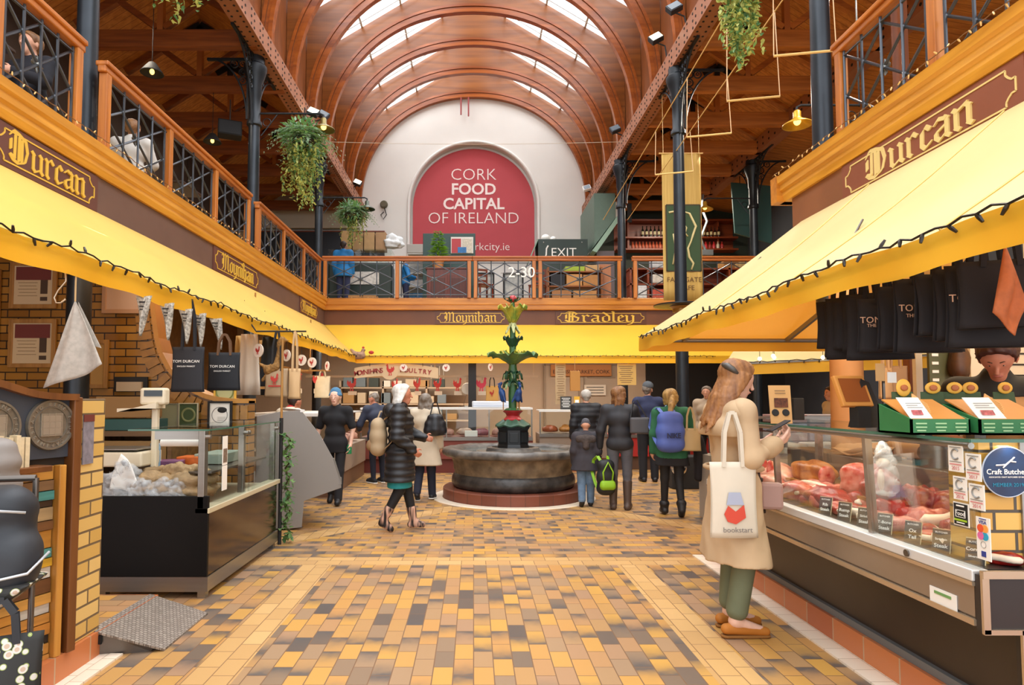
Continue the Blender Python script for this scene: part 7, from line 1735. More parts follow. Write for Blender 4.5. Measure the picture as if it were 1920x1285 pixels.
m=MB();m.box((.36,-.02,1.86),(.62,.03,.46));m.build('poster_frame',mat('frame_white','#d8d4cc',.6),r);m=MB();m.box((.2,-.04,1.84),(.26,.01,.4));m.build('red_field',mat('poster_red','#b03a3e',.6),r);m=MB();m.box((.5,-.04,1.84),(.28,.01,.4));m.build('pale_grid',mat('poster_pale','#d6cdb8',.6,var=.3,vscale=25),r);m=MB();m.box((.36,-.05,1.72),(.24,.01,.16));m.build('blue_picture',mat('poster_blue','#1d6fae',.5,var=.4,vscale=12),r)
cab=wood_mat('red_cabinet','#6e2c18','#51200f','Z',1,.35)
r=empty('cabinet',(-.66,16.9,GZ),0,'reddish-brown double-door cabinet behind the back rail','cabinet')
m=MB();m.box((0,0,.5),(1.14,.5,1.0));m.build('carcass',cab,r);m=MB();m.box((0,0,1.02),(1.2,.56,.04));m.build('top',cab,r,bevel=.008)
for q in(-1,1):
 m=MB();m.box((q*.275,-.262,.46),(.5,.03,.8));d_=m.build('door',cab,r,bevel=.006);m=MB();m.box((q*.275,-.28,.46),(.36,.012,.62));m.build('panel',wood_mat('red_cabinet_dark','#5a2412','#421808','Z',1,.4),d_,bevel=.01)
r=empty('potted_plant',(-.95,16.9,4.96),0,'bright green leafy plant in a tan pot on the reddish cabinet','plant')
m=MB();m.lathe([(0,0),(.13,0),(.17,.26),(.15,.26),(.13,.2),(0,.2)],n=20);m.build('pot',mat('pot_tan','#c98a4e',.6),r,smooth=40)
m=MB();m.tube([(0,0,.2),(.02,0,.6),(0,0,1.0)],.012,5);m.build('stem',mat('vine_stem','#4c3a24'),r)
m=MB();rr=random.Random(44)
for k in range(150):
 t=rr.uniform(0,6.28);z=rr.uniform(.25,1.0);L=.34*(1-.75*(z-.25)/.8);m.mi=rr.choice((0,1,1));leaf(m,(.04*math.cos(t),.04*math.sin(t),z),(math.cos(t),math.sin(t),.15),(0,0,1),L*rr.uniform(.7,1.1),.07)
m.build('foliage',[leafg,mat('leaf_bright','#86b83a',.5,var=.3,vscale=6,trans=.25)],r)
r=empty('display_case',(-3.05,17.3,GZ),0,'glass case on the gallery with boxes on top, right of the larger man in blue','display case',)
m=MB();m.box((0,0,.62),(1.7,.7,1.24));m.build('dark_base',mat('case_green','#1d2a24',.5),r,bevel=.06);m=MB();m.box((0,0,1.6),(1.7,.68,.02));m.box((0,-.33,1.42),(1.7,.02,.36));m.build('glass_top',glass,r);m=MB();m.box((0,-.1,1.28),(1.5,.4,.08));m.build('white_goods',mat('white_goods','#d9d6d0',.6,var=.3,vscale=12),r)
m=MB();m.box((.1,-.36,.82),(.85,.02,.34));m.build('white_panel',mat('panel_print','#d5d0c8',.6,var=.35,vscale=14),r)
for i,(x,z,w,c,lb)in enumerate(((-3.45,5.52,.30,'#a88455','leftmost'),(-3.14,5.52,.30,'#9c7a50','second'),(-2.83,5.52,.3,'#b08d60','third'),(-2.52,5.52,.3,'#a5805a','rightmost'))):
 box_thing('cardboard_box',(x,17.3,z-.005),(.28,.3,.5 if i else .54),0,'brown cardboard box standing on the gallery glass case, %s of four'%lb,'box',mat('cardboard_'+c[1:],c,.75,var=.1),.006,group='boxes on the glass case')
lump('white_sacks',(-2.2,17.2,5.72),(.26,.16,.22),'heap of white bags beside the cardboard boxes on the glass case','bags',mat('white_sack','#d9dcdc',.6,var=.2,vscale=10),51,.25,4,n=28,k=16)
for i,(x,y,w,lb)in enumerate(((-3.0,16.2,.34,'left'),(-2.62,16.2,.34,'right'))):
 box_thing('cardboard_box',(x,y,GZ),(w,.3,.22),0,'low cardboard box on the gallery floor behind the rail, %s of two'%lb,'box',mat('cardboard_low','#b38350',.75,var=.12),.006,group='low boxes on the gallery floor')
r=empty('slim_shelf',(-1.65,18.9,GZ),0,'narrow white shelf of goods beside the smaller man in blue','shelf')
m=MB();m.box((0,.2,.95),(.6,.03,1.9));[m.box((0,0,z),(.6,.4,.03))for z in(.1,.5,.9,1.3,1.88)];m.build('frame',mat('shelf_white','#c9c4ba',.6),r)
for k,(z,c)in enumerate(((.115,'#d9d6cf'),(.515,'#3d6f9a'),(.915,'#c2b8b0'),(1.315,'#8d8a84'))):
 m=MB();m.box((0,0,z+.1),(.5,.3,.2));m.build('goods',mat('goods_s%d'%k,c,.6,var=.4,vscale=16),r)
r=empty('grey_canopy',(-1.72,19.6,5.95),0,'pale grey boxed hood above the narrow white shelf','hood');m=MB();m.box((0,0,.13),(.62,.6,.27));m.box((0,.75,.1),(.3,1.3,.2));m.build('hood',mat('hood_grey','#a49d94',.6),r,bevel=.01)
for i,(x,lb)in enumerate(((.33,'left, partly behind a chair'),(1.25,'right, above the fountain bud'))):
 r=empty('picture_frame',(x,20.0,5.05),0,'black framed pale picture behind the back rail, '+lb,'picture','framed pictures behind the back rail')
 m=MB();[m.box((q*.3,0,0),(.05,.04,.84))for q in(-1,1)];[m.box((0,0,q*.4),(.6,.04,.05))for q in(-1,1)];m.box((0,.03,-.75),(.4,.03,.8));m.build('frame',txt_k,r);m=MB();m.box((0,.01,0),(.56,.015,.76));m.build('print',mat('sketch_print','#c9c6be',.7,color2='#8f9290',vscale=5),r)
r=empty('number_sign',(1.15,15.22,4.52),0,'large white numerals on the back rail behind the fountain top','sign');m=MB();text_into(m,'2-30',frame((0,0,0),(1,0,0),(0,0,1)),.36,.012,.0);m.build('numerals',txt_w,r)
m=MB();m.box((0,.03,.0),(1.0,.012,.012));m.build('backing_wire',ss_d,r)
def chair(loc,rz,label):
 r=empty('wooden_chair',loc,rz,label,'chair','wooden chairs on the back gallery');cw=wood_mat('chair_wood','#7a3218','#5a2410','Z',1,.4)
 m=MB();m.box((0,0,.45),(.4,.4,.035));m.build('seat',cw,r,bevel=.008)
 for x in(-.17,.17):
  for y in(-.17,.17):
   m=MB();m.box((x,y,.22),(.035,.035,.44));m.build('leg',cw,r)
 m=MB();[m.box((x,.18,.68),(.035,.03,.45))for x in(-.17,.17)];[m.box((0,.18,z),(.32,.02,.06))for z in(.6,.74,.88)];m.build('backrest',cw,r)
chair((.25,16.0,GZ),.4,'dark red wooden chair at the left framed picture');chair((1.62,16.1,GZ),-.3,'wooden chair by the shelf of cardboard boxes')
r=empty('box_shelf',(2.62,16.6,GZ),0,'open wooden shelf of cardboard boxes below the EXIT kiosk','shelf')
m=MB();[m.box((0,0,z),(1.4,.45,.03))for z in(.12,.5,.88)];[m.box((x,0,.5),(.04,.45,1.0))for x in(-.69,.69)];m.build('frame',wood_mat('shelf_pine','#9a5a28','#7c4418','X',1,.5),r)
for i,(x,z,w,h,c,lb)in enumerate(((-.45,.515,.36,.3,'#23252a','dark box at the left of the middle shelf'),(-.02,.515,.4,.3,'#c08a50','tan box in the centre of the middle shelf'),(.4,.515,.38,.28,'#b07c46','brown box at the right of the middle shelf'),(-.35,.135,.5,.26,'#a8764a','brown box at the left of the bottom shelf'),(.25,.135,.6,.25,'#b98650','long tan box at the right of the bottom shelf'),(.0,.895,.5,.12,'#9db33c','lime green packet on top of the box shelf'),(.45,.895,.36,.16,'#c09a68','pale carton on top of the box shelf'))):
 box_thing('cardboard_box',(2.62+x,16.55,GZ+z+.001),(w,.34,h),0,lb,'box',mat('cbox_%d'%i,c,.75,var=.1),.006)
box_thing('pink_panel',(3.45,16.9,GZ),(.36,.3,1.15),0,'upright pinkish wooden stand left of the far right column','stand',mat('pinkish_wood','#b97a54',.6,var=.1),.01)
r=empty('stair_hood',(3.75,18.6,GZ),0,'grey-green boxed stair hood with a slanting underside beside the right arch foot','stair hood')
hg=mat('hood_green','#5f7466',.55,var=.08)
m=MB();m.add([(-.35,-.8,1.9),(.25,-.8,2.7),(.25,-.8,3.4),(-.35,-.8,3.4),(-.35,1.5,1.9),(.25,1.5,2.7),(.25,1.5,3.4),(-.35,1.5,3.4)],[(0,1,2,3),(4,7,6,5),(0,4,5,1),(3,2,6,7),(0,3,7,4),(1,5,6,2)]);m.build('hood',hg,r)
m=MB();m.add([(-.42,-.85,1.75),(-.30,-.85,1.7),(.3,-.85,2.55),(.3,-.85,2.75),(-.42,1.5,1.75),(-.30,1.5,1.7),(.3,1.5,2.55),(.3,1.5,2.75)],[(0,1,2,3),(4,7,6,5),(0,4,5,1),(1,5,6,2),(2,6,7,3),(3,7,4,0)]);m.build('slanting_edge',mat('hood_light','#8fae98',.5),r);m=MB();m.box((0,.4,.9),(.5,2.0,1.8));m.build('enclosure',mat('mauve_panel','#6d6468',.6),r)
r=empty('white_sign',(4.15,18.0,6.8),0,'white double notice fixed beside the far right column below the beam','sign');m=MB();m.box((0,0,0),(.22,.03,.62));m.build('board',white_p,r);m=MB();m.box((.3,.02,0),(.12,.03,.55));m.box((0,.3,.05),(.05,.6,.05));m.build('post',txt_k,r)
redw=wood_mat('shelf_redwood','#93421c','#6e2e10','X',1,.4)
r=empty('bottle_shelf',(6.55,20.53,6.3),0,'reddish wall shelf of three boards holding bottles and red jars on the dark green wall','shelf')
m=MB();[m.box((0,0,z),(3.9,.45,.05))for z in(.0,.38,.95)];m.build('boards',redw,r);m=MB();[m.box((x,.05,.48),(.06,.3,.92))for x in(-1.55,-.0,1.35)];m.box((0,.22,.48),(3.9,.03,1.0));m.build('divider',redw,r)
def bottle(loc,h,c,label,group,lc='#d8cba0',rad=.042):
 r=empty('bottle',loc,0,label,'bottle',group)
 m=MB();m.lathe([(0,0),(rad,0),(rad,h*.6),(rad*.4,h*.76),(rad*.36,h),(0,h)],n=10);m.build('glass_body',mat('bottle_'+c[1:],c,.15),r,smooth=50)
 m=MB();m.lathe([(rad+.001,h*.2),(rad+.001,h*.5)],n=10);m.build('label_band',mat('blabel_'+lc[1:],lc,.6),r,smooth=60)
ws='first second third fourth fifth sixth seventh eighth ninth tenth eleventh twelfth'.split()
for k in range(6):bottle((5.45+.13*k,20.38,6.705),.36,'#15201a','pale-labelled wine bottle, upper shelf left of the cream banner, %s from left'%ws[k],'wine bottles left of the banner')
for k in range(6):bottle((7.3+.12*k,20.38,6.705),.30+.04*(k%2),'#2a1a14','dark wine bottle, upper shelf right of the cream banner, %s from left'%ws[k],'wine bottles right of the banner','#cdbb8a')
for k in range(12):bottle((5.12+.11*k,20.36,6.325),.22,'#a5462a','orange-red jar, lower shelf left of the cream banner, %s from left'%ws[k],'orange-red jars','#b85a38',.045)
for k in range(9):
 c=['#8a2a24','#b82a2e','#c8b8a0','#a02c28','#b82a2e'][k%5]
 bottle((6.95+.13*k,20.36,6.325),.22,c,'red or pale tin, lower shelf right of the cream banner, %s from left'%ws[k],'tins right of the banner',c,.05)
r=empty('low_shelf',(6.6,16.6,GZ),0,'low wooden shelf of glasses and packets behind the right part of the back rail','shelf')
m=MB();[m.box((0,0,z),(5.2,.5,.04))for z in(.1,.55,.95)];m.box((0,.24,.5),(5.2,.02,.95));m.build('boards',redw,r);
for x in(-2.55,-2.1,0,2.5):m=MB();m.box((x,0,.5),(.05,.5,.95));m.build('upright',redw,r)
its=[(4.3,.12,.34,.4,'#e3e6e8','white and green bag at the left end of the low shelf'),(4.95,.12,.7,.3,'#c4513c','orange-red packets on the bottom of the low shelf'),(5.55,.12,.4,.3,'#a32c4c','crimson packet on the bottom of the low shelf'),(4.75,.57,.28,.24,'#d9d3c8','white carton on the middle of the low shelf'),(5.1,.57,.24,.26,'#5a4a44','brown carton on the middle of the low shelf'),(4.85,.97,.5,.24,'#c9ccd0','pale crate on top of the low shelf left of the banner'),(7.2,.97,.7,.16,'#b99a64','straw-coloured basket on top of the low shelf right of the banner'),(7.9,.97,.3,.2,'#d8b868','yellow carton on top of the low shelf right of the banner'),(7.3,.57,.9,.26,'#4a4a46','row of dark jars on the middle of the low shelf right of the banner')]
for i,(x,z,w,h,c,lb)in enumerate(its):box_thing('goods_box',(x,16.5,GZ+z+.001),(w,.3,h),0,lb,'goods',mat('lowgoods_%d'%i,c,.55,var=.25,vscale=14),.03)
for k in range(8):bottle((5.3+.085*k,16.4,GZ+.571),.22,'#b8b4aa','clear bottle on the middle of the low shelf, %s from left'%ws[k],'clear bottles on the low shelf','#d9d6d0',.03)
box_thing('wooden_crate',(7.4,17.6,GZ),(1.1,.5,1.38),0,'pale slatted crate stack behind the low shelf right of the banner','crate',wood_mat('crate_wood','#b5834a','#8f6232','X',1,.6),.01)
r=empty('duct',(6.45,18.53,6.5),0,'bent pale pipe and grey box by the teal panel near the far right column','pipe');m=MB();m.tube([(.3,0,1.02),(.25,0,.6),(.4,0,.2),(.2,0,-.3),(.35,0,-.7)],.035,8);m.build('pipe',mat('pipe_grey','#9aa0a2',.5),r,smooth=180);m=MB();m.box((.3,0,-.75),(.42,.3,.16));m.build('box',mat('pipe_box','#70767a',.5),r)
r=empty('teal_panel',(7.7,17.2,5.7),0,'teal-green angled panel hanging behind the far right slim column','panel');m=MB();m.add([(-.6,0,.3),(.4,.0,0),(.55,.3,1.7),(-.55,.3,1.8)],[(0,1,2,3)]);m.build('panel',mat('teal_paint','#3f6460',.55),r,solid=.04);m=MB();m.tube([(-.3,.3,1.7),(-.3,.3,2.1)],.01,4);m.tube([(.3,.3,1.7),(.3,.3,2.1)],.01,4);m.build('hanger',txt_k,r)
m=MB()
for y in(8.2,10.0,11.8):m.b2((8.2,y-.06,3.9),(8.32,y+.06,7.6))
m.b2((5.05,7.4,0),(5.17,7.52,7.6));struct(m,'trim_22',wood_mat('screen_post','#8a4a20','#6a3414','Z',1,.45))
r=empty('wall_lamp',(8.9,10.8,5.6),0,'small pale square lamp on the slate wall above the right awning','lamp');m=MB();m.box((0,0,0),(.16,.3,.26));m.build('case',mat('lamp_case','#b9ab98',.5),r,bevel=.02)
def table(loc,label):
 r=empty('cafe_table',loc,0,label,'table','cafe tables on the left gallery');tw=mat('dark_table_top','#3a261a',.4)
 m=MB();m.box((0,0,.74),(.7,.7,.035));m.build('tabletop',tw,r,bevel=.01);m=MB();m.cyl((0,0,0),(0,0,.73),.035,10);m.lathe([(0,0),(.22,0),(.22,.02),(.05,.05)],n=18);m.build('pedestal',txt_k,r,smooth=50)
table((-4.5,5.3,GZ),'dark cafe table on the left gallery behind the nearest railing');table((-4.55,9.45,GZ),'dark cafe table on the left gallery behind the second railing');table((-4.6,12.2,GZ),'dark cafe table on the left gallery near the far corner')
for i,(y,lb)in enumerate(((7.2,'pale yellow glass screen behind the nearest left railing'),(10.2,'pale yellow glass screen behind the second left railing'))):
 r=empty('glass_screen',(-6.2,y,GZ),0,lb,'screen');m=MB();m.box((0,0,.9),(.04,2.2,.9));m.build('pane',mat('yellow_glass','#c9b978',.3),r);m=MB();[m.box((0,q,.68),(.06,.06,1.36))for q in(-1.1,0,1.1)];m.box((0,0,1.36),(.06,2.26,.05));m.build('frame',bw_,r)
r=empty('loudspeaker',(-4.9,12.6,6.9),.4,'black box loudspeaker hung under a truss in the left aisle','speaker');m=MB();m.box((0,0,0),(.45,.3,.3));m.build('cabinet',txt_k,r,bevel=.01);m=MB();m.box((0,-.155,0),(.4,.01,.25));m.build('grille',mat('speaker_grille','#2f3338',.6),r);m=MB();m.cyl((0,0,.15),(0,0,.62),.015,6);m.build('bracket',ss_d,r)
for i,(x,y,z,lb)in enumerate(((-5.0,9.7,6.55,'dark pendant lamp with a lit bulb in the left aisle, nearer of two'),(-5.1,12.25,6.5,'dark pendant lamp in the left aisle, farther of two'))):
 r=empty('pendant_lamp',(x,y,z),0,lb,'lamp','pendant lamps in the left aisle');m=MB();m.lathe([(.03,.18),(.06,.16),(.16,.02),(.17,0)],n=18);m.build('shade',txt_k,r,smooth=180,solid=.005);m=MB();m.ell((0,0,.03),(.035,.035,.045));m.build('bulb',mat('bulb_amber','#ffd06a'),r,smooth=180);m=MB();m.tube([(0,0,.17),(0,0,1.3)],.006,4);m.build('cord',txt_k,r)
m=MB();m.b2((-7.04,20.72,7.1),(-3.75,20.9,7.8));struct(m,'trim_23',mat('cream_beam_wall','#cfc3b0',.8))
# ================================================================ PEOPLE
def cm(n,c,rough=.85,**k):return mat(n,c,rough,**k)
blk_t=cm('black_trousers','#1d1c20');nvy=cm('navy_wool','#2b3150',var=.1,vscale=10);jean=cm('blue_jeans','#6d87a3',var=.3,vscale=14)
hbrown=cm('hair_brown','#6a4428',.55,color2='#8d6238',vscale=26,stretch=(1,1,.15));hwhite=cm('hair_white','#dcd8d0',.6,color2='#bdb8b0',vscale=30,stretch=(1,1,.2));hblond=cm('hair_blonde','#c9a766',.55,color2='#8f7040',vscale=26,stretch=(1,1,.2));hdark=cm('hair_dark','#33221a',.6);hgrey=cm('hair_grey','#8d857c',.6,color2='#6b5a4a',vscale=20)
shoe_k=cm('black_shoe','#18171a',.5);puff=lambda a,p:(lambda X,Y,Z:a*np.cos(2*PI*Z/p)+0*X+0*Y)
def walk(f='L',arms={},st=1.0):
 g='R' if f=='L' else 'L';q={'L':-1,'R':1}
 d={'knee'+f:(q[f]*.09,.12*st,.51),'ank'+f:(q[f]*.09,.25*st,.10),'toe'+f:(q[f]*.1,.43*st,.05),'knee'+g:(q[g]*.09,.0,.5),'ank'+g:(q[g]*.09,-.3*st,.15),'toe'+g:(q[g]*.1,-.16*st,.036)}
 d.update(arms);return d
def backpack(loc,rz,dims,label,m_,m2,pocket=True,cat='backpack'):
 w,d,h=dims;r=empty('backpack',loc,rz,label,cat)
 sdf_mesh('body',[((-w/2+d/2,0,d/2),(w/2-d/2,0,d/2),d/2,d/2),((-w/2+d/2,0,h-d/2),(w/2-d/2,0,h-d/2),d*.42,d*.42),((-w/2+d/2,0,d/2),(-w/2+d/2,0,h-d/2),d/2,d*.42),((w/2-d/2,0,d/2),(w/2-d/2,0,h-d/2),d/2,d*.42),((0,0,d/2),(0,0,h-d/2),d*.55,d*.5),((-w/2+d/2,0,h*.5),(w/2-d/2,0,h*.5),d*.55,d*.55)],m_,r,.012,.04)
 if pocket:sdf_mesh('pocket',[((-w*.25,-d*.48,h*.24),(w*.25,-d*.48,h*.24),.05,.05),((-w*.25,-d*.45,h*.34),(w*.25,-d*.45,h*.34),.04,.04)],m2,r,.012,.03)
 for q in(-1,1):
  m=MB();pts=[(q*w*.22,d*.4,h*.96),(q*w*.3,d*.75,h*1.08),(q*w*.42,d*1.35,h*.95),(q*w*.5,d*1.45,h*.6),(q*w*.45,d*.8,h*.3),(q*w*.4,d*.4,h*.15)]
  for a,b in zip(pts[:-1],pts[1:]):m.bar(a,b,.04,.008,up=(0,1,0))
  m.build('strap',m2,r)
 return r
tr=cm('trench_cotton','#c6a883',.8,var=.12,vscale=5)
P_,J,s=person((1.69,4.2,0),-86,1.75,'young woman in a beige trench coat looking at her phone beside the butcher counter',pose=dict(headdir=(0,1,-.28),head=(0,.035,1.615),elR=(.245,.0,1.13),wrR=(.17,.21,1.225),elL=(-.24,.03,1.14),wrL=(-.08,.22,1.2),kneeL=(-.09,.03,.5),ankL=(-.1,.0,.1),toeL=(-.1,.19,.036),ankR=(.09,-.05,.1),toeR=(.1,.14,.036)),skin=SKIN_PALE,res=.0085,build=.93,curl=(.5,.75),palm={'R':(-.5,.3,.8),'L':(.5,.2,.8)},garments=[G_legs(cm('olive_trousers','#6e7459',.8,var=.1),upto=.82,wide=.012),G_top(tr,'trench_coat',.022,.47,.86,.05,.0,lambda X,Y,Z:.006*np.sin(17*X+9*Z)*np.sin(13*Y-6*Z)+.004*np.sin(41*X+14*Z+3*np.sin(9*Z))*np.sin(33*Y+2)),G_shoes(cm('tan_suede','#b56f22',.7,var=.1),'loafer',0,-.002,cm('loafer_sole','#8a5a24'))],hair=H_long(cm('hair_chestnut','#74492a',.55,color2='#a06c3c',vscale=30,stretch=(1,1,.12)),.42,spread=.03,backing=.06,strands=40,seed=3))
coat2=cm('trench_flap','#bd9e78',.8,var=.1,vscale=5)
sdf_mesh('shoulder_cape',[(v3(-.17,-.03,1.41),v3(.17,-.03,1.41),.085,.085),(v3(-.13,-.06,1.3),v3(.13,-.06,1.3),.105,.105),(v3(0,0,1.42),v3(0,0,1.47),.09,.075)],tr,P_,.009,.03,[((0,0,1.26),(0,0,-1)),((0,.06,0),(0,1,-.1))])
m=MB();pts=[(.205*math.cos(t),.165*math.sin(t),1.055)for t in np.linspace(0,2*PI,33)[:-1]];m.tube(pts,.016,6,closed=True);m.build('belt',coat2,P_,smooth=180)
for sd_,el,wr in((1,J['elR'],J['wrR']),(-1,J['elL'],J['wrL'])):sdf_mesh("sleeve_cuff",[(el+(wr-el)*.6,el+(wr-el)*.84,.064,.06)],coat2,P_,.008,.02,(),wob(.003,40))
for q in(-1,1):m=MB();m.add([(q*.02,.115,1.3),(q*.09,.09,1.42),(q*.075,.05,1.475),(q*.03,.06,1.46)],[(0,1,2,3)]);m.build('lapel',coat2,P_,solid=.012)
m=MB();m.tube([(.092,.0,1.66),(.085,-.03,1.69),(.055,-.055,1.715),(.02,-.065,1.725)],[.012,.02,.022,.012],6);m.build('hair_clip',cm('hair_clip','#4a4540',.4),P_,smooth=180)
m=MB();m.tube([(.17+.034*math.cos(t),.20+.01*math.sin(t),1.225+.034*math.sin(t))for t in np.linspace(0,2*PI,13)[:-1]],.006,5,closed=True);m.build('bracelet',cm('bracelet','#5b3a3c',.4),P_,smooth=180)
for y,z in((.15,.98),(.165,.78)):m=MB();m.cyl((.06,y,z),(.06,y+.012,z),.014,10);m.build('button',hdark,P_)
r=empty('smartphone',(1.925,4.055,1.33),0,'dark smartphone held up by the young woman in the trench coat','phone');m=MB();m.box((0,0,0),(.14,.075,.009),M=Matrix.Rotation(-.5,4,'Y'));m.build('case',shoe_k,r,bevel=.004)
cvs=cm('canvas_tote','#d9cdb9',.85,var=.06,vscale=6)
rb=tote((1.58,3.93,1.115),.285,.455,'white canvas tote bag lettered bookstart on the shoulder of the trench coat woman',cvs,None,handle=.30,depth=.05)
m=MB();F_=frame((-.0,-.032,-.31),(1,0,0),(0,0,1));m.prism([(-.07,.0),(-.045,.05),(0,.015),(.05,.055),(.06,-.02),(0,-.06),(-.05,-.045)],F_,.003);m.build('red_book_print',mat('print_red','#d04a36',.7),rb)
m=MB();m.prism([(-.055,.055),(.05,.055),(.03,.13),(-.04,.13)],F_,.002);m.build('blue_grey_print',mat('print_bluegrey','#aab0c4',.8),rb)
m=MB();text_into(m,'bookstart',frame((.01,-.034,-.405),(1,0,0),(0,0,1)),.045,.002,-.004);m.build('lettering',mat('print_grey','#7b7470',.7),rb)
r=empty('handbag',(1.90,4.13,.80),-.2,'small dusty-pink handbag hanging in front of the trench coat','bag');m=MB();m.box((0,0,.08),(.14,.07,.17));m.build('bag_body',cm('pink_leather','#a8847a',.5),r,bevel=.02);m=MB();m.tube([(-.06,0,.16),(-.1,.02,.5),(-.14,.06,.72)],.007,5);m.build('strap',hdark,r)
P_,J,s=person((-1.98,9.2,0),176,1.63,'slim man in black T-shirt and blue beanie walking by the grey counter',pose=walk('L',dict(elL=(-.27,-.02,1.15),wrL=(-.25,.04,.92),elR=(.27,-.05,1.15),wrR=(.29,.0,.93)),.5),skin=SKIN_PALE,build=.9,res=.011,garments=[G_legs(blk_t,wide=.008),G_top(cm('black_cotton_tee','#17171b',.85),'t_shirt',.024,.79,.42),G_shoes(shoe_k)])
def beanie(P_,J,s,m_,h=.05):sdf_mesh('beanie',[(J['head']+v3(0,-.012,.045)*s,J['head']+v3(0,-.02,.085)*s,.104*s,.085*s)],m_,P_,.009,.02,[(tuple(J['head']+v3(0,0,.035)*s),(0,-.1,-1))],wob(.003,160,1))
beanie(P_,J,s,cm('beanie_blue','#4c7da0',.9,var=.15,vscale=30))
r=empty('green_cup',(-1.765,9.13,.72),0,'green bottle held low by the man in the blue beanie','bottle');m=MB();m.lathe([(0,0),(.036,0),(.036,.1),(.02,.13),(0,.13)],n=12);m.build('cup',mat('bottle_green','#1f7a4a',.3),r,smooth=50)
P_,J,s=person((-1.72,11.55,0),38,1.62,'bald person in a navy jacket leaning to the left poultry counter',pose=dict(lean=.22,headdir=(-.5,1,-.35),elL=(-.3,.18,1.12),wrL=(-.2,.38,1.02),elR=(.3,.1,1.1),wrR=(.2,.36,1.05)),skin=SKIN_RED,garments=[G_legs(cm('dark_leggings','#1d2130'),infl=.006),G_top(cm('navy_jacket','#2a3145',.7),'jacket',.025,.80,1.0),G_shoes(cm('canvas_shoe','#1e1e22'),'sneaker',0,.012,white_p)],hair=H_short(hgrey,k=.002))
tote((-1.62,11.25,1.03),.30,.48,'beige cloth tote on the arm of the person in the navy jacket',cm('beige_tote','#c0a988'),None,face=.3,handle=.25,depth=.12)
puffm=cm('black_puffer','#1e1d20',.5)
P_,J,s=person((-.84,7.39,0),-88,1.66,'white-haired woman in a long black quilted coat striding past the fountain',pose=walk('L',dict(elR=(.27,-.02,1.14),wrR=(.22,.16,.98),elL=(-.27,.1,1.14),wrL=(-.2,.28,1.1)),.62),skin=SKIN_RED,build=1.08,res=.011,curl=(.8,.8),garments=[G_legs(cm('black_tights','#161518',.7),infl=.004),G_top(puffm,'quilted_coat',.034,.60,1.0,.02,.03,puff(.007,.078)),G_top(cm('teal_skirt','#1f8f96',.7),'teal_hem',.012,.52,.0),G_shoes(mat('striped_sock','#d0a58e',.7,color2='#1a1413',vscale=9,stretch=(4,4,.6),detail=0),'striped_boot',.35,.006)],hair=H_long(hwhite,.25,spread=.07,backing=.03,strands=26,seed=5))
sdf_mesh('hood',[(v3(-.1,-.1,1.36),v3(.1,-.1,1.36),.075,.075),(v3(-.09,.02,1.41),v3(-.1,-.1,1.36),.05,.07),(v3(.09,.02,1.41),v3(.1,-.1,1.36),.05,.07),(v3(0,-.16,1.24),v3(0,-.12,1.36),.07,.09)],puffm,P_,.012,.03)
backpack((-1.09,7.37,.86),math.radians(-88),(.30,.17,.42),'beige backpack on the back of the white-haired woman',cm('beige_nylon','#b39a78',.7,var=.1),cm('brown_webbing','#8f6d48',.7))
P_,J,s=person((-.72,9.55,0),-14,1.57,'woman in a cream raincoat seen from behind beyond the puffer coat',pose=walk('R',{},.45),garments=[G_legs(cm('dark_blue_trousers','#1e2333'),wide=.01),G_top(cm('cream_raincoat','#cdbda4',.6,var=.08),'raincoat',.03,.58,1.0,.04),G_shoes(shoe_k,'shoe',0,.012,white_p)],hair=H_long(hgrey,.22,spread=.03,backing=.02,strands=20,seed=6),face_on=False)
r=empty('handbag',(-.56,9.38,.98),.1,'large black leather handbag on the shoulder of the woman in cream','bag');sdf_mesh('bag_body',[((-.1,0,.06),(.1,0,.06),.075,.075),((-.07,0,.24),(.07,0,.24),.05,.05),((0,0,.08),(0,0,.22),.1,.08),((-.09,0,.15),(.09,0,.15),.07,.07)],cm('black_leather','#1a1b20',.35),r,.012,.04);m=MB();m.tube([(-.08,0,.26),(-.03,.02,.46),(.02,.04,.48),(.08,0,.26)],.01,5);m.build('strap',shoe_k,r)
person((1.93,11.0,0),4,1.65,'older white-haired man in a black padded jacket beyond the boy',build=1.12,garments=[G_legs(cm('brown_trousers','#4a4038')),G_top(cm('black_padded','#1d1d22',.6),'jacket',.03,.80,1.0,0,.0,puff(.004,.09)),G_shoes(shoe_k)],hair=H_short(cm('hair_silver','#b9b2a8',.7),k=.006),face_on=False)
P_,J,s=person((1.57,9.0,0),-8,1.19,'boy in a grey beanie, dark hooded jacket and pale jeans','child',build=1.15,res=.011,pose=walk('R',dict(head=(0,.02,1.64)),.35),garments=[G_legs(jean,wide=.02),G_top(cm('dark_parka','#38343a',.8,var=.2,vscale=12),'parka',.04,.74,1.0,.03),G_shoes(shoe_k,'shoe',0,.02)],face_on=False)
beanie(P_,J,s,cm('beanie_grey','#55545a',.9,var=.1,vscale=30))
sdf_mesh('hood',[(v3(-.09,-.07,.94),v3(.09,-.07,.94),.055,.055),(v3(0,-.1,.84),v3(0,-.08,.94),.05,.06)],cm('fur_trim','#4d433f',.9,var=.3,vscale=30),P_,.01,.03,disp=wob(.005,120))
P_,J,s=person((2.0,8.8,0),-16,1.66,'woman in a black leather jacket, grey jeans and tall brown boots, back turned',pose=dict(headdir=(.75,.7,.05),elR=(.3,.1,1.15),wrR=(.12,.2,1.38),elL=(-.27,-.02,1.12),wrL=(-.29,.05,.88)),garments=[G_legs(cm('grey_jeans','#5d5c62',var=.2,vscale=10),infl=.008),G_top(cm('black_leather_jacket','#25262c',.6),'jacket',.022,.84,1.0),G_shoes(cm('brown_boot','#4d3d34',.5),'boot',.72,.012)],hair=H_long(hbrown,.2,spread=.02,backing=.02,strands=20,seed=8),face_on=False)
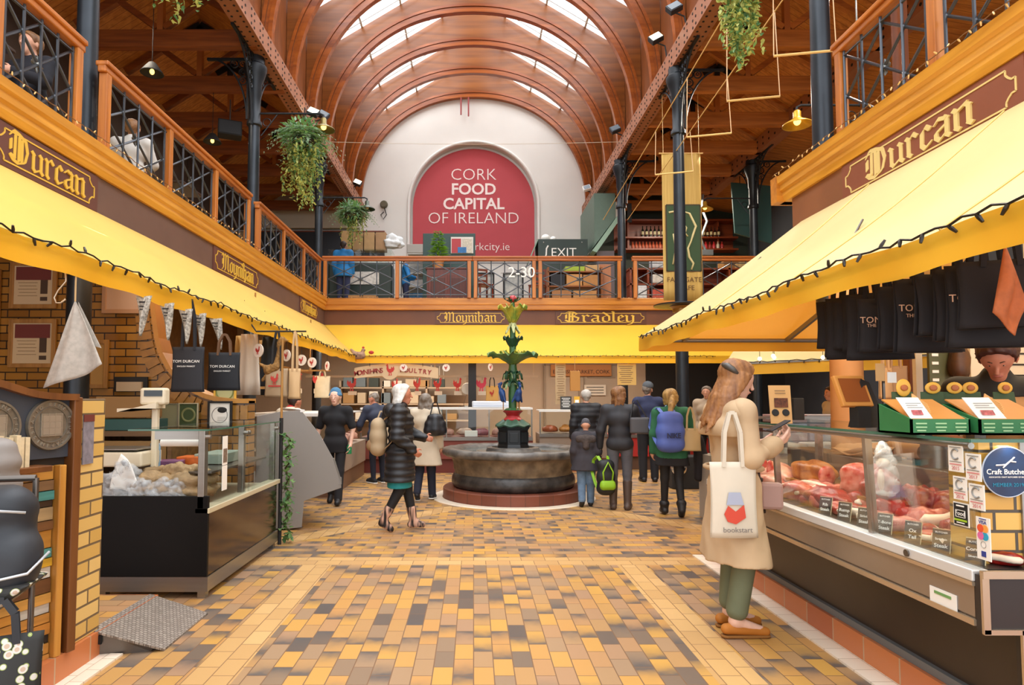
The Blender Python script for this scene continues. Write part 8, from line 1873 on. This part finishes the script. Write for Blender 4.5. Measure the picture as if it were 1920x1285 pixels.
r=empty('handbag',(2.23,8.62,1.03),-.2,'dark grey shoulder bag on the woman in tall boots','bag');m=MB();m.box((0,0,.11),(.26,.08,.22));m.build('bag_body',cm('grey_leather','#4b4a4e',.45),r,bevel=.025);m=MB();m.tube([(-.12,0,.2),(-.08,.05,.42),(-.03,.1,.45),(.1,0,.2)],.01,5);m.build('strap',shoe_k,r)
rb=backpack((1.78,8.68,.22),.15,(.24,.15,.46),'black and lime school bag carried between the boy and the woman in boots',cm('black_nylon','#17191a',.6),cm('lime_nylon','#86b51e',.6),cat='school bag')
m=MB();m.tube([(-.05,-.08,.12),(-.07,-.09,.3),(0,-.09,.43),(.07,-.09,.3),(.05,-.08,.12)],.012,6);m.build('lime_piping',cm('lime_nylon','#86b51e'),rb,smooth=180)
P_,J,s=person((3.18,11.7,0),-5,1.78,'tall man in a navy sweater and grey flat cap, back turned by the red counter',pose=dict(headdir=(.5,1,0),elR=(.28,.1,1.14),wrR=(.14,.26,1.08),elL=(-.28,.1,1.14),wrL=(-.14,.26,1.08)),build=1.08,garments=[G_legs(blk_t,wide=.015),G_top(nvy,'sweater',.022,.84,1.0),G_shoes(shoe_k)],hair=H_short(hgrey,k=.0),face_on=False)
sdf_mesh('flat_cap',[(J['head']+v3(0,-.03,.08)*s,J['head']+v3(.03,.04,.085)*s,.095*s,.085*s),(J['head']+v3(.05,.1,.055)*s,J['head']+v3(.02,.11,.055)*s,.04*s,.04*s)],cm('tweed_grey','#5c6064',.9,var=.2,vscale=40),P_,.01,.03,[(tuple(J['head']+v3(0,0,.05)*s),(0,0,-1))])
P_,J,s=person((2.55,8.28,0),-6,1.62,'blonde woman in a green jumper, black tights and ankle boots walking away',pose=walk('L',dict(headdir=(.6,.8,0),elR=(.28,.06,1.16),wrR=(.22,.24,1.05)),.5),garments=[G_legs(cm('black_tights','#161518'),infl=.002),G_top(cm('green_jumper','#2c6a4a',.85,var=.1,vscale=10),'jumper',.024,.80,1.0),G_top(cm('black_skirt','#1b1a1e'),'skirt',.012,.70,.0,.02),G_shoes(shoe_k,'ankle_boot',.12,.014)],hair=H_long(hblond,.12,spread=.0,backing=.0,strands=18,seed=9),face_on=False)
hd=J['head'];sdf_mesh('ponytail',[(hd+v3(0,-.1,.02),hd+v3(-.02,-.16,-.08),.035,.04),(hd+v3(-.02,-.16,-.08),hd+v3(-.06,-.17,-.24),.04,.02)],hblond,P_,.009,.02,disp=wob(.003,140))
r=backpack((2.47,8.07,.84),.05,(.34,.19,.50),'blue drawstring rucksack on the blonde woman',cm('blue_nylon','#4f66b5',.6,var=.12,vscale=8),cm('blue_strap','#6076c0',.6),False)
m=MB();text_into(m,'NIKE',frame((0,-.125,.2),(1,0,0),(0,0,1)),.09,.003,.02,sx=.9);m.build('lettering',cm('dark_blue_print','#1d2547',.6),r)
tote((2.72,8.05,1.13),.24,.28,'tan shopping bag on the right shoulder of the blonde woman',cm('tan_shopper','#b39c70',.7),None,face=-.25,handle=.26,depth=.1)
sdf_mesh('dark_coat',[((2.86,8.2,.98),(2.92,8.25,.72),.07,.09),((2.92,8.25,.72),(2.88,8.25,.5),.09,.06)],cm('dark_coat','#201d22'),None,.012,.04)
tag(bpy.data.objects['dark_coat'],'dark coat carried over the arm of the blonde woman','coat')
person((4.62,12.7,0),150,1.74,'person in a beige jacket half hidden behind the right column',garments=[G_legs(blk_t),G_top(cm('beige_jacket','#b39f86',.8),'jacket',.025,.8,1.0),G_shoes(shoe_k)],hair=H_short(hgrey),res=.016)
person((4.12,13.1,0),-60,1.62,'person in a pale blue shirt just left of the right column',garments=[G_legs(nvy),G_top(cm('pale_blue_shirt','#7f99bd',.8),'shirt',.02,.8,1.0),G_shoes(shoe_k)],hair=H_short(hgrey),res=.016,face_on=False)
person((3.22,3.98,.149),150,1.75,'young butcher with tousled dark hair bending over the counter among the green cards',pose=dict(lean=.30,headdir=(.25,1,-.75),elL=(-.27,.2,1.12),wrL=(-.12,.36,1.05),elR=(.27,.2,1.12),wrR=(.12,.36,1.05)),skin=SKIN_RED,garments=[G_legs(blk_t),G_top(cm('tan_shirt','#b98a58',.8,var=.1),'shirt',.018,.8,.5),G_top(cm('black_collar','#26241f',.8),'collar',.022,1.36,.0,0,.05)],hair=H_short(cm('hair_auburn','#45231a',.6,var=.3,vscale=30),k=.02,disp=.008),res=.010)
person((-2.75,9.1,0),-35,1.62,'stooping stallholder in a cream shirt with a red collar behind the grey counter',pose=dict(lean=.42),skin=SKIN_RED,garments=[G_legs(blk_t),G_top(cm('cream_shirt','#e0d2bb',.8),'shirt',.03,.8,.5),G_top(cm('red_collar','#b52c26'),'collar',.012,1.4,.0,0,.05),G_shoes(shoe_k)],hair=H_short(hdark,k=.004),res=.013,face_on=False)
person((6.1,10.9,0),90,1.70,'stallholder in a white shirt in the dim stall beyond the peach column',garments=[G_legs(blk_t),G_top(cm('white_shirt','#c8c1b4'),'shirt',.02,.84,.4),G_shoes(shoe_k)],hair=H_short(hdark),res=.017)
blu=cm('bright_blue_jacket','#1f78b8',.7,var=.15,vscale=6)
person((-3.36,16.35,GZ),-8,1.66,'larger man in a bright blue jacket standing with his back to the back rail',build=1.15,garments=[G_legs(nvy,wide=.01),G_top(blu,'jacket',.03,.78,1.0),G_shoes(shoe_k)],hair=H_short(hdark,k=.002),face_on=False)
person((-1.93,18.0,GZ),-80,1.62,'smaller bearded man in a blue top looking down beyond the back rail',build=1.05,pose=dict(headdir=(0,1,-.5),elR=(.28,.08,1.12),wrR=(.12,.28,1.1),elL=(-.28,.08,1.12),wrL=(-.1,.28,1.1)),garments=[G_legs(nvy),G_top(blu,'top',.02,.84,1.0),G_shoes(shoe_k)],hair=H_short(hdark,k=.008),res=.015)
sit=dict(kneeL=(-.11,.44,.52),kneeR=(.11,.44,.52),ankL=(-.11,.42,.10),ankR=(.11,.42,.10),toeL=(-.11,.58,.05),toeR=(.11,.58,.05),pel=(0,0,.52),waist=(0,.01,.68),chest=(0,0,.88),neck=(0,-.01,1.05),head=(0,.03,1.2),hipL=(-.095,.02,.5),hipR=(.095,.02,.5),shL=(-.185,-.01,1.0),shR=(.185,-.01,1.0),elL=(-.25,.1,.76),elR=(.25,.1,.76),wrL=(-.14,.34,.76),wrR=(.14,.34,.76))
for i,(x,y,f,c,lb)in enumerate(((-4.5,6.35,170,'#1c1c24','person in black seated on the left gallery behind the nearest railing'),(-4.55,8.35,10,'#c9c4bc','person in a pale top seated on the left gallery behind the second railing'))):
 person((x,y,GZ),f,1.72,lb,pose=sit,garments=[G_legs(jean if i==0 else blk_t),G_top(cm('seated_top_%d'%i,c),'top',.024,.40,1.0),G_shoes(shoe_k)],hair=H_short(hbrown),res=.016,face_on=False)
 r=empty('stool',(x,y,GZ),0,'dark stool under the '+lb.split(' seated')[0],'stool');m=MB();m.box((0,0,.36),(.34,.34,.04));m.build('seat',bw_,r)
 for q in((-.13,-.13),(.13,-.13),(-.13,.13),(.13,.13)):m=MB();m.box((q[0],q[1],.17),(.03,.03,.34));m.build('leg',bw_,r)
person((-2.21,2.72,0),60,1.52,'person in a grey quilted jacket cut off by the left photo edge',build=1.15,garments=[G_legs(blk_t),G_top(cm('grey_quilted','#8b837d',.6,var=.08),'quilted_jacket',.035,.78,1.0,0,.02,puff(.005,.09)),G_shoes(shoe_k)],hair=H_short(hgrey),face_on=False)
flo=mat('floral_print','#22211f',.7,color2='#22211f')
nt=flo.node_tree;N=nt.nodes;L_=nt.links;vo=N.new('ShaderNodeTexVoronoi');vo.inputs['Scale'].default_value=26;tcn=N.new('ShaderNodeTexCoord');L_.new(tcn.outputs['Object'],vo.inputs['Vector']);rp=N.new('ShaderNodeValToRGB');ramp_set(rp,[(0,'#b9a08a'),(.2,'#c9c3bb'),(.34,'#8f9a50'),(.38,'#22211f')],'CONSTANT');L_.new(vo.outputs['Distance'],rp.inputs['Fac']);L_.new(rp.outputs['Color'],N['Principled BSDF'].inputs['Base Color'])
r=empty('shopping_trolley',(-1.74,2.28,0),.25,'black wheeled shopping trolley with silver piping and floral print at the left edge','trolley')
nyl=cm('trolley_nylon','#23262c',.55,var=.15,vscale=6)
sdf_mesh('bag_cover',[((-.1,0,.95),(.1,0,.95),.10,.10),((-.08,.02,1.10),(.08,.02,1.10),.09,.09),((-.1,-.03,.88),(.12,-.03,.88),.07,.07)],nyl,r,.011,.05,disp=wob(.006,22))
m=MB();m.add([(x*(.10+.10*(z>.8))-.05*(z<.8),y*.11,z)for z in(.74,.86)for x,y in((-1,-1),(1,-1),(1,1),(-1,1))],[(0,3,2,1),(4,5,6,7),(0,1,5,4),(1,2,6,5),(2,3,7,6),(3,0,4,7)]);m.build('floral_body',flo,r,bevel=.02)
m=MB();m.tube([(-.2,-.1,.86),(0,-.14,.87),(.19,-.1,.9),(.22,0,.95)],.005,6);m.tube([(-.18,-.1,1.08),(0,-.12,1.13),(.16,-.05,1.1)],.005,6);m.build('silver_piping',mat('silver_piping','#c4c8cc',.35,.4),r,smooth=180)
m=MB();m.tube([(-.12,.13,.1),(-.12,.14,1.2)],.011,6);m.tube([(.12,.13,.1),(.12,.14,1.2)],.011,6);m.tube([(-.12,.13,.12),(.12,.13,.12)],.011,6);m.tube([(-.12,.14,1.2),(.12,.14,1.2)],.013,6);m.box((0,.02,.28),(.28,.22,.02));m.tube([(.1,.13,.2),(.1,-.06,.28)],.01,5);m.build('frame',ss_d,r,smooth=60)
for q in(-.15,.15):m=MB();m.cyl((q-.015,.13,.08),(q+.015,.13,.08),.08,20);m.build('wheel',txt_k,r,smooth=40)
tote((-1.60,2.2,.70),.26,.36,'black floral shopping bag at the bottom left corner',flo,None,face=.5,handle=.12,depth=.14,hm=nyl)
